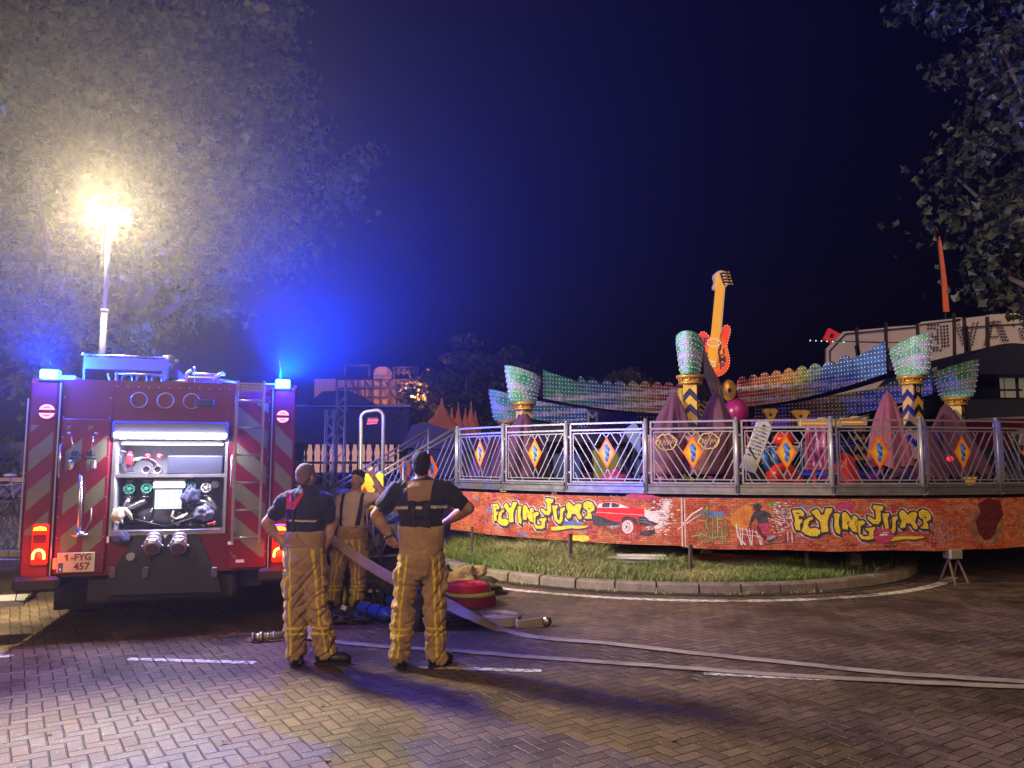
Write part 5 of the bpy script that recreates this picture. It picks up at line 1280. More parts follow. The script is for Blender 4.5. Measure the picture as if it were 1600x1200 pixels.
def arm(name_lab, pos, ztop, hd, pm, num=None, panel=True, zin=3.42, tarps=(), scal=True, dh=.70, flip=False, group='rainbow bulb covered arms of the ride'):
    """one arm: pos = drum centre on plan; profile panel on both sides; drum and chevron column at the tip"""
    px_, py_ = pos; d = Vector((px_ - RC.x, py_ - RC.y, 0)); L = d.length; a_ = math.atan2(d.y, d.x)
    t = bpy.data.objects.new('arm', None); COL.objects.link(t); t['label'] = name_lab; t.parent = ride; t.location = (0, 0, -1.31); t.rotation_euler = (0, 0, a_)
    r0, r1 = .9, L - .34
    def top(r):
        f = (r - r0) / (r1 - r0); base = zin + (ztop - .30 - zin) * f
        sc = .14 * abs(math.sin((r - r0) * PI / .36)) ** .7 if scal and f < .80 else 0
        up = 0 if f < .72 else (f - .72) / .28 * .30
        return base + sc + up - .06
    def bot(r):
        f = (r - r0) / (r1 - r0); b0 = zin - .62; b1 = ztop - dh + .08
        return b0 + (b1 - b0) * f - .10 * math.sin(f * PI) + (.12 if f < .06 else 0)
    n = 90; sides = []
    for sd in (-1, 1):
        V = []; UV = []; F = []; mi = []
        for lay in (0, 1):
            for i in range(n + 1):
                r = r0 + (r1 - r0) * i / n; w = .34 + .05 * lay * 0
                y = sd * (w / 2 + .02 - lay * .03)
                for z in (bot(r), top(r)): V.append((r, y, z)); UV.append((r - r0, z - 2.6))
        N = (n + 1) * 2
        for i in range(n):
            q = (2 * i, 2 * i + 2, 2 * i + 3, 2 * i + 1); F.append(q if sd < 0 else q[::-1]); mi.append(0)
            q2 = tuple(N + x for x in q); F.append(q2[::-1] if sd < 0 else q2); mi.append(1)
            F.append((2 * i + 1, 2 * i + 3, N + 2 * i + 3, N + 2 * i + 1)); mi.append(1); F.append((2 * i, N + 2 * i, N + 2 * i + 2, 2 * i + 2)); mi.append(1)
        uvmesh('light_panel', V, UV, F, [pm, M_rdark], mi, t)
    b = MB()
    for i in range(6):
        ra, rb = r0 + (r1 - r0) * i / 6, r0 + (r1 - r0) * (i + 1) / 6
        b.bar((ra, 0, (bot(ra) + top(ra)) / 2 - .08), (rb, 0, (bot(rb) + top(rb)) / 2 - .08), .26, .30)
    for i in range(12):
        r = r0 + (r1 - r0) * i / 12; b.ell((r, -.2, bot(r) + .0), (.018, .018, .018), nu=6, nv=4)
    b.build('arm_beam', M_rdark, t)
    # drum: slanted-top cup, wider above
    V = []; UV = []; F = []; mi = []; nn = 32; nv = 6; slope = .22
    for j in range(nv + 1):
        f = j / nv; R_ = .27 + .13 * f ** .8
        for i in range(nn + 1):
            a = 2 * PI * i / nn; z = ztop - dh + dh * f + slope * f * (math.cos(a) - 1) * .5
            V.append((L + .02 + R_ * 1.02 * math.cos(a), R_ * .56 * math.sin(a), z)); UV.append((a * .28, f * dh))
    for j in range(nv):
        for i in range(nn): F.append((j * (nn + 1) + i, j * (nn + 1) + i + 1, (j + 1) * (nn + 1) + i + 1, (j + 1) * (nn + 1) + i)); mi.append(0)
    k = len(V); V.append((L, 0, ztop - .12)); UV.append((0, 0)); b0 = nv * (nn + 1)
    for i in range(nn): F.append((b0 + i, b0 + i + 1, k)); mi.append(1)
    k = len(V); V.append((L, 0, ztop - dh)); UV.append((0, 0))
    for i in range(nn): F.append((i + 1, i, k)); mi.append(1)
    dr = uvmesh('drum', V, UV, F, [PM_D, M_rdark], mi, t)
    b = MB()
    for j in range(1, 7):
        f = j / 7 ; R_ = .27 + .13 * f ** .8 + .006
        for i in range(22):
            a = 2 * PI * (i + .5 * (j % 2)) / 22; z = ztop - dh + dh * f + slope * f * (math.cos(a) - 1) * .5
            b.ell((L + .02 + R_ * 1.02 * math.cos(a), R_ * .56 * math.sin(a), z), (.010, .010, .010), nu=6, nv=4)
    lb = b.build('bulbs', M_bulb, dr)
    # column with flange and chevrons
    b = MB(); zc = ztop - dh
    b.lathe([(.01, zc - .0), (.24, zc - .002), (.24, zc - .05), (.17, zc - .055), (.17, zc - .11), (.20, zc - .12), (.20, zc - .15), (.13, zc - .155)], (L, 0, 0), 20)
    for i in range(8): a = 2 * PI * i / 8; b.tube([(L + .19 * math.cos(a), .19 * math.sin(a), zc - .1), (L + .19 * math.cos(a), .19 * math.sin(a), zc - .05)], .014, 6)
    b.build('flange', M_gold, t)
    hw = .11; zb0 = 1.75; cb = MB(); cb.box((L - hw, -hw, zb0), (L + hw, hw, zc - .155)); co = cb.build('column', M_yelp, t)
    ch = MB(); z = zc - .42
    while z > zb0 + .05:
        for (ax, sg) in (('x', 1), ('x', -1), ('y', 1), ('y', -1)):
            pts = [(-hw, z - .04), (0, z + .08), (hw, z - .04), (hw, z + .08), (0, z + .20), (-hw, z + .08)]
            if ax == 'y': fn = (lambda v, sg=sg: Vector((L + v.x, sg * (hw + .002) + v.y, v.z)))
            else: fn = (lambda v, sg=sg: Vector((L + sg * (hw + .002) + v.y, v.x, v.z)))
            ch.prism(pts, -.001, .001, 0, fn)
        z -= .26
    ch.build('chevrons', M_navyp, co)
    return t, L
A1, L1_ = arm('left front arm of the ride, sloping down from the green drum to the dark hub', (.23, 15.0), 3.56, .6, PM_L)
A2, L2_ = arm('lower left arm half hidden beneath the left front arm', (-.10, 17.0), 3.30, .6, PM_L, zin=2.95, scal=False)
A3, L3_ = arm('arm pointing at the camera with its drum beside the guitar sign', (3.02, 12.95), 3.86, .6, PM_R, zin=3.3)
A4, L4_ = arm('right front arm rising to the tall blue and yellow drum', (6.92, 13.25), 3.88, .6, PM_R, zin=3.52)
A5, L5_ = arm('dim right rear arm behind the column with the figure eight', (8.45, 14.6), 3.62, .6, PM_R, zin=3.0, scal=False)
A6, _ = arm('far arm on the back of the ride', (9.3, 20.6), 3.5, .6, PM_R, zin=3.1)
# painted 8 on the fourth column
V, F = text_mesh('8', .20, .002, .004)
L = L4_; b = MB(); vd = Vector((-RC.x * 0 + (0 - 6.92), 0 - 13.25, 0)).normalized(); a4 = A4.rotation_euler[2]
# plate facing outward along the arm
b.box((L + .112, -.08, 2.86), (L + .118, .08, 3.06), 0); b.add([(L + .121, v.x, 2.96 + v.y) for v in V], F, 1)
b.build('number_plate', [M_navyp, M_white], [c for c in A4.children if c.name.startswith('column')][0])
# drapes over the gondolas
def drape(lab, c, top, w, d, z0, m, seed, kind='gondola_cover', lean=(0, 0), peak=.07, group='draped covers over the gondolas'):
    nu, nv = 56, 18; V = []; F = []; r = random.Random(seed); ph = [r.uniform(0, 6) for _ in range(4)]
    for j in range(nv + 1):
        f = j / nv; rad = peak + (1 - peak) * (f ** .72); z = top - (top - z0) * f
        for i in range(nu):
            a = 2 * PI * i / nu
            fold = 1 + (.17 * math.sin(7 * a + ph[0] + f) + .11 * math.sin(12 * a + ph[1] - f * 1.5) + .05 * math.sin(4 * a + ph[2] + f * 2)) * min(1, f * 3) * (1 - .35 * f)
            fold += .12 * mnoise.noise(Vector((math.cos(a) * 1.5, math.sin(a) * 1.5, f * 3 + seed)))
            V.append((c[0] + lean[0] * (1 - f) + w / 2 * rad * math.cos(a) * fold, c[1] + lean[1] * (1 - f) + d / 2 * rad * math.sin(a) * fold, z + .03 * math.sin(5 * a + ph[3]) * f))
    for j in range(nv):
        for i in range(nu): i2 = (i + 1) % nu; F.append((j * nu + i, (j + 1) * nu + i, (j + 1) * nu + i2, j * nu + i2))
    k = len(V); V.append((c[0] + lean[0], c[1] + lean[1], top + .02))
    for i in range(nu): F.append((i, (i + 1) % nu, k))
    o = MB().add(V, F, 0, True).build(kind, m); return tag(o, lab, 'cover', group)
def at(u, Y): p = pp(u, 722, Y); return (p.x, p.y)
drape('purple cover over the gondola left of the near chevron column', at(1046, 12.9), 2.86, 1.0, .9, 1.50, M_tarp, 1, lean=(.10, 0))
drape('purple cover over the gondola right of the near chevron column', at(1122, 13.1), 2.88, .95, .9, 1.45, M_tarp, 2, lean=(.0, 0))
drape('dull purple cover below the left green drum', at(806, 14.8), 2.62, 1.15, .9, 1.42, M_tarp, 3, lean=(.15, 0))
drape('pink cover standing left of the column with the figure eight', at(1392, 12.9), 2.86, .72, .6, 1.62, M_tarpp, 4, peak=.10)
drape('purple cover at the foot of the column with the figure eight', at(1441, 13.6), 2.70, .95, .9, 1.45, M_tarp, 5, lean=(-.2, 0))
drape('purple cover right of the column with the figure eight', at(1493, 14.0), 2.74, 1.0, .9, 1.5, M_tarp, 6, lean=(-.12, 0))
drape('dark purple cover on the far left of the ride deck', at(770, 16.3), 2.35, 1.0, .9, 1.4, M_tarp, 8)
# brownish gondola fronts with golden ring emblems
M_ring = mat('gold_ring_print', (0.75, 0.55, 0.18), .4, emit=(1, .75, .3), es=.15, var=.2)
for (u, v, lab) in ((1041, 694, 'left'), (1107, 692, 'right')):
    c = pp(u, v, 12.35); t = empty('gondola', 'dusky pink gondola front with a golden ring emblem, %s of the near column' % lab, 'gondola', c, group='gondola fronts beside the near column')
    V = []; F = []; nu, nv = 14, 8
    for j in range(nv + 1):
        for i in range(nu + 1):
            x = (i / nu - .5) * .72; z = .12 - .62 * j / nv; V.append((x * (1 - .25 * j / nv), .16 * (x / .36) ** 2 + .04 * mnoise.noise(Vector((x * 5, z * 4, c.x))), z))
    F = [(j * (nu + 1) + i, (j + 1) * (nu + 1) + i, (j + 1) * (nu + 1) + i + 1, j * (nu + 1) + i + 1) for j in range(nv) for i in range(nu)]
    q = MB().add(V, F, 0, True).build('shell', mat('dusky_pink_shell', (.26, .10, .14), .5, var=.3, vs=6, bump=.2, bs=12), t); md = q.modifiers.new('thick', 'SOLIDIFY'); md.thickness = .02; md.offset = 1
    b = MB(); r = random.Random(u); 
    b.tube([(.16 * math.cos(2 * PI * i / 30) * (1 + .08 * math.sin(i * 1.3)), -.03, .03 + .125 * math.sin(2 * PI * i / 30) * (1 + .07 * math.sin(i * 2.1))) for i in range(30)], .012, 6, closed=True)
    for k in range(5): x = -.10 + k * .045; b.tube([(x - .02, -.04, -.02 + r.uniform(-.01, .01)), (x + .01, -.04, .06), (x + .03, -.04, r.uniform(-.01, .02))], .007, 5)
    b.build('ring_emblem', M_ring, t)
# guitar sign
GY = 16.2; go = pp(1115, 590, GY)
gt = empty('guitar_sign', 'tall orange electric guitar sign edged with small white bulbs, reading JUMP', 'sign', (go.x, GY, 1.31))
ZG = lambda x, y: (lambda p: (p.x - go.x, p.z - 1.31))(pp(1060 + x / 5.217, 410 + y / 5.217, GY))
BODY = [(160,600),(175,572),(205,565),(232,590),(250,618),(300,612),(335,590),(350,540),(380,510),(405,518),(422,550),(408,610),(388,680),(400,730),(415,790),(405,860),(370,910),(310,937),(262,930),(222,890),(200,830),(188,760),(190,690),(180,645)]
def smooth(pts, it=2):
    for _ in range(it):
        out = []
        for i in range(len(pts)):
            a, b = pts[i], pts[(i + 1) % len(pts)]; out += [(a[0] * .75 + b[0] * .25, a[1] * .75 + b[1] * .25), (a[0] * .25 + b[0] * .75, a[1] * .25 + b[1] * .75)]
        pts = out
    return pts
m, g = newmat('guitar_orange'); tc = g.n('ShaderNodeTexCoord'); at_ = g.n('ShaderNodeSeparateXYZ'); g.l(tc.outputs['Generated'], at_.inputs[0])
dx_ = g.math('SUBTRACT', at_.outputs[0], .52); dz_ = g.math('SUBTRACT', at_.outputs[2], .45)
rr_ = g.math('SQRT', g.math('ADD', g.math('MULTIPLY', dx_, dx_), g.math('MULTIPLY', dz_, dz_)))
g.l(g.ramp(rr_, [(0.05, (0.85, 0.38, 0.02)), (0.25, (0.82, 0.20, 0.015)), (0.42, (0.72, 0.06, 0.02))]), g.b.inputs['Base Color']); g.b.inputs['Roughness'].default_value = .35
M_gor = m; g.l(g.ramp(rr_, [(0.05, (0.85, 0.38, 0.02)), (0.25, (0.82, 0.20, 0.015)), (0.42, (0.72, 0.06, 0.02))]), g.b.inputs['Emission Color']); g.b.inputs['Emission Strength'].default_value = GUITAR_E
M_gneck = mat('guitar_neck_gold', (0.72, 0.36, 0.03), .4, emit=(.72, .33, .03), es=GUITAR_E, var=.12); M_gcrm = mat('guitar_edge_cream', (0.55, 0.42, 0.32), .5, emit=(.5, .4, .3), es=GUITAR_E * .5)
bp = smooth([ZG(*p) for p in BODY]); gb = MB().prism(bp, -.06, .16).build('guitar_body', [M_gor], gt)
nk = MB().prism([ZG(*p) for p in ((296,195),(362,200),(330,575),(296,862),(222,852),(262,560))], -.11, -.062).build('guitar_neck', M_gneck, gt)
ne = MB().prism([ZG(*p) for p in ((362,200),(372,205),(340,578),(330,575))], -.10, .0).build('neck_edge', M_gcrm, gt)
hp = smooth([ZG(*p) for p in ((292,92),(330,72),(368,76),(385,92),(398,178),(388,200),(372,212),(362,228),(292,225),(280,205),(284,190),(298,155),(282,125))], 1)
hd_ = MB().prism(hp, -.08, .10).build('headstock', M_gcrm, gt)
MB().prism([ZG(*p) for p in ((318,100),(352,185),(362,200),(296,195),(300,150))], -.115, -.082).build('head_face', M_gneck, hd_)
MB().prism([ZG(*p) for p in ((330,95),(372,90),(392,180),(358,192))], -.112, -.084).build('tuner_plate', M_rdark, hd_)
for k in range(5):
    x, z = ZG(360 + k * 7, 92 + k * 24); MB().tube([(x - .06, -.125, z + .01), (x + .10, -.125, z)], .016, 6).ell((x + .10, -.125, z), (.022, .022, .022), nu=8, nv=5).build('tuning_peg', M_gold, hd_)
b = MB(); x, z = ZG(278, 662); b.tube([(x + .14 * math.cos(2 * PI * i / 16) * 1.0, -.12, z + .085 * math.sin(2 * PI * i / 16)) for i in range(16)], .010, 5, closed=True); b.build('pickup_ring', M_bulb, gt)
P4 = [ZG(*p) for p in ((222,812),(290,815),(290,858),(222,855))]; MB().tube([(p[0], -.12, p[1]) for p in P4], .010, 5, closed=True).build('bridge', M_bulb, gt)
b = MB(); peri = bp; acc = 0
for i in range(len(peri)):
    a_, c_ = Vector(peri[i]), Vector(peri[(i + 1) % len(peri)]); d_ = (c_ - a_).length
    while acc < d_: p = a_.lerp(c_, acc / d_); b.ell((p.x, -.065, p.y), (.009, .009, .009), nu=6, nv=4); acc += .062
    acc -= d_
b.build('edge_bulbs', mat('warm_bulbs', (1, .95, .9), .3, emit=(1, .92, .85), es=.4, var=0), gb)
M_gl = mat('guitar_letter_violet', (0.13, 0.03, 0.12), .4, var=0)
for txt, x, y, s in (('J', 335, 678, .19), ('U', 342, 738, .19), ('M', 350, 795, .18), ('P', 348, 850, .17), ('F', 215, 650, .19), ('L', 212, 722, .19), ('Y', 216, 782, .17)):
    V, F = text_mesh(txt, s * 1.15, .004, .006); q = ZG(x, y); MB().add([(q[0] + v.x, -.068 - v.z, q[1] + v.y) for v in V], F).build('letter', M_gl, gt)
MB().bar((0, .05, .0), (0, .05, 1.95), .22, .22, up=(0, 1, 0)).build('sign_pole', M_gold, gt)
# louvred slats behind the near column
sl_ = empty('louvred_tower', 'dark louvred tower rising behind the near chevron column under the guitar', 'tower', (pp(1102, 640, 15).x, 15, 1.31))
b = MB()
for k in range(16): b.bar((-.26 + k * .012, 0, .55 + k * .10), (.20, 0, .30 + k * .10), .05, .035)
b.build('slats', mat('bronze_slats', (.22, .13, .06), .5, .4), sl_)
b = MB(); b.bar((.24, 0, 0), (.22, 0, 1.75), .05, .05, up=(0, 1, 0)); b.bar((-.30, 0, 0), (-.08, 0, 2.1), .05, .05, up=(0, 1, 0)); b.build('stringer', M_gold, sl_)
# small things on the deck
def place(name, lab, cat, u, v, Y, group=None): c = pp(u, v, Y); return empty(name, lab, cat, c, group=group), c
t, c = place('gold_medallion', 'gold oval shield with a dark hole beside the guitar body', 'medallion', 1139, 610, 14.5)
MB().lathe([(.001, -.04), (.12, -.04), (.14, 0), (.12, .04), (.001, .04)], n=24, M=Matrix.Rotation(PI / 2, 4, 'X') @ Matrix.Scale(1.5, 4, Vector((0, 1, 0)))).build('shield', M_gold, t); MB().ell((0, -.05, 0), (.035, .02, .045)).build('hole', M_blackp, t)
t, c = place('yellow_box', 'yellow gable box left of the near chevron column', 'box', 1071, 622, 14.2); MB().box((-.12, -.1, -.16), (.12, .1, .18), bev=.01).build('shell', M_yelp, t); MB().box((-.11, -.08, -.7), (.11, .08, -.17)).build('pedestal', M_purp, t)
t, c = place('light_globe', 'magenta lantern globe hanging right of the guitar', 'lantern', 1150, 644, 14.6); MB().ell((0, 0, 0), (.24, .24, .27)).build('globe', mat('magenta_shell', (.30, .015, .18), .3), t); MB().tube([(0, 0, -.42), (0, 0, -.26)], .035, 8).tube([(0, 0, .26), (0, 0, .40)], .05, 8).build('collar', M_rdark, t)
for (u, v, s, lab) in ((1203, 650, .16, 'left'), (1250, 652, .2, 'right')):
    t, c = place('gold_ornament', 'gold scalloped bracket under the right front arm, %s of the pair' % lab, 'ornament', u, v, 13.8, 'gold ornaments under the right arm')
    MB().prism(smooth([(-s, .13), (s, .13), (s * .6, .02), (s * .15, -.14), (-s * .1, -.16), (-s * .4, 0)], 1), -.03, .03).build('plate', M_gold, t)
    MB().ell((0, -.035, .02), (.03, .01, .03)).build('bolt', M_rdark, t)
# white tilted board with small print
t, c = place('tilted_board', 'white board tilted to the left behind the fence, covered in small print', 'board', 1182, 697, 12.2)
t.rotation_euler = (0, math.radians(22), 0); MB().box((-.13, -.012, -.42), (.13, .012, .36), bev=.006).prism([(-.13, .36), (.13, .36), (.0, .46)], -.012, .012).build('panel', mat('board_white', (.62, .62, .72), .5), t)
b = MB(); r = random.Random(3)
for k in range(9):
    z = .28 - k * .058; x = -.09
    while x < .08: w = r.uniform(.012, .04); b.box((x, -.0145, z), (min(x + w, .09), -.0125, z + r.uniform(.012, .026))); x += w + .01
b.ell((0, -.014, .34), (.03, .003, .02)); b.prism([(-.12, -.10), (.05, -.22), (.07, -.20), (-.10, -.05)], -.015, -.0125); b.build('small_print', M_blackp, t)
# red scooter-like ride figure with blue cylinders
t, c = place('red_gondola', 'red moulded seat with blue bolsters behind the diamond sign', 'gondola', 1222, 740, 12.6)
M_rs = mat('red_moulding', (.55, .03, .02), .35); MB().ell((.05, 0, .55), (.18, .18, .13)).ell((.0, 0, -.02), (.26, .24, .20)).ell((.18, .0, -.12), (.16, .2, .12)).build('seat_shell', M_rs, t)
for k in (0, 1): MB().tube([(-.30 + k * .16, 0, .40), (-.20 + k * .16, 0, .05)], .065, 12).build('bolster', mat('blue_moulding', (.02, .10, .42), .35), t)
b = MB(); b.tube([(-.05, -.1, .2), (.12, -.1, .25)], .02, 6).tube([(.2, 0, .1), (-.05, 0, .6)], .02, 6).ell((-.05, -.22, .03), (.05, .03, .03)); b.build('lap_bar', M_blackp, t)
# pink curtained booth
t, c = place('pink_booth', 'pink glass ticket booth with crumpled plastic curtains behind the fence', 'booth', 1270, 700, 12.5)
b = MB(); 
for x in (-.16, .15): b.bar((x, -.15, -.32), (x, -.15, .37), .02, .02, up=(0, 1, 0))
b.bar((-.19, -.15, -.33), (.19, -.15, -.33), .03); b.bar((0, 0, -.33), (0, 0, -.62), .05, .05, up=(0, 1, 0)); b.build('booth_frame', mat('pink_frame', (.5, .08, .12), .4), t)
m, g = newmat('pink_plastic'); tc = g.n('ShaderNodeTexCoord'); n_ = g.noise(tc.outputs['Object'], 6, 3, .6); g.l(g.ramp(n_, [(.35, (.20, .03, .10)), (.52, (.42, .10, .28)), (.62, (.65, .40, .62))]), g.b.inputs['Base Color']); g.b.inputs['Roughness'].default_value = .2; g.bump(n_, .6, .05)
V = []; nu = 24
for j in range(9):
    for i in range(nu + 1): x = -.15 + .29 * i / nu; V.append((x, -.12 + .02 * math.sin(x * 60 + j * .4) + .02 * mnoise.noise(Vector((x * 8, j * .5, 0))), -.31 + .66 * j / 8))
MB().add(V, [(j * (nu + 1) + i, j * (nu + 1) + i + 1, (j + 1) * (nu + 1) + i + 1, (j + 1) * (nu + 1) + i) for j in range(8) for i in range(nu)], 0, True).build('curtain', m, t)
# cream beams with orange strips
for (u, v, w, lab) in ((1281, 661, .36, 'left'), (1333, 659, .22, 'right')):
    t, c = place('cream_crossbeam', 'cream and gold crossbeam above the fence, %s of the two' % lab, 'beam', u, v, 13.3, 'crossbeams on the deck')
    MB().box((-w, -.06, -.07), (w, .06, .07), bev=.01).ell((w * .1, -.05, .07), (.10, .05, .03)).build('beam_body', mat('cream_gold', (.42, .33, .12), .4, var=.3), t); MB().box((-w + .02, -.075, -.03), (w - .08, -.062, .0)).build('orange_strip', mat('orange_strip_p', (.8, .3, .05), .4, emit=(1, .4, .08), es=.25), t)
t, c = place('red_capsule', 'red padded seat seen through the sixth fence panel', 'gondola', 1323, 738, 12.8); blob('s', (0, 0, .0), (.17, .15, .30), M_rs, 21, .3).build('pad', M_rs, t); MB().box((-.12, -.1, -.5), (.12, .1, -.3), bev=.02).build('base', M_rdark, t)
t, c = place('red_knob_post', 'post with a small glowing red knob and a yellow chevron shield', 'post', 1503, 715, 12.9)
MB().tube([(0, 0, -.7), (0, 0, .1)], .03, 8).build('stem', M_rdark, t); MB().ell((-.21, -.02, -.02), (.06, .04, .05)).build('knob', mat('red_knob', (.7, .02, .03), .3, emit=(1, .04, .06), es=.6), t)
MB().prism([(-.02, -.32), (.22, -.32), (.10, -.55)], -.03, .0).build('chevron_shield', M_yelp, t)
# blue stored board leaning behind the third panel
t, c = place('blue_board', 'pale blue triangular board leaning behind the third fence panel', 'board', 992, 684, 12.6); MB().prism([(-.19, .12), (.0, .26), (.10, .10), (.08, -.30)], -.012, .012).build('panel', mat('pale_blue_board', (.22, .30, .68), .5), t)
# dark machine hulks on the deck, purple turntable floor light
b = MB(); r = random.Random(12)
hk = empty('ride_machinery', 'jumble of dark struts and pink machinery on the ride deck', 'machinery', (RC.x, RC.y, 1.31))
for k in range(26):
    a = r.uniform(-1.3, 1.3); R_ = r.uniform(3.0, 5.6); p = Vector((R_ * math.sin(a), -R_ * math.cos(a), 0)); b.bar(p, p + Vector((r.uniform(-.6, .6), r.uniform(-.4, .4), r.uniform(.3, 1.0))), r.uniform(.03, .08))
b.build('struts', M_rdark, hk)
b = MB()
for k in range(9):
    a = -1.0 + k * .25; p = Vector((4.2 * math.sin(a), -4.2 * math.cos(a), 0)); b.tube([p, p + Vector((0, 0, .16))], .30, 14); b.tube([p + Vector((0, 0, .16)), p + Vector((0, 0, .3))], [.16, .05], 12)
b.build('base_bosses', mat('pink_enamel', (.42, .05, .22), .3), hk)
b = MB()
for k in range(5): p = Vector((-4.6 + k * .8, -2.9 - .2 * (k % 2), 0)); b.box((p.x - .28, p.y - .2, .02), (p.x + .28, p.y + .2, .45 + .1 * (k % 3)), k % 2, bev=.05)
b.build('equipment_boxes', [mat('olive_box', (.16, .18, .03), .5), mat('blue_box', (.02, .05, .2), .5)], hk)
# painted back panel with curved lettering seen under the left arm
t, c = place('letter_arch', 'dark arch board with cream block letters under the left arm', 'board', 905, 652, 17.2)
MB().box((-1.3, 0, -.55), (1.3, .03, .25)).build('panel', mat('dark_board', (.05, .045, .05), .6), t)
V, F = text_mesh('CUTM', .34, .004, .008, space=1.2); MB().add([(v.x - .1, -.012 - v.z, v.y + .0 - .10 * (v.x) ** 2) for v in V], F).build('lettering', mat('cream_letter', (.35, .33, .25), .5), t)
# ================================================================ TREES
LEAF = {}
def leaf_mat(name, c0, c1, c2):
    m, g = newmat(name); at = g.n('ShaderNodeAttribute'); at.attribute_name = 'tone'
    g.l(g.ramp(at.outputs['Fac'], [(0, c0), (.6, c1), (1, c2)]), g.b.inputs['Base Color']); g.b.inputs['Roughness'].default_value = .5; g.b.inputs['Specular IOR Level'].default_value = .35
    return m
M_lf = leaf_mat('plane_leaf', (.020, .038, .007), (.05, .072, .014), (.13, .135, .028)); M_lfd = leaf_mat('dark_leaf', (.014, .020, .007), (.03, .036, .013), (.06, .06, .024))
M_bark = mat('bark', (.10, .08, .06), .9, var=.4, vs=8, bump=.6, bs=20)
def leaves(C, R, n, size, seed, m, parent, clump=.9, hole=.22, fill=.75, name='crown', squash=None, cam_front=False):
    """leaf-sized lobed faces gathered in clumps through an uneven crown volume"""
    rs = np.random.RandomState(seed); C = np.array(C); R = np.array(R)
    # clump centres biased to the outer part
    nc = max(30, int(n / 130)); d = rs.normal(size=(nc, 3)); d /= np.linalg.norm(d, axis=1)[:, None]
    rad = rs.uniform(0, 1, nc) ** (1 / (1 + 2.4 * fill)); lump = np.array([1 + hole * 1.6 * mnoise.noise(Vector(v * 1.7 + seed)) + hole * mnoise.noise(Vector(v * 4.1 + seed)) for v in d])
    cc = C + d * (rad * lump)[:, None] * R
    k = rs.randint(0, nc, n); cs = clump * rs.uniform(.5, 1.25, nc)
    P = cc[k] + rs.normal(size=(n, 3)) * (cs[k] * .36)[:, None] * np.array([1, 1, .62])
    out = (P - cc[k]); nrm = out / (np.linalg.norm(out, axis=1)[:, None] + 1e-6) + rs.normal(size=(n, 3)) * .75 + np.array([0, 0, .45]); nrm /= np.linalg.norm(nrm, axis=1)[:, None]
    t = np.cross(nrm, rs.normal(size=(n, 3))); t /= np.linalg.norm(t, axis=1)[:, None] + 1e-6; b = np.cross(nrm, t)
    s = (size * rs.uniform(.6, 1.35, n))[:, None]
    # five-pointed leaf outline as 3 quads sharing the stem
    L = [(0, -.5), (.30, -.32), (.62, .02), (.26, .12), (0, .70), (-.26, .12), (-.62, .02), (-.30, -.32)]
    V = np.stack([P + t * x * s + b * y * s + nrm * (abs(x) * .28 * s) for x, y in L], 1).reshape(-1, 3)
    base = np.arange(n) * 8; F = np.concatenate([np.stack([base, base + 1, base + 2, base + 3], 1), np.stack([base, base + 3, base + 4, base + 5], 1), np.stack([base, base + 5, base + 6, base + 7], 1)])
    o = raw_mesh(name, V, F, m, parent)
    tone = np.clip(rs.uniform(0, 1, n) * .6 + rs.uniform(0, 1, nc)[k] * .5, 0, 1)
    a_ = o.data.attributes.new('tone', 'FLOAT', 'POINT'); a_.data.foreach_set('value', np.repeat(tone, 8).astype(np.float32))
    return o, cc
def tree(lab, base, C, R, n, size, seed, m, trunk_r, clump=.9, limbs=9, group=None, **kw):
    t = empty('tree', lab, 'tree', base, group=group); B = Vector(base); Cl = Vector(C) - B
    o, cc = leaves(tuple(Cl), R, n, size, seed, m, t, clump, **kw)
    r = random.Random(seed); b = MB(); fork = Vector((Cl.x * .35, Cl.y * .35, Cl.z - R[2] * .85))
    b.tube([(0, 0, -.1), (fork.x * .3, fork.y * .3, fork.z * .5), fork], [trunk_r * 1.25, trunk_r, trunk_r * .85], 12); b.build('trunk', M_bark, t)
    b = MB()
    for i in range(limbs):
        e = Vector(cc[r.randrange(len(cc))]); mid_ = fork.lerp(e, .5) + Vector((0, 0, -.05 * (e - fork).length)); b.tube([fork, mid_, e], [trunk_r * .55, trunk_r * .3, .02], 7)
        for q in range(2): e2 = Vector(cc[r.randrange(len(cc))]); e2 = mid_.lerp(e2, .55); b.tube([mid_, e2], [trunk_r * .25, .015], 5)
    b.build('limbs', M_bark, t)
    return t
tree('large plane tree lit by the floodlight behind the fire engine', (-8.6, 17.4, .5), (-8.9, 15.9, 8.6), (5.3, 4.2, 4.9), 50000, .15, 3, M_lf, .28, clump=1.0, hole=.18, limbs=14)
tree('second plane tree further left behind the fire engine', (-14.5, 20.5, .7), (-14.2, 19.5, 8.0), (5.0, 4.0, 4.8), 15000, .17, 5, M_lf, .28, clump=1.1, hole=.2)
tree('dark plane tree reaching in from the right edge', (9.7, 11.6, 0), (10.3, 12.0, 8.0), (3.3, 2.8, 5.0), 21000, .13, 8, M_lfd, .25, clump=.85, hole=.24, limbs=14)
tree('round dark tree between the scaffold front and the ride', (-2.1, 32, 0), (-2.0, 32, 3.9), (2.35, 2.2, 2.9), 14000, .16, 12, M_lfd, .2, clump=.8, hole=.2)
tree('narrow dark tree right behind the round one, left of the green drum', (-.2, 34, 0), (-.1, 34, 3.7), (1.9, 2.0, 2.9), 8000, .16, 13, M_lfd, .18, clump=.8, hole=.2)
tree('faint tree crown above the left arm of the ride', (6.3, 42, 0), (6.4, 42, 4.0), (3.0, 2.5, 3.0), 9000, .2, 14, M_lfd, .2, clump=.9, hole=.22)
tree('faint low tree between the guitar and the right arm', (9.2, 45, 0), (11.5, 45, 3.6), (3.2, 2.5, 2.4), 6000, .2, 15, M_lfd, .2, clump=.9, hole=.25)
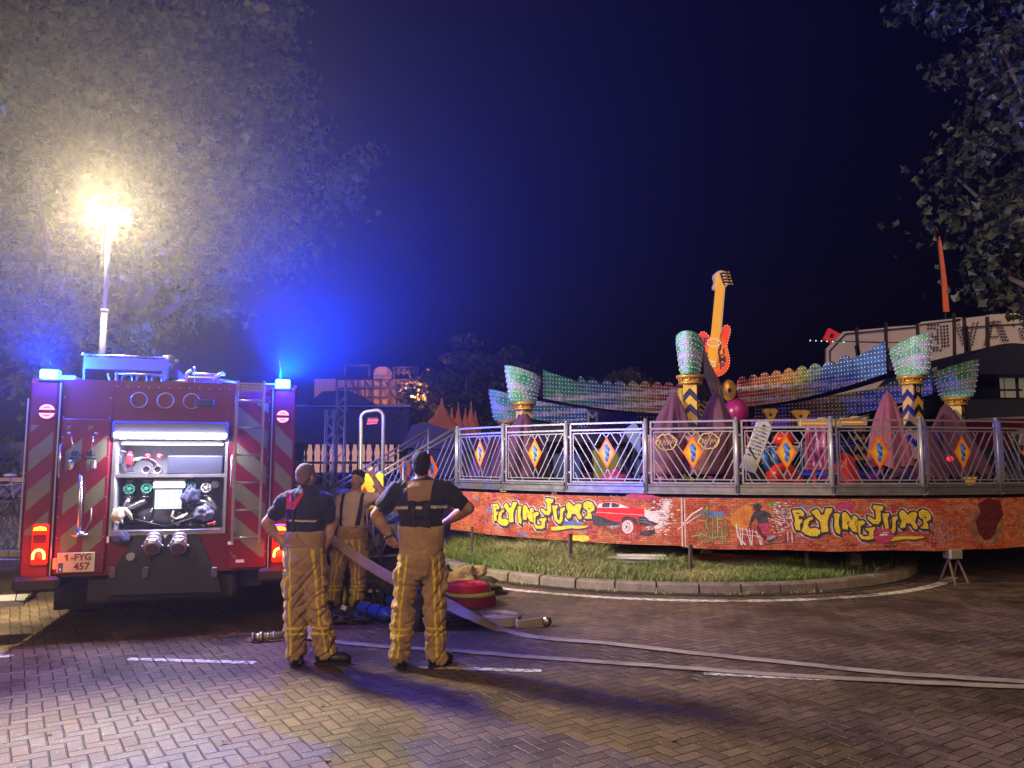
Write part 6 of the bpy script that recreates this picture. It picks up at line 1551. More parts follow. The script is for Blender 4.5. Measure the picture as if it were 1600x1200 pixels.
tree('small leafy shrub at the corner of the scaffold front', (-3.9, 27, 0), (-3.9, 27, 2.5), (.7, .7, 1.1), 2200, .13, 16, M_lfd, .05, clump=.4, hole=.3, limbs=5)

# ================================================================ FAIRGROUND BEHIND
def PX(u, v, Y): return pp(u, v, Y)
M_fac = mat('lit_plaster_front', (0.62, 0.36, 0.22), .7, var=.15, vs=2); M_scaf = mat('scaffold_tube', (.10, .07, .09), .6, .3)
# scaffold-backed front, warmly lit from inside its yard
Y = 33.0; A = PX(490, 640, Y); B = PX(662, 640, Y); Zt = PX(600, 592, Y).z
sf = empty('scaffold_front', 'pale attraction front held up by scaffolding, lit orange from the right', 'attraction front', (A.x, Y, 0)); W_ = B.x - A.x
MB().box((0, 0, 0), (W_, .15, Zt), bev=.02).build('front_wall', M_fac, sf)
b = MB(); P_ = lambda u, v: Vector((PX(u, v, Y).x - A.x, -.5, PX(u, v, Y).z))
for u in (530, 544, 556, 563, 574, 586, 598, 610, 622, 634, 640, 650, 657): b.tube([P_(u, 640), P_(u, 594)], .045, 6)
for v in (609, 622, 595, 635): b.tube([P_(530, v), P_(660, v)], .04, 6)
for u in (552, 575, 605, 622): b.tube([P_(u, 598), P_(u + 14, 622)], .035, 5)
b.build('scaffold', M_scaf, sf)
cb_ = MB(); arch = [(-1.0, 0), (1.0, 0), (1.05, .7), (.85, 1.25), (.4, 1.5), (-.4, 1.5), (-.85, 1.25), (-1.05, .7)]
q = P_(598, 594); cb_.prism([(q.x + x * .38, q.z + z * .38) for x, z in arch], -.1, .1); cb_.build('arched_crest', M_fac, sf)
b = MB()
for (u0, v0, u1, v1) in ((618, 576, 655, 576), (618, 576, 618, 594), (643, 583, 643, 594), (618, 584, 656, 584), (655, 576, 655, 590), (542, 573, 580, 573), (542, 573, 542, 590), (580, 573, 580, 592)): b.tube([P_(u0, v0), P_(u1, v1)], .05, 6)
for k in range(4): q = P_(624 + k * 8, 580); b.prism([(q.x - .1, q.z - .05), (q.x + .12, q.z + .1), (q.x + .05, q.z - .25)], -.5, -.45)
b.build('letter_gantry', M_scaf, sf)
fl = MB().box((-.15, -.1, -.1), (.15, .1, .1), bev=.03).build('wall_flood', mat('amber_flood', (1, .5, .1), .4, emit=(1, .42, .08), es=6, var=0), sf); fl.location = Vector((PX(655, 623, Y).x - A.x, -1.6, PX(655, 623, Y).z))
lamp('wall_flood_light', 'POINT', 500, (1.0, .42, .12), (0, -.35, 0), fl, shadow_soft_size=.1)
# dark marquee in front
Y = 26.0; A = PX(430, 700, Y); B = PX(640, 700, Y); mq = empty('marquee', 'long dark blue marquee with a pitched awning behind the loop gate', 'marquee', (A.x, Y, 0)); W_ = B.x - A.x
M_mq = mat('navy_canvas', (.035, .04, .09), .75, var=.2, vs=3, bump=.2)
zt = PX(600, 636, Y).z; zb = PX(600, 694, Y).z
MB().box((0, 0, zb), (W_, 3, zt), bev=.05).build('canvas_wall', M_mq, mq)
b = MB(); b.box((0, -.08, zt), (W_ + .02, 3.1, zt + .08)); b.build('roof_edge', mat('pale_edge', (.4, .38, .42), .6), mq)
q = lambda u, v: (PX(u, v, Y - .4).x - A.x, PX(u, v, Y - .4).z)
MB().prism([q(505, 612), q(545, 610), q(583, 630), q(570, 631), q(480, 632)], -.5, 1.0).build('pitched_awning', M_mq, mq)
# warm panel wall below with dark balusters in front
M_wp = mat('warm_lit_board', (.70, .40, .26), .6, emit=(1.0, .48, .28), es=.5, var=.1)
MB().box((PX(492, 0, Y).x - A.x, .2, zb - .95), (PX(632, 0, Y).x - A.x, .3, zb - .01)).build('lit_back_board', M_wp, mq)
MB().box((0, .1, 0), (W_, 2.9, zb - .96)).build('plinth', M_mq, mq)
bal = empty('baluster_row', 'row of dark turned balusters silhouetted against the warm board', 'balustrade', (A.x, Y - .6, 0)); b = MB(); r = random.Random(5)
for u in list(range(497, 632, 11)):
    p = PX(u, 0, Y - .6); x = p.x - A.x; w = .028 + .012 * (u % 3)
    b.lathe([(w, .2), (w, zb - .85), (w * 1.3, zb - .8), (w * .5, zb - .6), (w * 1.2, zb - .45), (w * .55, zb - .3), (w * 1.5, zb - .1), (w * 1.4, zb + .02), (.01, zb + .03)], (x, 0, 0), 8)
b.build('balusters', M_dark, bal); MB().box((PX(488, 0, Y).x - A.x, -.05, zb - .66), (PX(636, 0, Y).x - A.x, .05, zb - .58)).build('hand_rail', M_dark, bal)
# truss towers
for (u, Y2, lab) in ((514, 20, 'left'), (531, 20.5, 'right')):
    p = gp(u, 800); p = PX(u, 745, Y2); zt2 = PX(u, 606 if lab == 'right' else 640, Y2).z; t = empty('truss_tower', 'slender lattice lighting tower in front of the marquee, %s of the two' % lab, 'truss', (p.x, Y2, 0), group='truss towers before the marquee')
    b = MB(); w = .11
    for sx in (-1, 1):
        for sy in (-1, 1): b.tube([(sx * w, sy * w, 0), (sx * w, sy * w, zt2)], .018, 6)
    k = 0; z = .1
    while z < zt2 - .25:
        s = 1 if k % 2 else -1
        b.tube([(-w * s, -w, z), (w * s, -w, z + .24)], .010, 5); b.tube([(-w * s, w, z), (w * s, w, z + .24)], .010, 5); b.tube([(w, -w * s, z), (w, w * s, z + .24)], .010, 5); z += .24; k += 1
    b.build('lattice', M_galv, t)
t = empty('flight_cases', 'stack of grey plastic crates on a pallet behind the left firefighter', 'crates', (PX(505, 780, 17.5).x, 17.5, 0))
for k, (x, z0, z1, w) in enumerate(((0, .05, .42, .75), (.05, .43, .78, .72), (-.05, .79, 1.1, .7))): MB().box((x - w, -.35, z0), (x + w, .35, z1), bev=.03).build('crate', mat('grey_crate_%d' % k, (.16 + .03 * k, .16 + .03 * k, .2 + .03 * k), .6), t)
t = empty('cafe_furniture', 'jumble of stacked chairs and rails left of the balusters', 'furniture', (PX(478, 760, 19).x, 19, 0)); b = MB(); r = random.Random(8)
for k in range(26): p = Vector((r.uniform(-.6, .6), r.uniform(-.3, .3), r.uniform(.3, 1.5))); b.tube([p, p + Vector((r.uniform(-.5, .5), r.uniform(-.2, .2), r.uniform(-.3, .3)))], .013, 5)
for x in (-.6, -.2, .2, .6): b.tube([(x, 0, 0), (x, 0, 1.5)], .016, 6)
b.build('frames', M_trim, t)
# parked bicycles on the far left
for i, (u, Yb, lab) in enumerate(((8, 16.5, 'bicycle at the far left edge, its handlebar glinting'), (36, 16.9, 'bicycle with a pale saddle beside the left edge of the fire engine'))):
    p = PX(u, 730, Yb); zg = .13 + .85 * min(1, (Yb - 14.15) / 5.0) ** 1.2; t = empty('bicycle', lab, 'bicycle', (p.x, Yb, zg), rz=.5 + i * .2, group='bicycles parked on the verge')
    for x in (-.52, .52):
        w = MB().tube([(x + .34 * math.cos(2 * PI * k / 28), 0, .34 + .34 * math.sin(2 * PI * k / 28)) for k in range(28)], .018, 6, closed=True)
        for k in range(12): w.tube([(x, 0, .34), (x + .33 * math.cos(2 * PI * k / 12), 0, .34 + .33 * math.sin(2 * PI * k / 12))], .003, 4)
        w.build('wheel', M_rub, t)
    MB().tube([(-.52, 0, .34), (-.12, 0, .30), (-.22, 0, .82)], .015, 6).tube([(-.12, 0, .30), (.38, 0, .78), (-.2, 0, .72)], .017, 6).tube([(.52, 0, .34), (.36, 0, .88)], .015, 6).tube([(-.52, 0, .34), (-.2, 0, .72)], .012, 6).build('frame', M_trim, t)
    MB().tube([(.30, -.28, .98), (.36, 0, 1.0), (.30, .28, .98)], .013, 6).tube([(.36, 0, .88), (.36, 0, 1.0)], .013, 6).build('handlebar', M_steelb, t); MB().ell((-.23, 0, .87), (.13, .07, .04)).build('saddle', M_cream if i else M_blackp, t)
t = empty('low_barrier', 'low rail barrier with reflective strip behind the verge', 'barrier', (PX(20, 735, 18).x, 18, .9)); MB().box((-3, 0, .0), (1.4, .06, .28)).build('board', mat('barrier_board', (.10, .08, .12), .6), t); MB().box((-3, -.012, .36), (1.4, .03, .44)).build('pale_strip', mat('barrier_strip', (.55, .3, .22), .5), t)
for x in (-2, -.5, 1.0): MB().tube([(x, .03, -.3), (x, .03, .9)], .02, 6).build('post', M_trim, t)
hgd = MB(); 
t = empty('hedge', 'dark clipped hedge behind the verge at the left edge', 'hedge', (-11, 19.5, .9)); o, cc = leaves((-1, 0, .9), (5.5, .8, 1.1), 5000, .10, 31, M_lfd, t, .6, name='foliage'); MB().box((-6, -.3, 0), (4, .3, 1.3)).build('branches', M_bark, t)
# orange pointed tents
for i, (u, v, w, h, lab) in enumerate(((690, 664, 1.25, .95, 'largest orange pointed tent below the round tree'), (716, 664, .45, .8, 'thin orange spire just right of the largest tent'), (727, 664, .4, .6, 'small orange spire in the middle of the row'), (736, 664, .45, .85, 'taller orange spire near the right end'), (743, 664, .35, .5, 'smallest orange spire at the right end of the row'), (706, 664, .5, .65, 'brown ribbed spire beside the largest tent'))):
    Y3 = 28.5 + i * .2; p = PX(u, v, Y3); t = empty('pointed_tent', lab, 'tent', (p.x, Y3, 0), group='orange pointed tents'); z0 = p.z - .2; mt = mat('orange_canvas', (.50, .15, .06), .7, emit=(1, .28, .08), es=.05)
    b = MB(); b.lathe([(w * .62, 0), (w * .62, z0), (w * .55, z0 + h * .15), (w * .24, z0 + h * .55), (.02, z0 + h + .1)], n=8, smooth=False); b.build('canvas', mt, t)
    MB().tube([(0, 0, z0 + h), (0, 0, z0 + h + .25)], .02, 5).build('finial', M_gold, t)
t = empty('low_roof', 'dark sloping stall roof behind the stairs', 'stall', (PX(690, 690, 24).x, 24, 0)); p0 = PX(650, 668, 24); p1 = PX(745, 690, 24); cxx = t.location.x
MB().prism([(PX(640, 0, 24).x - cxx, PX(0, 700, 24).z), (PX(655, 0, 24).x - cxx, PX(0, 666, 24).z), (PX(672, 0, 24).x - cxx, PX(0, 660, 24).z), (PX(760, 0, 24).x - cxx, PX(0, 690, 24).z), (PX(760, 0, 24).x - cxx, PX(0, 705, 24).z)], -.5, 2).build('roof', M_rdark, t); MB().box((-1, -.3, 0), (1.2, 1.8, PX(0, 704, 24).z)).build('stall_body', M_rdark, t)
# right: back of a big attraction front with mirrored letters
Y = 30.0; A = PX(1290, 620, Y); bf = empty('attraction_back', 'pale rear of a big attraction front with mirror-written letters in dotted outline', 'attraction front', (A.x, Y, 0)); Q = lambda u, v: (PX(u, v, Y).x - A.x, PX(u, v, Y).z)
M_bk = mat('pale_back_panel', (.58, .52, .54), .7, var=.15, vs=1.5)
def panel(pts, y0, nm='back_panel'): MB().prism([Q(*p) for p in pts], y0, y0 + .12).build(nm, M_bk, bf)
panel([(1291, 580), (1291, 545), (1318, 518), (1337, 517), (1337, 640), (1291, 640)], 0); panel([(1338, 640), (1338, 516), (1383, 512), (1383, 640)], .02); panel([(1384, 640), (1384, 511), (1433, 508), (1433, 640)], 0)
panel([(1434, 640), (1434, 507), (1440, 503), (1489, 498), (1489, 640)], -.03); panel([(1490, 640), (1490, 497), (1501, 496), (1506, 500), (1506, 640)], 0); panel([(1507, 640), (1508, 497), (1540, 493), (1541, 640)], .02); panel([(1542, 640), (1542, 492), (1600, 488), (1640, 487), (1640, 640)], 0)
b = MB(); V3 = lambda u, v, y=-.06: Vector((Q(u, v)[0], y, Q(u, v)[1]))
for (u, v0, u2, v2) in ((1337, 512, 1341, 575), (1383, 505, 1384, 560), (1432, 506, 1433, 525), (1489, 490, 1490, 555), (1505, 498, 1509, 550), (1541, 496, 1543, 556)): b.bar(V3(u, v0), V3(u2, v2), .10, .08, up=(0, 1, 0))
for (u, v0, u2, v2) in ((1296, 548, 1320, 522), (1296, 548, 1296, 578), (1320, 522, 1432, 511), (1508, 512, 1600, 506), (1436, 508, 1500, 500), (1450, 566, 1470, 565)): b.bar(V3(u, v0), V3(u2, v2), .04, .04, up=(0, 1, 0))
b.bar(V3(1337, 540), V3(1345, 575), .14, .08, up=(0, 1, 0)); b.bar(V3(1506, 510), V3(1512, 552), .2, .08, up=(0, 1, 0))
b.build('frame_post', M_dark, bf)
# mirrored dotted letters (double outlines)
def dotted(a, c, step=.13, w=.055):
    a, c = V3(*a, -.10), V3(*c, -.10); n = max(1, int((c - a).length / step)); d = (c - a).normalized()
    for i in range(n): p = a + d * (i + .2) * step; lt.bar(p, p + d * step * .6, .05, .03, up=(0, 1, 0))
lt = MB()
for s in (((1446, 509), (1468, 508)), ((1446, 514), (1463, 513)), ((1447, 527), (1463, 526)), ((1447, 531), (1463, 530)), ((1450, 544), (1468, 543)), ((1450, 548), (1471, 547)), ((1468, 508), (1471, 547)), ((1463, 513), (1464, 543)), ((1473, 508), (1475, 546)), ((1478, 507), (1480, 546)),
          ((1490, 506), (1505, 544)), ((1495, 505), (1507, 535)), ((1506, 505), (1506, 543)), ((1519, 504), (1512, 542)), ((1526, 503), (1516, 542)), ((1511, 520), (1519, 518)),
          ((1546, 502), (1536, 541)), ((1550, 501), (1541, 541)), ((1551, 501), (1567, 539)), ((1559, 501), (1575, 539)), ((1543, 527), (1563, 526)), ((1555, 501), (1571, 539)), ((1590, 512), (1597, 536)), ((1595, 512), (1602, 536))): dotted(*s)
lt.build('mirrored_letters', mat('dark_dots', (.03, .02, .04), .6), bf)
# domed awning stall
Y = 22.0; A = PX(1440, 620, Y); st_ = empty('domed_stall', 'dark stall with a wide domed awning and a row of pale windows on the right', 'stall', (A.x, Y, 0)); Q = lambda u, v: (PX(u, v, Y).x - A.x, PX(u, v, Y).z)
arc = [Q(1446 + 190 * i / 16, 592 - 46 * math.sin(PI * (i / 16) * 1.0) ** .75) for i in range(17)]
MB().prism(arc, -1.2, 3.0).build('awning', mat('black_navy_awning', (.018, .018, .04), .7), st_)
MB().box((Q(1450, 0)[0], -.2, 0), (Q(1640, 0)[0], 3, Q(0, 625)[1])).build('stall_body', mat('stall_dark', (.02, .02, .045), .7), st_)
MB().box((Q(1450, 0)[0], 1.4, Q(0, 625)[1]), (Q(1640, 0)[0], 1.5, Q(0, 588)[1])).build('window_wall', mat('stall_inner', (.03, .02, .03), .7), st_)
M_wn = mat('dim_window', (.42, .38, .25), .5, emit=(.7, .62, .42), es=.10, var=.1)
for (u0, u1) in ((1517, 1522), (1524, 1539), (1545, 1556), (1561, 1572), (1580, 1588), (1592, 1604), (1608, 1618)): MB().box((Q(u0, 0)[0], -.22, Q(0, 622)[1]), (Q(u1, 0)[0], -.2, Q(0, 589)[1])).build('window', M_wn, st_)
MB().box((Q(1515, 0)[0], -.24, Q(0, 612)[1]), (Q(1548, 0)[0], -.22, Q(0, 609)[1])).build('sill_rail', M_dark, st_)
t = empty('red_sign_board', 'dark red rounded sign board with white scalloped edge at the right edge behind the fence', 'sign', (PX(1580, 680, 19).x, 19, 0)); Q = lambda u, v: (PX(u, v, 19).x - t.location.x, PX(u, v, 19).z)
MB().prism([Q(1515, 657), Q(1640, 652), Q(1640, 700), Q(1515, 700)], 0, .06).build('board', mat('deep_red_board', (.30, .02, .03), .4), t); MB().prism([Q(1512, 654), Q(1640, 649), Q(1640, 653), Q(1512, 657)], -.02, .07).build('white_rim', M_whitep, t)
MB().prism(smooth([Q(1578, 672), Q(1640, 668), Q(1640, 696), Q(1578, 696)], 1), -.02, -.001).build('white_field', M_whitep, t); MB().box((-.5, .02, 0), (.5, .05, Q(0, 700)[1])).build('board_leg', M_dark, t)
# tall tapering red banner and the tilted red square
t = empty('feather_flag', 'tall thin orange red feather flag leaning left above the attraction on the right', 'flag', (PX(1480, 490, 34).x, 34, 0)); Q = lambda u, v: (PX(u, v, 34).x - t.location.x, PX(u, v, 34).z)
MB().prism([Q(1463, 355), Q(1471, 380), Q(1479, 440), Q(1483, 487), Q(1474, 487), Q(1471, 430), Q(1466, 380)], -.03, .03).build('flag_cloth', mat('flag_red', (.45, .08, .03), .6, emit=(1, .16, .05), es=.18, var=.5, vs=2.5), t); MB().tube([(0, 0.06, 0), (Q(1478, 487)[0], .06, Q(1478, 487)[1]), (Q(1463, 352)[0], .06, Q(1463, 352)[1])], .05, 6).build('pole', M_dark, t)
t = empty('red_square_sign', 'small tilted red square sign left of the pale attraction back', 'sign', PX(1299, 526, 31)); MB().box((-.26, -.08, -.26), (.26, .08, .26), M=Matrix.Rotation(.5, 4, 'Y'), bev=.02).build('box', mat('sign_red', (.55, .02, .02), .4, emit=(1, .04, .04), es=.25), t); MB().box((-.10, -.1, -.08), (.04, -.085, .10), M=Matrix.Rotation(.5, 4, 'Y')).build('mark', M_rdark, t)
MB().tube([(.1, .05, -.2), (.15, .3, -6)], .05, 6).build('sign_post', M_dark, t)
t = empty('light_string', 'thin string of tiny teal and white lights beside the red square sign', 'lights', PX(1266, 532, 30)); x1 = PX(1430, 536, 30); o0 = PX(1266, 532, 30); MB().tube([(0, 0, 0), (x1.x - o0.x, 0, x1.z - o0.z)], .018, 5).build('wire', M_rdark, t)
b = MB()
for k in range(7): b.ell((k * .22, 0, -k * .01), (.026, .026, .026), nu=8, nv=5)
b.build('bulbs', mat('teal_bulb', (.5, 1, .9), .3, emit=(.5, 1, .95), es=1.6, var=0), t)
# loop gate and yellow sign at the foot of the stairs
Yg = 13.0; A = PX(562, 770, Yg); B = PX(597, 770, Yg); h = PX(580, 643, Yg).z; t = empty('loop_gate', 'tall silver tube loop standing at the foot of the stairs', 'gate', (A.x, Yg, 0), rz=.05); w = B.x - A.x; rr_ = .12; pts = [(0, 0, 0), (0, 0, h - rr_)]
for k in range(7): a = PI - PI / 2 * k / 6; pts.append((rr_ + rr_ * math.cos(a), 0, h - rr_ + rr_ * math.sin(a)))
for k in range(7): a = PI / 2 - PI / 2 * k / 6; pts.append((w - rr_ + rr_ * math.cos(a), 0, h + .02 - rr_ + rr_ * math.sin(a)))
pts.append((w, 0, 0)); MB().tube(pts, .032, 12).build('tube_loop', M_galv, t)
b = MB(); r = random.Random(4); z = h - .16
for k in range(6): x = .12 + k * .028; b.tube([(x, -.04, z - .03), (x + .01, -.04, z + .04), (x + .02, -.04, z - .02), (x + .03, -.04, z + .02)], .006, 5)
b.tube([(.10, -.04, z - .055), (.27, -.04, z - .04)], .006, 5); b.build('pink_script', mat('pink_neon', (.9, .1, .25), .3, emit=(1, .12, .3), es=1.2, var=0), t)
MB().box((.10, -.035, z - .06), (.29, -.028, z + .06)).build('script_plate', M_blackp, t)
Ys = 12.9; A = PX(564, 737, Ys); B = PX(597, 776, Ys); t = empty('warning_sign', 'yellow warning sign with a red triangle and a crossed out climbing figure', 'sign', (A.x, Ys, 0)); Q = lambda u, v: (PX(u, v, Ys).x - A.x, PX(u, v, Ys).z)
M_wy = mat('sign_yellow', (.85, .68, .03), .45, var=.08); q0, q1 = Q(560, 740), Q(599, 780)
pn = MB().box((q0[0], -.01, q1[1]), (q1[0], .01, q0[1]), bev=.01).build('panel', M_wy, t)
b = MB(); c = Q(570, 765); b.prism([(c[0] - .05, c[1] - .045), (c[0] + .05, c[1] - .045), (c[0], c[1] + .05)], -.016, -.011); b.build('red_triangle', mat('triangle_red', (.7, .05, .02), .4), pn)
b = MB(); c = Q(588, 762); b.ell((c[0] - .01, -.015, c[1] + .10), (.022, .004, .022), nu=10, nv=6)
for p, q in (((0, .07), (0, -.03)), ((0, .06), (.06, .10)), ((0, .06), (-.06, .02)), ((0, -.03), (.05, -.10)), ((0, -.03), (-.04, -.11)), ((-.05, .0), (.05, -.01))): b.bar((c[0] + p[0], -.015, c[1] + p[1]), (c[0] + q[0], -.015, c[1] + q[1]), .020, .006, up=(0, 1, 0))
b.build('climber_mark', M_blackp, pn); MB().tube([(q0[0] + .15, .03, 0), (q0[0] + .15, .03, q1[1] + .1)], .02, 6).build('sign_post', M_galv, t)
c = PX(583, 796, 12.8); t = empty('yellow_rosette', 'small yellow and black badge low on the stair frame', 'badge', c); MB().ell((0, 0, 0), (.085, .02, .065)).build('disc', M_wy, t); MB().tube([(-.05, -.025, -.01), (-.02, -.025, .02), (.01, -.025, -.01), (.04, -.025, .02)], .008, 5).build('mark', M_blackp, t); MB().tube([(0, .03, 0), (0, .03, -.8)], .015, 6).build('stem', M_galv, t)
# ================================================================ PEOPLE
from mathutils.bvhtree import BVHTree
def remesh(mb, voxel, smooth=3, fac=.5):
    o = mb.build('tmp', [M_dark]); md = o.modifiers.new('r', 'REMESH'); md.mode = 'VOXEL'; md.voxel_size = voxel
    ms = o.modifiers.new('s', 'SMOOTH'); ms.iterations = smooth; ms.factor = fac
    me = bake(o); n = len(me.vertices); V = np.empty(n * 3, dtype=np.float32); me.vertices.foreach_get('co', V)
    F = [tuple(p.vertices) for p in me.polygons]; N = np.empty(n * 3, dtype=np.float32); me.vertices.foreach_get('normal', N)
    bpy.data.objects.remove(o)
    return V.reshape(-1, 3), F, N.reshape(-1, 3)
def skin_obj(name, V, F, m, parent, attrs=None):
    me = bpy.data.meshes.new(name); me.from_pydata([tuple(map(float, v)) for v in V], [], F); me.polygons.foreach_set('use_smooth', [True] * len(F)); me.materials.append(m)
    for k, a in (attrs or {}).items(): at_ = me.attributes.new(k, 'FLOAT', 'POINT'); at_.data.foreach_set('value', np.asarray(a, dtype=np.float32))
    me.update(); o = bpy.data.objects.new(name, me); COL.objects.link(o); o.parent = parent; return o
def eloft(mb, rings, yaw=0.0, n=20):
    """rings: (centre, rx, ry) stacked; elliptical, rotated by yaw about z"""
    c, s = math.cos(yaw), math.sin(yaw); V = []
    for ce, rx, ry in rings:
        for k in range(n): a = 2 * PI * k / n; x, y = rx * math.cos(a), ry * math.sin(a); V.append((ce[0] + x * c - y * s, ce[1] + x * s + y * c, ce[2]))
    F = [(j * n + k, j * n + (k + 1) % n, (j + 1) * n + (k + 1) % n, (j + 1) * n + k) for j in range(len(rings) - 1) for k in range(n)]
    F.append(tuple(reversed(range(n)))); F.append(tuple((len(rings) - 1) * n + k for k in range(n))); mb.add(V, F)
def limb(mb, pts, rs, n=14):
    """tapered limb with rounded ends"""
    P = [Vector(p) for p in pts]; Q = []; R_ = []
    for i in range(len(P) - 1):
        for k in range(6):
            t = k / 6; Q.append(P[i].lerp(P[i + 1], t)); R_.append(rs[i] + (rs[i + 1] - rs[i]) * (t * t * (3 - 2 * t)))
    Q.append(P[-1]); R_.append(rs[-1]); mb.tube(Q, R_, n)
    mb.ell(P[0], (rs[0],) * 3); mb.ell(P[-1], (rs[-1],) * 3)
def hand(mb, wrist, tip_dir, palm_n, side, curl=.5, s=1.0):
    """palm with five separate bent fingers; side = +1/-1 puts the thumb"""
    d = Vector(tip_dir).normalized(); n_ = Vector(palm_n); n_ = (n_ - d * n_.dot(d)).normalized(); w = d.cross(n_).normalized() * side
    M = Matrix((w, n_, d)).transposed(); c = Vector(wrist) + d * .05 * s
    mb.ell(c, (.041 * s, .016 * s, .054 * s), M=M.to_4x4() if False else M.to_4x4())
    limb(mb, [Vector(wrist) - d * .03, Vector(wrist) + d * .02], [.027 * s, .026 * s])
    for k, (off, L) in enumerate(((-.030, .060), (-.010, .074), (.011, .078), (.031, .070))):
        p = c + w * off * s + d * .040 * s; q = p + (d * math.cos(curl * .6) - n_ * math.sin(curl * .6)) * L * .42 * s
        e = q + (d * math.cos(curl * 1.5) - n_ * math.sin(curl * 1.5)) * L * .34 * s; f = e + (d * math.cos(curl * 2.3) - n_ * math.sin(curl * 2.3)) * L * .28 * s
        limb(mb, [p, q, e, f], [.0098 * s, .0092 * s, .0085 * s, .0068 * s], 8)
    p = c + w * .034 * s - d * .018 * s; q = p + (w * .75 + d * .6 - n_ * .25).normalized() * .036 * s; e = q + (w * .15 + d * .9 - n_ * .4).normalized() * .032 * s
    limb(mb, [p, q, e], [.0135 * s, .0115 * s, .009 * s], 8)
def head(mb, c, yaw, tilt=0.0, pitch=0.0, s=1.0):
    """skull, jaw, brow, nose, lips, ears; faces local -y before yaw"""
    M = Matrix.Rotation(yaw, 4, 'Z') @ Matrix.Rotation(pitch, 4, 'X') @ Matrix.Rotation(tilt, 4, 'Y'); c = Vector(c)
    P = lambda x, y, z: c + M @ Vector((x * s, y * s, z * s))
    E = lambda x, y, z, a, b_, d_: mb.ell(P(x, y, z), (a * s, b_ * s, d_ * s), M=M)
    E(0, .014, .030, .074, .094, .086); E(0, -.020, -.010, .064, .070, .085); E(0, -.030, -.062, .046, .050, .048); E(0, -.060, -.090, .024, .024, .018)
    E(0, -.080, .022, .048, .018, .014); E(.026, -.070, -.018, .022, .018, .018); E(-.026, -.070, -.018, .022, .018, .018)
    mb.tube([P(0, -.085, .012), P(0, -.103, -.022), P(0, -.112, -.034)], [.009 * s, .012 * s, .015 * s], 8); E(.011, -.095, -.037, .009, .009, .007); E(-.011, -.095, -.037, .009, .009, .007)
    E(0, -.086, -.060, .022, .011, .005); E(0, -.083, -.071, .019, .011, .006)
    for sx in (1, -1): E(sx * .073, .006, -.008, .010, .019, .031)
    return P, M
def skin_mat(name, c):
    m, g = newmat(name); tc = g.n('ShaderNodeTexCoord'); n1 = g.noise(tc.outputs['Object'], 22, 4, .6); at = g.n('ShaderNodeAttribute'); at.attribute_name = 'mark'
    col = g.mix(g.step(n1, .4, .65), tuple(x * .85 for x in c), tuple(min(1, x * 1.12) for x in c)); col = g.mix(at.outputs['Fac'], col, tuple(x * .35 for x in c))
    g.l(col, g.b.inputs['Base Color']); g.b.inputs['Roughness'].default_value = .5; g.b.inputs['Subsurface Weight'].default_value = .0; return m
def trouser_mat(name, u0s, zt, hz, front=False):
    """tan turnout cloth; yellow reflective double lines from the attributes lu (metres round the leg) and lz (height)"""
    m, g = newmat(name); tc = g.n('ShaderNodeTexCoord'); oc = tc.outputs['Object']; a1 = g.n('ShaderNodeAttribute'); a1.attribute_name = 'lu'; a2 = g.n('ShaderNodeAttribute'); a2.attribute_name = 'lz'
    n1 = g.noise(oc, 5, 5, .65); n2 = g.noise(oc, 160, 2, .5); col = g.ramp(n1, [(.3, (.25, .15, .07)), (.5, (.40, .25, .125)), (.7, (.52, .34, .18))])
    wob = g.math('MULTIPLY', g.math('SUBTRACT', g.noise(oc, 6, 3), .5), .02)
    U = g.math('ADD', a1.outputs['Fac'], wob); Z = g.math('ADD', a2.outputs['Fac'], wob)
    mask = None
    for u0 in u0s:
        d = g.math('ABSOLUTE', g.math('SUBTRACT', g.math('ABSOLUTE', g.math('SUBTRACT', U, u0)), .024)); v = g.math('LESS_THAN', d, .0085); mask = v if mask is None else g.math('MAXIMUM', mask, v)
    mask = g.math('MULTIPLY', mask, g.math('MULTIPLY', g.math('LESS_THAN', Z, zt), g.math('GREATER_THAN', Z, .10)))
    d = g.math('ABSOLUTE', g.math('SUBTRACT', g.math('ABSOLUTE', g.math('SUBTRACT', Z, hz)), .024)); mask = g.math('MAXIMUM', mask, g.math('LESS_THAN', d, .0085))
    wear = g.step(g.noise(oc, 30, 4, .7), .32, .45); col = g.mix(g.math('MULTIPLY', mask, g.math('ADD', .45, g.math('MULTIPLY', wear, .55))), col, (.80, .62, .05))
    g.l(col, g.b.inputs['Base Color']); g.b.inputs['Roughness'].default_value = .8; g.b.inputs['Sheen Weight'].default_value = .2
    g.bump(g.math('ADD', g.math('MULTIPLY', n2, .4), g.noise(oc, 17, 6, .7)), .7, .02); return m
def wrinkle(V, N, amp, f=(7, 7, 15), seed=0.0, zfun=None, crease=False):
    out = V.copy()
    for i in range(len(V)):
        x, y, z = V[i]; k = amp * (mnoise.noise(Vector((x * f[0] + seed, y * f[1], z * f[2] + 2 * math.sin(x * 9)))) + .5 * mnoise.noise(Vector((x * f[0] * 2.3, y * f[1] * 2.3 + seed, z * f[2] * 1.9))))
        if crease: rn = abs(mnoise.noise(Vector((x * 4.5 + seed, y * 4.5, z * 10 + 1.5 * math.sin(x * 8 + seed))))); k -= amp * 1.1 * max(0.0, .14 - rn) / .14
        if zfun: k *= zfun(z)
        out[i] = V[i] + N[i] * k
    return out
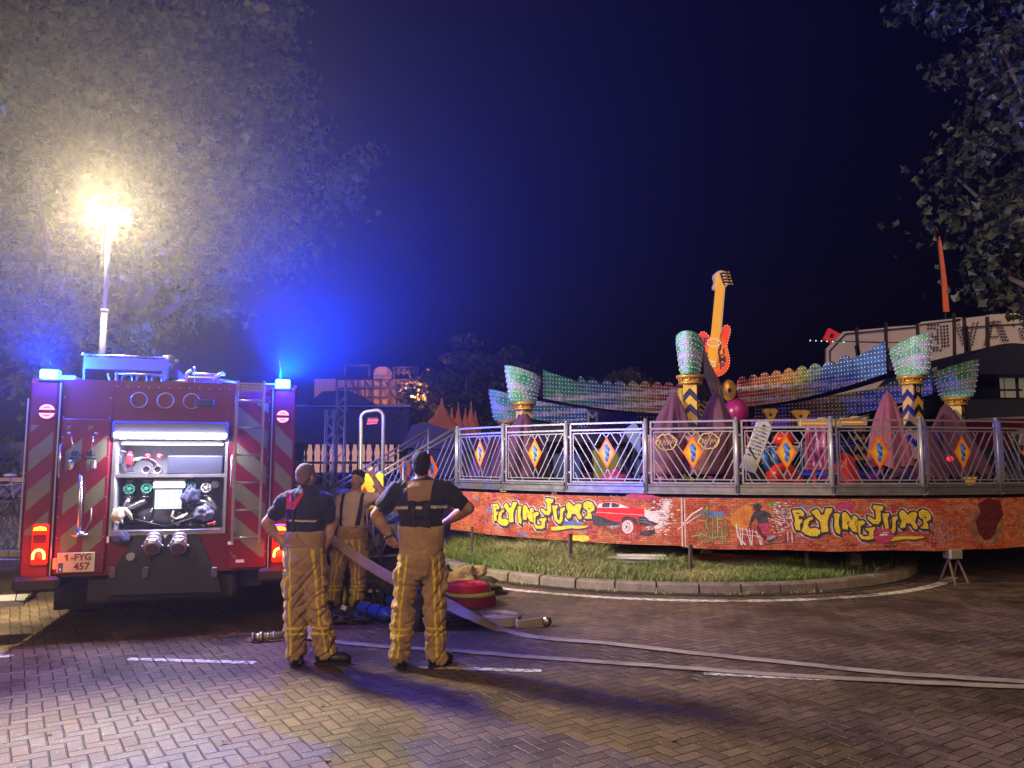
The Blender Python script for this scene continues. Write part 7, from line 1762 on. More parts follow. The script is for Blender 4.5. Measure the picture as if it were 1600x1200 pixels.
def trousers(J, m, parent, R, seed, waist, back=1, zf=None, lat_ref=None):
    """J: hipL kneeL ankL hipR kneeR ankR (world minus origin)"""
    mb = MB(); eloft(mb, waist['rings'], waist['yaw'])
    for s in 'LR':
        h, k, a = (Vector(J[n_ + s]) for n_ in ('hip', 'knee', 'ank')); low = a + (a - k).normalized() * .05
        limb(mb, [h, h.lerp(k, .5), k, k.lerp(a, .5), a, low], [R[0], R[0] * .95, R[1], R[1] * 1.02, R[2], R[2] * 1.03], 18)
    for (p, sz) in J.get('pockets', ()): mb.cbox(p, sz, bev=.02)
    V, F, N = remesh(mb, .009, 5); V = wrinkle(V, N, .018, (6, 6, 13), seed, zf, True)
    lu = np.zeros(len(V)); lz = V[:, 2].copy()
    for i, v in enumerate(V):
        v = Vector(v); best = 1e9
        for s in 'LR':
            for p, q in ((J['hip' + s], J['knee' + s]), (J['knee' + s], J['ank' + s])):
                p, q = Vector(p), Vector(q); d = q - p; t = max(-.2, min(1.2, (v - p).dot(d) / d.dot(d))); c = p + d * t; dist = (v - c).length
                if dist < best:
                    best = dist; sg = -1 if s == 'L' else 1; r = v - c
                    if lat_ref: a = math.atan2(r.x * sg, -r.y * lat_ref)
                    else: a = math.atan2(r.x * sg, -r.y)
                    lu[i] = a * .085
    o = skin_obj('trousers', V, F, m, parent, {'lu': lu, 'lz': lz}); return o, V, F
def patch(V, F, quads, m, parent, name, off=.008, direction=(0, 1, 0), thick=.004, origin=(0, -3, 0)):
    """strips of cloth laid on a garment: quads = list of (left pts, right pts) in x,z; projected along direction"""
    bvh = BVHTree.FromPolygons([Vector(map(float, v)) for v in V], F); d = Vector(direction).normalized(); b = MB()
    for Lp, Rp, nx, nz in quads:
        grid = []; 
        def samp(pts, t):
            k = t * (len(pts) - 1); i = min(int(k), len(pts) - 2); f = k - i; return (pts[i][0] * (1 - f) + pts[i + 1][0] * f, pts[i][1] * (1 - f) + pts[i + 1][1] * f)
        last = None
        for j in range(nz + 1):
            row = []; a = samp(Lp, j / nz); c = samp(Rp, j / nz)
            for i in range(nx + 1):
                x = a[0] + (c[0] - a[0]) * i / nx; z = a[1] + (c[1] - a[1]) * i / nx; o_ = Vector((x, 0, z)) - d * 1.5
                hit, nrm, _, _ = bvh.ray_cast(o_, d)
                if hit is None: hit = last[0] if last else Vector((x, 0, z)); nrm = last[1] if last else -d; hit = Vector((x, hit.y, z))
                last = (hit, nrm); row.append(hit + nrm * off)
            grid.append(row)
        W1 = nx + 1; T = [p for r_ in grid for p in r_]; n = len(T); back = [p + d * (thick + off * .8) for p in T]
        Fs = [(j * W1 + i, j * W1 + i + 1, (j + 1) * W1 + i + 1, (j + 1) * W1 + i) for j in range(nz) for i in range(nx)]
        rim = [i for i in range(W1)] + [j * W1 + nx for j in range(1, nz + 1)] + [nz * W1 + i for i in range(nx - 1, -1, -1)] + [j * W1 for j in range(nz - 1, 0, -1)]
        Fs += [(rim[i], rim[(i + 1) % len(rim)], n + rim[(i + 1) % len(rim)], n + rim[i]) for i in range(len(rim))]
        b.add(T + back, Fs, 0, True)
    o = b.build(name, m, parent); return o
def boot(ank, toe_dir, parent, m, seed, L=.29):
    a = Vector(ank); d = Vector((toe_dir[0], toe_dir[1], 0)).normalized(); w = Vector((-d.y, d.x, 0)); mb = MB(); c = Vector((a.x, a.y, 0))
    limb(mb, [c + Vector((0, 0, .20)), c + Vector((0, 0, .09))], [.058, .054]); M = Matrix((w, d, Vector((0, 0, 1)))).transposed().to_4x4()
    mb.ell(c + d * -.02 + Vector((0, 0, .062)), (.046, .075, .058), M=M); mb.ell(c + d * .10 + Vector((0, 0, .055)), (.050, .115, .050), M=M); mb.ell(c + d * .155 + Vector((0, 0, .048)), (.050, .062, .042), M=M)
    V, F, N = remesh(mb, .010, 3); V[:, 2] = np.maximum(V[:, 2], .018); o = skin_obj('boot', V, F, m, parent)
    sb = MB(); n = 18; pts = []
    for k in range(n): t = 2 * PI * k / n; y = math.cos(t); x = math.sin(t); pts.append(c + d * (.055 + .15 * y) + w * (.052 * x * (1.05 + .08 * y)))
    V2 = [p + Vector((0, 0, .002)) for p in pts] + [p + Vector((0, 0, .028)) for p in pts]
    sb.add(V2, [tuple(reversed(range(n))), tuple(n + k for k in range(n))] + [(k, (k + 1) % n, n + (k + 1) % n, n + k) for k in range(n)]); sb.build('sole', M_rub, o); return o
M_skin1 = skin_mat('skin_ruddy', (.48, .26, .18)); M_skin2 = skin_mat('skin_tanned', (.42, .22, .14)); M_skin3 = skin_mat('skin_light', (.56, .33, .24))
M_navt = mat('navy_tshirt', (.022, .024, .045), .85, var=.3, vs=8, bump=.25, bs=60, sheen=.15); M_crmt = mat('cream_tshirt', (.60, .46, .35), .85, var=.1, vs=8, bump=.25, bs=50)
M_boot = mat('black_boot', (.012, .012, .013), .4, var=.3, vs=10, bump=.2); M_brace = mat('dark_braces', (.02, .02, .035), .7); M_braceR = mat('red_braces', (.62, .03, .04), .7); M_tan = mat('tan_yoke', (.34, .20, .10), .8, var=.2, vs=14, bump=.4, bs=30)
M_silv = mat('silver_reflective', (.55, .52, .50), .45, var=.1, vs=60)
M_hairD = mat('dark_hair', (.018, .013, .011), .75, var=.4, vs=60, bump=.6, bs=120); M_hairB = mat('cropped_fair_hair', (.20, .13, .085), .75, var=.3, vs=60, bump=.4, bs=150)
def rel(o, p): return Vector(p) - Vector(o)
def marks(V, P, pts):
    m_ = np.zeros(len(V))
    for (x, y, z, r) in pts:
        c = np.array(P(x, y, z)); d = np.linalg.norm(V - c, axis=1); m_ = np.maximum(m_, np.clip(1.4 - d / r, 0, 1))
    return m_

# ---------------- right firefighter: back to the camera, hands on hips
YB = 6.60
def Q2(u, v, dy=0.0): p = pp(u, v, YB + dy); return Vector((p.x - O2.x, p.y - O2.y, p.z))
O2 = Vector((pp(658, 722, YB).x, YB, 0)); p2 = empty('person', 'broad firefighter in navy T-shirt with tan yoke, hands on hips, back turned', 'person', O2)
J = dict(hipL=Q2(640, 872), kneeL=Q2(630, 950, .0), ankL=Q2(626, 1015, .0), hipR=Q2(676, 872), kneeR=Q2(679, 950, .02), ankR=Q2(682, 1015, .03))
J['pockets'] = ((Q2(619, 905, .0), (.04, .13, .19)), (Q2(696, 905, .03), (.04, .13, .19)))
yaw = -.03
zc = lambda v: CAMH - (v - 722) / FPX * YB
rings = [(Q2(658, 905), .12, .10), (Q2(658, 895), .165, .130), (Q2(658, 876), .190, .150), (Q2(658, 856), .190, .148), (Q2(658, 838), .200, .150), (Q2(658, 826), .202, .150), (Q2(658, 821), .196, .146)]
MT2 = trouser_mat('turnout_trousers_right', (.035,), .93, .305)
tr2, TV, TF = trousers(J, MT2, p2, (.104, .096, .092), 2.0, dict(rings=rings, yaw=yaw), zf=lambda z: .12 if z > .98 else (.6 if z > .75 else 1.15))
# shirt
sb = MB(); eloft(sb, [(Q2(658, 838), .178, .128), (Q2(657, 815), .183, .135), (Q2(657, 795), .205, .142), (Q2(657, 775), .225, .142), (Q2(657, 762), .205, .125), (Q2(658, 752), .13, .09), (Q2(659, 745), .070, .068)], yaw)
shL, shR = Q2(619, 767, .01), Q2(697, 766, .01); elL, elR = Q2(588, 805, .03), Q2(732, 794, .04)
limb(sb, [Q2(635, 765), shL, shL.lerp(elL, .60)], [.085, .088, .078]); limb(sb, [Q2(680, 764), shR, shR.lerp(elR, .60)], [.085, .088, .078])
SV, SF, SN = remesh(sb, .010, 4); SV = wrinkle(SV, SN, .010, (7, 7, 9), 5, None, True); sh2 = skin_obj('tshirt', SV, SF, M_navt, p2)
bb = MB(); hc = Q2(659, 727, -.01)
eloft(bb, [(Q2(658, 850), .13, .09), (Q2(657, 800), .165, .11), (Q2(657, 768), .18, .11), (Q2(658, 755), .10, .075), (Q2(659, 745), .058, .060), (Q2(659, 730), .052, .056)], yaw)
wrL, wrR = Q2(608, 838, .02), Q2(696, 816, .22)
limb(bb, [shL, elL], [.062, .052]); limb(bb, [elL, elL.lerp(wrL, .35), wrL], [.050, .052, .030]); limb(bb, [shR, elR], [.062, .052]); limb(bb, [elR, elR.lerp(wrR, .35), wrR], [.050, .052, .031])
hand(bb, wrL, (.45, .25, -.75), (-.5, -.8, .1), 1, .75); hand(bb, wrR, (-.55, .4, -.5), (.6, .7, 0), -1, .6)
P, M = head(bb, hc, PI - .10, s=1.0); BV, BF, BN = remesh(bb, .0058, 2); skin_obj('body', BV, BF, M_skin2, p2, {'mark': np.zeros(len(BV))})
hb = MB(); hb.ell(P(0, .020, .040), (.081, .098, .085), M=M); hb.ell(P(0, .055, -.005), (.068, .052, .075), M=M); hb.ell(P(0, .060, -.045), (.050, .034, .04), M=M); HV, HF, HN = remesh(hb, .006, 2); HV = wrinkle(HV, HN, .003, (60, 60, 60), 1); skin_obj('hair', HV, HF, M_hairD, p2)
# yoke, braces, reflective band (on the back: rays travel towards +y)
xq = lambda u, v: (pp(u, v, YB).x - O2.x, pp(u, v, YB).z)
patch(SV, SF, [([xq(635, 752), xq(640, 766), xq(641, 782)], [xq(679, 750), xq(676, 766), xq(674, 782)], 14, 14)], M_tan, p2, 'yoke', .010)
patch(SV, SF, [([xq(643, 781), xq(645, 805), xq(643, 828)], [xq(652, 781), xq(653, 805), xq(653, 828)], 4, 16), ([xq(663, 781), xq(662, 805), xq(664, 828)], [xq(673, 781), xq(672, 805), xq(675, 828)], 4, 16), ([xq(645, 806), xq(645, 816)], [xq(672, 806), xq(672, 816)], 10, 4)], M_brace, p2, 'braces', .012)
patch(SV, SF, [([xq(620, 790), xq(620, 795)], [xq(641, 789), xq(641, 794)], 10, 3), ([xq(648, 789), xq(648, 794)], [xq(667, 789), xq(667, 794)], 10, 3), ([xq(674, 788), xq(674, 793)], [xq(698, 788), xq(698, 793)], 10, 3)], M_silv, p2, 'reflective_band', .008)
MB().tube([wrL + Vector((.036 * math.cos(a) , .036 * math.sin(a), .012 * math.cos(a))) for a in [2 * PI * k / 14 for k in range(14)]], .008, 6, closed=True).build('wristband', M_boot, p2)
boot(J['ankL'] + Vector((0, 0, 0)), (-.35, .95), p2, M_boot, 1); boot(J['ankR'], (.55, .85), p2, M_boot, 2)

# ---------------- left firefighter: back to the camera, bald, red braces
YA = 6.66
def Q1(u, v, dy=0.0): p = pp(u, v, YA + dy); return Vector((p.x - O1.x, p.y - O1.y, p.z))
O1 = Vector((pp(478, 722, YA).x, YA, 0)); p1 = empty('person', 'firefighter with cropped hair and red braces, back turned, leftmost by the fire engine', 'person', O1)
J = dict(hipL=Q1(463, 872), kneeL=Q1(462, 948), ankL=Q1(463, 1010), hipR=Q1(490, 872, .02), kneeR=Q1(497, 948, -.02), ankR=Q1(508, 1008, .03)); J['pockets'] = ((Q1(447, 905, .0), (.05, .14, .20)), (Q1(508, 900, .03), (.05, .15, .19)))
yaw = -.25; rings = [(Q1(476, 905), .10, .09), (Q1(476, 895), .16, .13), (Q1(476, 876), .183, .148), (Q1(475, 856), .178, .145), (Q1(475, 842), .184, .146), (Q1(475, 834), .184, .145), (Q1(475, 829), .178, .140)]
MT1 = trouser_mat('turnout_trousers_left', (.045,), .98, .30); tr1, TV, TF = trousers(J, MT1, p1, (.112, .096, .088), 9.0, dict(rings=rings, yaw=yaw), zf=lambda z: .12 if z > .96 else (.6 if z > .75 else 1.2))
sb = MB(); eloft(sb, [(Q1(477, 850), .160, .120), (Q1(477, 820), .165, .128), (Q1(477, 800), .180, .132), (Q1(476, 783), .195, .130), (Q1(477, 770), .165, .108), (Q1(479, 763), .09, .075), (Q1(480, 757), .066, .064)], yaw)
shL, shR = Q1(446, 783, .03), Q1(507, 783, -.03); elL, elR = Q1(417, 817, .02), Q1(517, 822, .06)
limb(sb, [Q1(457, 780), shL, shL.lerp(elL, .58)], [.08, .080, .070]); limb(sb, [Q1(497, 780), shR, shR.lerp(elR, .62)], [.08, .080, .068])
SV, SF, SN = remesh(sb, .010, 4); SV = wrinkle(SV, SN, .010, (7, 7, 9), 15, None, True); skin_obj('tshirt', SV, SF, M_navt, p1)
bb = MB(); hc = Q1(479, 745, -.01); eloft(bb, [(Q1(477, 850), .12, .085), (Q1(477, 800), .145, .10), (Q1(477, 782), .155, .10), (Q1(478, 768), .085, .07), (Q1(479, 760), .056, .058), (Q1(479, 748), .050, .054)], yaw)
wrL, wrR = Q1(438, 846, .05), Q1(507, 856, .05); limb(bb, [shL, elL], [.056, .047]); limb(bb, [elL, elL.lerp(wrL, .35), wrL], [.046, .047, .028]); limb(bb, [shR, elR], [.056, .047]); limb(bb, [elR, elR.lerp(wrR, .35), wrR], [.046, .047, .029])
hand(bb, wrL, (.55, .2, -.6), (-.5, -.8, .1), 1, .8); hand(bb, wrR, (-.2, .3, -.8), (.7, .6, 0), -1, .6)
P, M = head(bb, hc, PI - .45, s=.98); BV, BF, BN = remesh(bb, .0058, 2); skin_obj('body', BV, BF, M_skin1, p1, {'mark': np.zeros(len(BV))})
hb = MB(); hb.ell(P(0, .018, .034), (.0765, .0955, .086), M=M); hb.ell(P(0, .050, -.008), (.066, .052, .066), M=M); HV, HF, HN = remesh(hb, .006, 2); skin_obj('hair', HV, HF, M_hairB, p1)
xq = lambda u, v: (pp(u, v, YA).x - O1.x, pp(u, v, YA).z)
patch(SV, SF, [([xq(452, 770), xq(452, 780), xq(453, 794)], [xq(461, 771), xq(461, 780), xq(460, 794)], 5, 12), ([xq(474, 771), xq(467, 780), xq(461, 794)], [xq(482, 770), xq(475, 780), xq(468, 794)], 5, 12), ([xq(453, 782), xq(453, 795)], [xq(470, 782), xq(467, 795)], 7, 8)], M_braceR, p1, 'red_braces', .010)
patch(SV, SF, [([xq(454, 794), xq(453, 815), xq(452, 834)], [xq(458, 794), xq(457, 815), xq(457, 834)], 3, 18), ([xq(462, 794), xq(463, 815), xq(464, 834)], [xq(466, 794), xq(467, 815), xq(469, 834)], 3, 18)], M_brace, p1, 'brace_tail', .010)
patch(SV, SF, [([xq(446, 810), xq(446, 813)], [xq(499, 811), xq(499, 814)], 20, 2)], M_silv, p1, 'reflective_band', .008)
patch(TV, TF, [([xq(461, 829), xq(459, 838), xq(447, 852)], [xq(470, 829), xq(474, 838), xq(490, 852)], 12, 8)], M_tan, p1, 'back_bib', .010)
boot(J['ankL'], (-.15, .95), p1, M_boot, 3); boot(J['ankR'] + Vector((.01, 0, 0)), (.93, .15), p1, M_boot, 4, .31)

# ---------------- far firefighter facing the camera, one arm raised, holding the hose end
YC = 9.25
def Q3(u, v, dy=0.0): p = pp(u, v, YC + dy); return Vector((p.x - O3.x, p.y - O3.y, p.z))
O3 = Vector((pp(548, 722, YC).x, YC, 0)); p3 = empty('person', 'firefighter in cream T-shirt facing the camera, one arm raised, holding a hose', 'person', O3)
J = dict(hipL=Q3(537, 855), kneeL=Q3(524, 897, -.05), ankL=Q3(521, 933, .0), hipR=Q3(560, 855), kneeR=Q3(560, 900, -.05), ankR=Q3(558, 934, 0)); J['pockets'] = ((Q3(520, 872), (.05, .13, .18)), (Q3(573, 872), (.05, .13, .18)))
rings = [(Q3(548, 875), .10, .09), (Q3(548, 868), .16, .13), (Q3(549, 856), .183, .142), (Q3(550, 840), .175, .140), (Q3(550, 826), .176, .138), (Q3(549, 820), .172, .134)]
MT3 = trouser_mat('turnout_trousers_far', (.0,), .80, .24); tr3, TV, TF = trousers(J, MT3, p3, (.112, .096, .088), 19.0, dict(rings=rings, yaw=.1))
sb = MB(); eloft(sb, [(Q3(549, 832), .155, .115), (Q3(548, 815), .155, .118), (Q3(550, 797), .170, .120), (Q3(553, 784), .180, .118), (Q3(555, 774), .150, .10), (Q3(556, 768), .085, .072)], .08)
shL, shR = Q3(533, 781), Q3(580, 779, -.02); elL, elR = Q3(525, 812, -.06), Q3(600, 775, -.10)
limb(sb, [Q3(540, 780), shL, shL.lerp(elL, .70)], [.075, .072, .066]); limb(sb, [Q3(570, 780), shR, shR.lerp(elR, .72)], [.075, .072, .062])
SV, SF, SN = remesh(sb, .009, 3); SV = wrinkle(SV, SN, .010, (8, 8, 8), 25, None, True); skin_obj('tshirt', SV, SF, M_crmt, p3)
bb = MB(); hc = Q3(558, 750, -.03); eloft(bb, [(Q3(549, 832), .12, .085), (Q3(550, 797), .14, .09), (Q3(554, 780), .14, .09), (Q3(556, 771), .08, .065), (Q3(557, 765), .054, .056), (Q3(558, 756), .049, .052)], .08)
wrL, wrR = Q3(518, 833, -.16), Q3(584, 746, -.14); limb(bb, [shL, elL], [.052, .044]); limb(bb, [elL, elL.lerp(wrL, .35), wrL], [.042, .043, .027]); limb(bb, [shR, elR], [.052, .043]); limb(bb, [elR, elR.lerp(wrR, .35), wrR], [.042, .043, .027])
hand(bb, wrL, (.15, -.2, -.9), (0, 1, -.1), -1, 1.0); hand(bb, wrR, (-.35, -.1, .75), (-.3, -.9, 0), 1, 1.15)
P, M = head(bb, hc, -.22, tilt=.10, s=.98); BV, BF, BN = remesh(bb, .0055, 1)
mk = marks(BV, P, [(.028, -.088, .004, .013), (-.028, -.088, .004, .013), (.030, -.092, .026, .012), (-.030, -.092, .026, .012), (.018, -.094, .027, .010), (-.018, -.094, .027, .010), (0, -.096, -.065, .010), (.012, -.094, -.065, .009), (-.012, -.094, -.065, .009)])
skin_obj('body', BV, BF, M_skin3, p3, {'mark': mk})
for sx in (1, -1): MB().ell(P(sx * .028, -.083, .004), (.011, .011, .009), M=M).build('eye', mat('eye_white', (.5, .45, .42), .3, var=0), p3)
hb = MB(); hb.ell(P(0, .026, .058), (.080, .092, .072), M=M); hb.ell(P(0, -.035, .098), (.058, .044, .030), M=M); hb.ell(P(0, .068, .0), (.066, .045, .072), M=M); HV, HF, HN = remesh(hb, .006, 2); HV = wrinkle(HV, HN, .006, (40, 40, 40), 1); skin_obj('hair', HV, HF, M_hairD, p3)
xq = lambda u, v: (pp(u, v, YC).x - O3.x, pp(u, v, YC).z)
patch(SV, SF, [([xq(537, 772), xq(534, 790), xq(533, 815), xq(534, 824)], [xq(542, 771), xq(539, 790), xq(538, 815), xq(539, 824)], 4, 26), ([xq(566, 771), xq(562, 795), xq(557, 818), xq(557, 824)], [xq(571, 772), xq(567, 795), xq(563, 818), xq(563, 824)], 4, 26)], M_brace, p3, 'braces', .010)
boot(J['ankL'], (-.3, -.9), p3, M_boot, 5); boot(J['ankR'], (.25, -.9), p3, M_boot, 6)
HOLD = O3 + wrL + Vector((0, -.03, -.07))
# ================================================================ HOSES AND KIT ON THE GROUND
def catmull(P, n=8):
    out = []; P = [P[0]] + list(P) + [P[-1]]
    for i in range(1, len(P) - 2):
        for k in range(n):
            t = k / n; a, b, c, d = P[i - 1], P[i], P[i + 1], P[i + 2]
            out.append(.5 * ((2 * b) + (c - a) * t + (2 * a - 5 * b + 4 * c - d) * t * t + (3 * b - a - 3 * c + d) * t ** 3))
    out.append(P[-2]); return out
def flat_hose(pts, wdirs, name, lab, m, w=.11, th=.014, seed=1, cat='hose', ripple=.004):
    """flat lying hose: pts with a width direction at each point"""
    P = catmull([Vector(p) for p in pts], 14); D = catmull([Vector(d) for d in wdirs], 14); V = []; F = []; n = 12; N = len(P)
    for i, (p, d) in enumerate(zip(P, D)):
        t = (P[min(i + 1, N - 1)] - P[max(i - 1, 0)]).normalized(); d = (d - t * d.dot(t)).normalized(); nn = t.cross(d).normalized()
        ww = w * (1 + .05 * mnoise.noise(Vector((i * .21, seed, 0)))); off = Vector((0, 0, 1)) * abs(ripple * mnoise.noise(Vector((i * .13, seed, 5)))) * 2
        for k in range(n):
            a = 2 * PI * k / n; x = math.copysign(abs(math.cos(a)) ** .6, math.cos(a)); y = math.sin(a)
            V.append(p + off + d * (x * ww / 2) + nn * (y * th / 2 * (.55 + .45 * abs(x) ** 3)))
    F = [(i * n + k, i * n + (k + 1) % n, (i + 1) * n + (k + 1) % n, (i + 1) * n + k) for i in range(N - 1) for k in range(n)]
    F += [tuple(reversed(range(n))), tuple((N - 1) * n + k for k in range(n))]
    me = MB().add(V, F, 0, True); o = me.build(name, m); tag(o, lab, cat); return o
M_hs, g = newmat('pale_hose_jacket'); tc = g.n('ShaderNodeTexCoord'); oc = tc.outputs['Object']; n1 = g.noise(oc, 3.2, 5, .7); n2 = g.noise(oc, 210, 2)
g.l(g.mix(g.math('MULTIPLY', n2, .4), g.ramp(n1, [(.3, (.20, .16, .14)), (.5, (.36, .30, .26)), (.7, (.46, .39, .34))]), (.12, .1, .09)), g.b.inputs['Base Color']); g.b.inputs['Roughness'].default_value = .85; g.bump(g.math('ADD', n2, g.math('MULTIPLY', g.noise(oc, 14, 4), .8)), .4, .008)
gz = lambda u, v, z=.010: gp(u, v, z)
hA = [HOLD + Vector((-.02, 0, .03)), HOLD + Vector((.05, -.02, -.02)), pp(560, 873, 8.75), pp(600, 897, 8.45), pp(650, 922, 8.15), pp(700, 945, 7.95), pp(745, 967, 7.80), gz(790, 985), gz(850, 997), gz(950, 1005), gz(1100, 1022), gz(1250, 1037), gz(1400, 1052), gz(1600, 1065), gz(1800, 1078)]
vt = Vector((.30, 0, .95)); dA = [vt, vt, vt, Vector((.28, .1, .95)), Vector((.3, .25, .9)), Vector((.3, .5, .75)), Vector((.3, .8, .4))] + [Vector((.25, .97, 0)), Vector((.2, .98, 0))] + [Vector((.35, .93, 0))] * 6
flat_hose(hA, dA, 'fire_hose', 'upper of two flat pale hoses, running from the far firefighter\'s hand to the right edge', M_hs, .115, seed=2)
hB = [gz(440, 990, .03), gz(470, 990, .05), gz(492, 996, .03), gz(524, 1003), gz(600, 1010), gz(700, 1016), gz(800, 1024), gz(950, 1035), gz(1100, 1046), gz(1250, 1056), gz(1450, 1067), gz(1600, 1073), gz(1800, 1080)]
flat_hose(hB, [Vector((0, .5, .8)), Vector((.1, .6, .7)), Vector((.2, .9, .1))] + [Vector((.12, .99, 0))] * 10, 'fire_hose', 'flat pale hose starting at the left firefighter\'s feet, the lower of two crossing the paving', M_hs, .105, seed=6)
flat_hose([gz(482, 962, .10), gz(486, 978, .09), gz(496, 993, .02), gz(520, 1001)], [Vector((1, .2, 0))] * 4, 'hose_fold', 'short folded hose end between the left firefighter\'s feet', M_hs, .10, seed=9)
# coupling and branch pipe at the far left end
M_khaki = mat('khaki_hose_sleeve', (.20, .19, .08), .8, var=.4, vs=30, bump=.3)
A = gp(393, 996, .05); B = gp(446, 992, .05); t = empty('branch_pipe', 'khaki sleeved branch pipe with brass coupling lying left of the left firefighter', 'branch pipe', (A.x, A.y, 0)); d = (B - A); L = d.length; d.normalize(); z5 = Vector((0, 0, .05))
MB().tube([z5 + d * .08, z5 + d * L], [.034, .034], 14).build('sleeve', M_khaki, t)
MB().tube([z5, z5 + d * .02, z5 + d * .021, z5 + d * .07, z5 + d * .071, z5 + d * .10], [.046, .046, .038, .038, .050, .050], 16).build('coupling', mat('brass_coupling', (.42, .38, .24), .35, .8), t)
for k in (.14, .19): MB().tube([z5 + d * k, z5 + d * (k + .018)], .039, 14).build('clip_band', M_trim, t)
# rolled hoses
def hose_roll(name, lab, c, r0, r1, h, turns, m, wob=.004, seed=1, z=0.0):
    r = random.Random(seed); V = []; F = []; n = int(turns * 30); th = (r1 - r0) / turns * .25
    for i in range(n + 1):
        a = 2 * PI * turns * i / n; R_ = r0 + (r1 - r0) * i / n + wob * mnoise.noise(Vector((math.cos(a) * 1.3, math.sin(a) * 1.3, i * .02 + seed))); dz = wob * 1.8 * mnoise.noise(Vector((math.cos(a) * 2, math.sin(a) * 2, i * .04 + seed + 7)))
        for (rr_, zz) in ((R_ - th, .004), (R_ - th, h), (R_, h + .006), (R_ + th, h), (R_ + th, .004)): V.append((rr_ * math.cos(a), rr_ * math.sin(a), zz + dz * (1 if zz > .01 else .2)))
    F = [(i * 5 + q, i * 5 + (q + 1) % 5, (i + 1) * 5 + (q + 1) % 5, (i + 1) * 5 + q) for i in range(n) for q in range(5)]
    o = MB().add(V, F, 0, False).build(name, m, loc=(c[0], c[1], z)); return tag(o, lab, 'hose roll', 'rolled hoses on the ground')
M_rhose = mat('red_rubber_hose', (.50, .02, .045), .5, var=.25, vs=10, bump=.2, bs=40); M_mhose = mat('maroon_hose', (.18, .015, .03), .6, var=.25, vs=10, bump=.2)
c = gp(733, 944)
hose_roll('hose_roll', 'dark maroon hose roll at the bottom of the stack beside the right firefighter', c, .06, .315, .115, 6, M_mhose, seed=3)
hose_roll('hose_roll', 'thin yellow green hose roll in the middle of the stack', c, .08, .298, .030, 6, mat('lime_hose', (.42, .48, .06), .55, var=.2), seed=4, z=.122)
hose_roll('hose_roll', 'bright red hose roll on top of the stack', (c.x - .02, c.y), .05, .255, .085, 6, M_rhose, seed=5, z=.160)
c = gp(782, 974); hose_roll('hose_roll', 'pale grey hose roll nearest the camera, its coupling pointing right', c, .05, .215, .095, 5, M_hs, seed=7)
A = gp(802, 975, .05); B = gp(848, 971, .05); MB_ = MB(); MB_.tube([A, A.lerp(B, .5), B], .045, 12); o = flat_hose([c + Vector((.19, -.08, .055)), A + Vector((.05, 0, .0)), B], [Vector((0, 0, 1))] * 3, 'hose_tail', 'tail of the grey hose roll ending in a brass coupling', M_hs, .085, .03)
d = (B - A).normalized(); MB().tube([B, B + d * .02, B + d * .021, B + d * .06, B + d * .061, B + d * .085], [.040, .040, .050, .050, .042, .042], 16).build('coupling', MATS['brass_coupling'], o)
# blue breathing-air cylinders with straps
M_bcyl = mat('blue_cylinder', (.02, .06, .36), .35, var=.15); M_strap = mat('black_webbing', (.012, .012, .014), .7, var=.3)
def cylinder(lab, a, b, r):
    a, b = Vector(a), Vector(b); d = (b - a).normalized(); L = (b - a).length; t = empty('air_cylinder', lab, 'cylinder', (a.x, a.y, 0), group='air cylinders on the ground'); o = Vector((a.x, a.y, 0))
    prof = [(0, .25), (.01, .6), (.03, .85), (.06, .97), (.09, 1), (L - .09, 1), (L - .06, .97), (L - .03, .8), (L - .01, .45), (L + .01, .35)]
    MB().tube([a - o + d * s for s, _ in prof], [r * k for _, k in prof], 22).build('shell', M_bcyl, t)
    MB().tube([a - o + d * (L * .42), a - o + d * (L * .42 + .03)], r + .006, 20).tube([a - o + d * (L * .78), a - o + d * (L * .78 + .02)], r + .005, 20).build('strap', M_strap, t)
    MB().tube([a - o + d * (L + .0), a - o + d * (L + .05)], .018, 10).tube([a - o + d * (L + .035) + Vector((0, 0, -.0)), a - o + d * (L + .035) + Vector((0, 0, .05))], .012, 8).build('valve', M_trim, t)
    return t
cylinder('blue air cylinder lying in front, between the two nearest firefighters', gp(562, 962, .0) + Vector((0, 0, .085)), gp(606, 975, .0) + Vector((.02, 0, .085)), .082)
cylinder('second blue cylinder, mostly hidden behind the right firefighter', gp(606, 948, 0) + Vector((0, 0, .08)), gp(660, 960, 0) + Vector((0, 0, .08)), .078)
def soft(name, lab, cat, u, v, r, m, seed, amp=.4, z=None, group=None, rz=0):
    c = gp(u, v); o = blob(name, (0, 0, r[2] * .62 if z is None else z), r, m, seed, amp, 36, 22); V = o.build(name, m, loc=(c.x, c.y, 0)); 
    for vv in V.data.vertices: vv.co.z = max(vv.co.z, .003)
    V.rotation_euler = (0, 0, rz); return tag(V, lab, cat, group)
# harness on top of the front cylinder
t = empty('harness', 'black harness with grey buckles draped over the blue air cylinder', 'harness', gp(590, 950)); b = MB(); r = random.Random(6)
for k in range(7): p = [Vector((-.12 + .05 * k + r.uniform(-.04, .04), .02 + r.uniform(-.05, .1), .12 + r.uniform(.0, .10))) for _ in range(3)]; b.tube([Vector((p[0].x, p[0].y, .02))] + p + [Vector((p[2].x + .05, p[2].y, .02))], .016, 6)
b.tube([(-.15, 0, .20), (-.02, .05, .24), (.12, .02, .17), (.25, 0, .12)], .022, 8); b.build('webbing', M_strap, t); b = MB().cbox((-.08, -.03, .20), (.05, .02, .04), bev=.006).cbox((.0, -.03, .20), (.035, .02, .03), bev=.005); b.build('buckle', M_trim, t)
soft('black_bag', 'black rubber bag lying behind the far firefighter\'s leg', 'bag', 527, 925, (.17, .16, .24), M_strap, 41, .5)
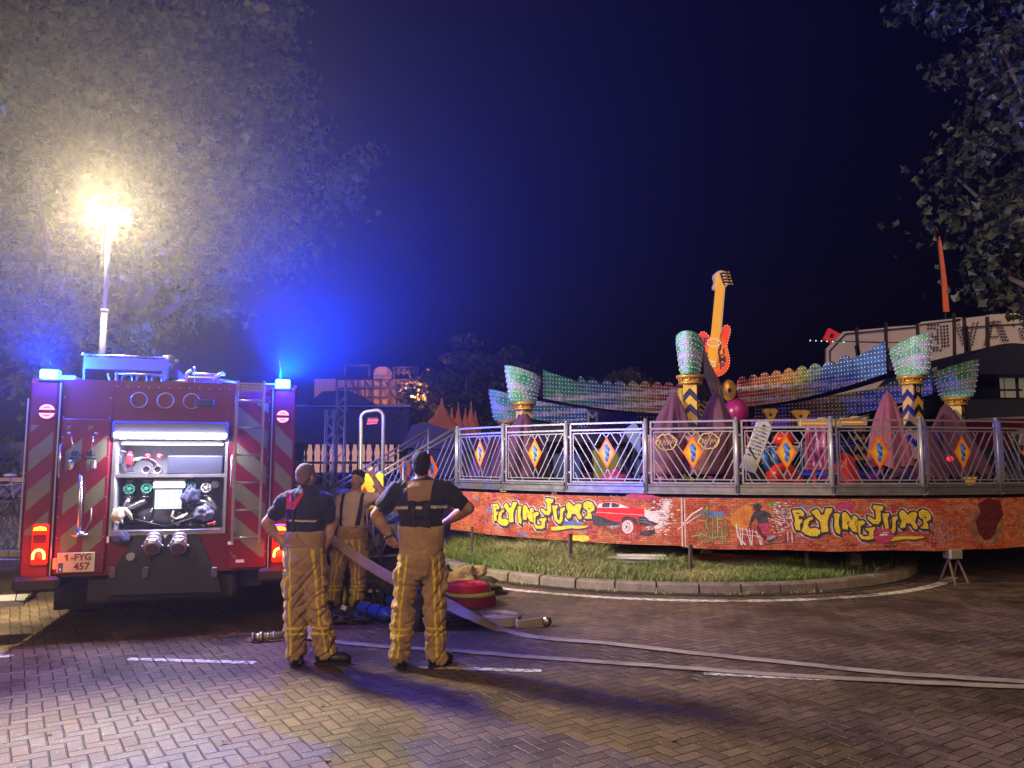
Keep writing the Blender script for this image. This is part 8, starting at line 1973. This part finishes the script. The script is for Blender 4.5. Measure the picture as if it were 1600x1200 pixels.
soft('glove_pair', 'heap of black gloves and a mask left of the blue cylinder', 'gloves', 546, 974, (.19, .11, .07), mat('black_leather', (.015, .015, .017), .45, var=.4, vs=20, bump=.6, bs=40), 43, .8)
soft('face_mask', 'black breathing mask beside the gloves', 'mask', 520, 974, (.10, .09, .09), mat('black_rubber_shiny', (.012, .012, .014), .25, var=.3), 44, .5)
t = empty('pale_label', 'small pale blue label on the black kit left of the gloves', 'label', gp(530, 963)); MB().box((-.03, -.008, .08), (.03, .0, .13), M=Matrix.Rotation(.5, 4, 'Y'), bev=.003).build('card', mat('pale_card', (.55, .72, .75), .4), t); MB().box((-.05, .0, .0), (.05, .06, .12), bev=.02).build('holder', M_strap, t)
# red helmet with dark rim, under the left firefighter
t = empty('helmet', 'red pink helmet with black rim on the ground behind the left firefighter\'s leg', 'helmet', gp(489, 976)); MB().lathe([(.14, .02), (.135, .10), (.11, .17), (.06, .21), (.001, .22)], n=24).build('shell', mat('helmet_red', (.65, .04, .09), .3), t); MB().lathe([(.16, .0), (.165, .02), (.145, .035), (.13, .02), (.13, 0)], n=24).build('rim', M_strap, t); MB().ell((.12, -.03, .07), (.03, .03, .04)).build('lamp', M_cream, t)
# striped jacket bits
m, g = newmat('dark_turnout_stripes'); tc = g.n('ShaderNodeTexCoord'); sx = g.n('ShaderNodeSeparateXYZ'); g.l(tc.outputs['Object'], sx.inputs[0]); w_ = g.math('ADD', sx.outputs[0], g.math('MULTIPLY', g.noise(tc.outputs['Object'], 9, 3), .06)); fr_ = g.math('FRACT', g.math('MULTIPLY', w_, 9.0)); k = g.math('LESS_THAN', g.math('ABSOLUTE', g.math('SUBTRACT', fr_, .5)), .17)
g.l(g.mix(k, (.06, .045, .03), (.62, .55, .08)), g.b.inputs['Base Color']); g.b.inputs['Roughness'].default_value = .75; g.bump(g.noise(tc.outputs['Object'], 22, 4), .6, .02)
M_tstr = m; soft('turnout_jacket', 'dark jacket with yellow stripes crumpled behind the left firefighter', 'jacket', 533, 945, (.14, .10, .15), m, 45, .5, rz=.3)
M_tanj = mat('tan_turnout_cloth', (.36, .26, .12), .85, var=.35, vs=7, bump=.9, bs=22)
soft('turnout_jacket', 'tan jacket heaped behind the red hose stack near the kerb', 'jacket', 724, 926, (.30, .22, .20), M_tanj, 46, .75, rz=-.2)
soft('dark_trousers', 'dark folded trousers spilling right of the tan jacket', 'trousers', 757, 928, (.20, .13, .11), mat('dark_olive_cloth', (.07, .06, .035), .85, var=.4, vs=9, bump=.8, bs=26), 47, .8)
soft('dark_kitbag', 'black kit bag between the right firefighter and the red hose stack', 'bag', 700, 915, (.13, .12, .14), M_strap, 48, .5)
soft('black_bundle', 'black bundle with straps right of the right firefighter\'s legs', 'bundle', 725, 976, (.26, .13, .06), M_strap, 49, .8)
soft('black_pouch', 'upright black pouch between the right firefighter\'s legs', 'pouch', 655, 985, (.10, .09, .30), M_strap, 50, .4)
o = MB().tube([(0, 0, .02), (.10, .02, .03), (.17, .0, .015)], .010, 6).tube([(.05, .03, .01), (.22, .05, .04)], .008, 6).build('loose_strap', M_trim, loc=gp(702, 978)); tag(o, 'grey strap with a shiny end lying right of the right firefighter', 'strap')
o = MB().box((-.22, -.15, 0), (.16, .15, .13), bev=.012).build('concrete_slab', mat('grey_slab', (.24, .22, .22), .85, var=.2, vs=12, bump=.4), loc=gp(582, 924)); o.rotation_euler = (0, 0, .15); tag(o, 'low grey concrete slab behind the far firefighter\'s right foot', 'slab')
t = empty('tool_case', 'black case with a small silver can beside it under the stairs', 'case', gp(607, 868)); MB().box((-.18, -.12, 0), (.18, .12, .26), bev=.02).build('case_body', M_strap, t); MB().tube([(-.26, -.14, .05), (-.10, -.14, .05)], .05, 12).build('silver_can', M_trim, t); MB().box((.0, -.14, .26), (.2, .1, .29), bev=.008).build('yellow_cloth', mat('yellow_cloth_m', (.5, .45, .12), .8), t)
# fallen leaves and grit on the paving
R = np.random.RandomState(77); n = 900; X = R.uniform(-6, 8, n); Y = 3.2 + R.exponential(3.2, n); ok = ((X - KC.x) ** 2 + (Y - KC.y) ** 2 > 4.35 ** 2) & (Y < 13); X = X[ok]; Y = Y[ok]; n = len(X)
a = R.uniform(0, 2 * PI, n); s = R.uniform(.002, .0055, n); V = np.stack([np.stack([X + s * np.cos(a + q * PI / 2), Y + s * np.sin(a + q * PI / 2), np.full(n, .005) + R.uniform(0, .003, n)], 1) for q in range(4)], 1).reshape(-1, 3)
o = raw_mesh('grit', V, np.arange(n * 4).reshape(-1, 4), mat('pale_grit', (.45, .40, .32), .7, var=.3)); tag(o, 'scattered pale grit and leaf fragments on the brick paving', 'grit', kind='stuff')
R = np.random.RandomState(91); n = 230; X = R.uniform(-5, 7, n); Y = 3.4 + R.exponential(3.0, n); k_ = R.uniform(0, 1, n) < .45; aa = R.uniform(-1.2, .9, n); X = np.where(k_, KC.x + 4.42 * np.sin(aa), X); Y = np.where(k_, KC.y - (4.42 + R.uniform(-.05, .2, n)) * np.cos(aa), Y)
ok = ((X - KC.x) ** 2 + (Y - KC.y) ** 2 > 4.36 ** 2) & (Y < 13); X = X[ok]; Y = Y[ok]; n = len(X); ang = R.uniform(0, 2 * PI, n); s = R.uniform(.018, .045, n)
Ls = [(0, -.5, .0), (.30, -.32, .2), (.62, .02, .5), (.26, .12, .1), (0, .70, .3), (-.26, .12, .1), (-.62, .02, .4), (-.30, -.32, .1)]
V = np.stack([np.stack([X + s * (x * np.cos(ang) - y * np.sin(ang)), Y + s * (x * np.sin(ang) + y * np.cos(ang)), .007 + s * z * .5], 1) for x, y, z in Ls], 1).reshape(-1, 3); b_ = np.arange(n) * 8
o = raw_mesh('fallen_leaves', V, np.concatenate([np.stack([b_, b_ + 1, b_ + 2, b_ + 3], 1), np.stack([b_, b_ + 3, b_ + 4, b_ + 5], 1), np.stack([b_, b_ + 5, b_ + 6, b_ + 7], 1)]), mat('dry_leaf', (.22, .14, .05), .8, var=.4, vs=30)); tag(o, 'dry fallen leaves scattered over the paving and along the kerb', 'leaves', kind='stuff')
# ================================================================ HAZE ADDED TO STAND IN FOR LENS GLOW
hm = bpy.data.materials.new('glow_haze'); hm.use_nodes = True; nt = hm.node_tree; nt.nodes.clear()
o_ = nt.nodes.new('ShaderNodeOutputMaterial'); v_ = nt.nodes.new('ShaderNodeVolumePrincipled')
v_.inputs['Density'].default_value = HAZE; v_.inputs['Color'].default_value = (.85, .80, .80, 1); v_.inputs['Anisotropy'].default_value = .80
nt.links.new(v_.outputs[0], o_.inputs['Volume'])
hz = MB().box((-41, -11, -1), (46, 63, 15)).build('haze', hm); tag(hz, 'thin haze added to spread a lens-like glow round the beacons and the floodlight', None, None, 'stuff')
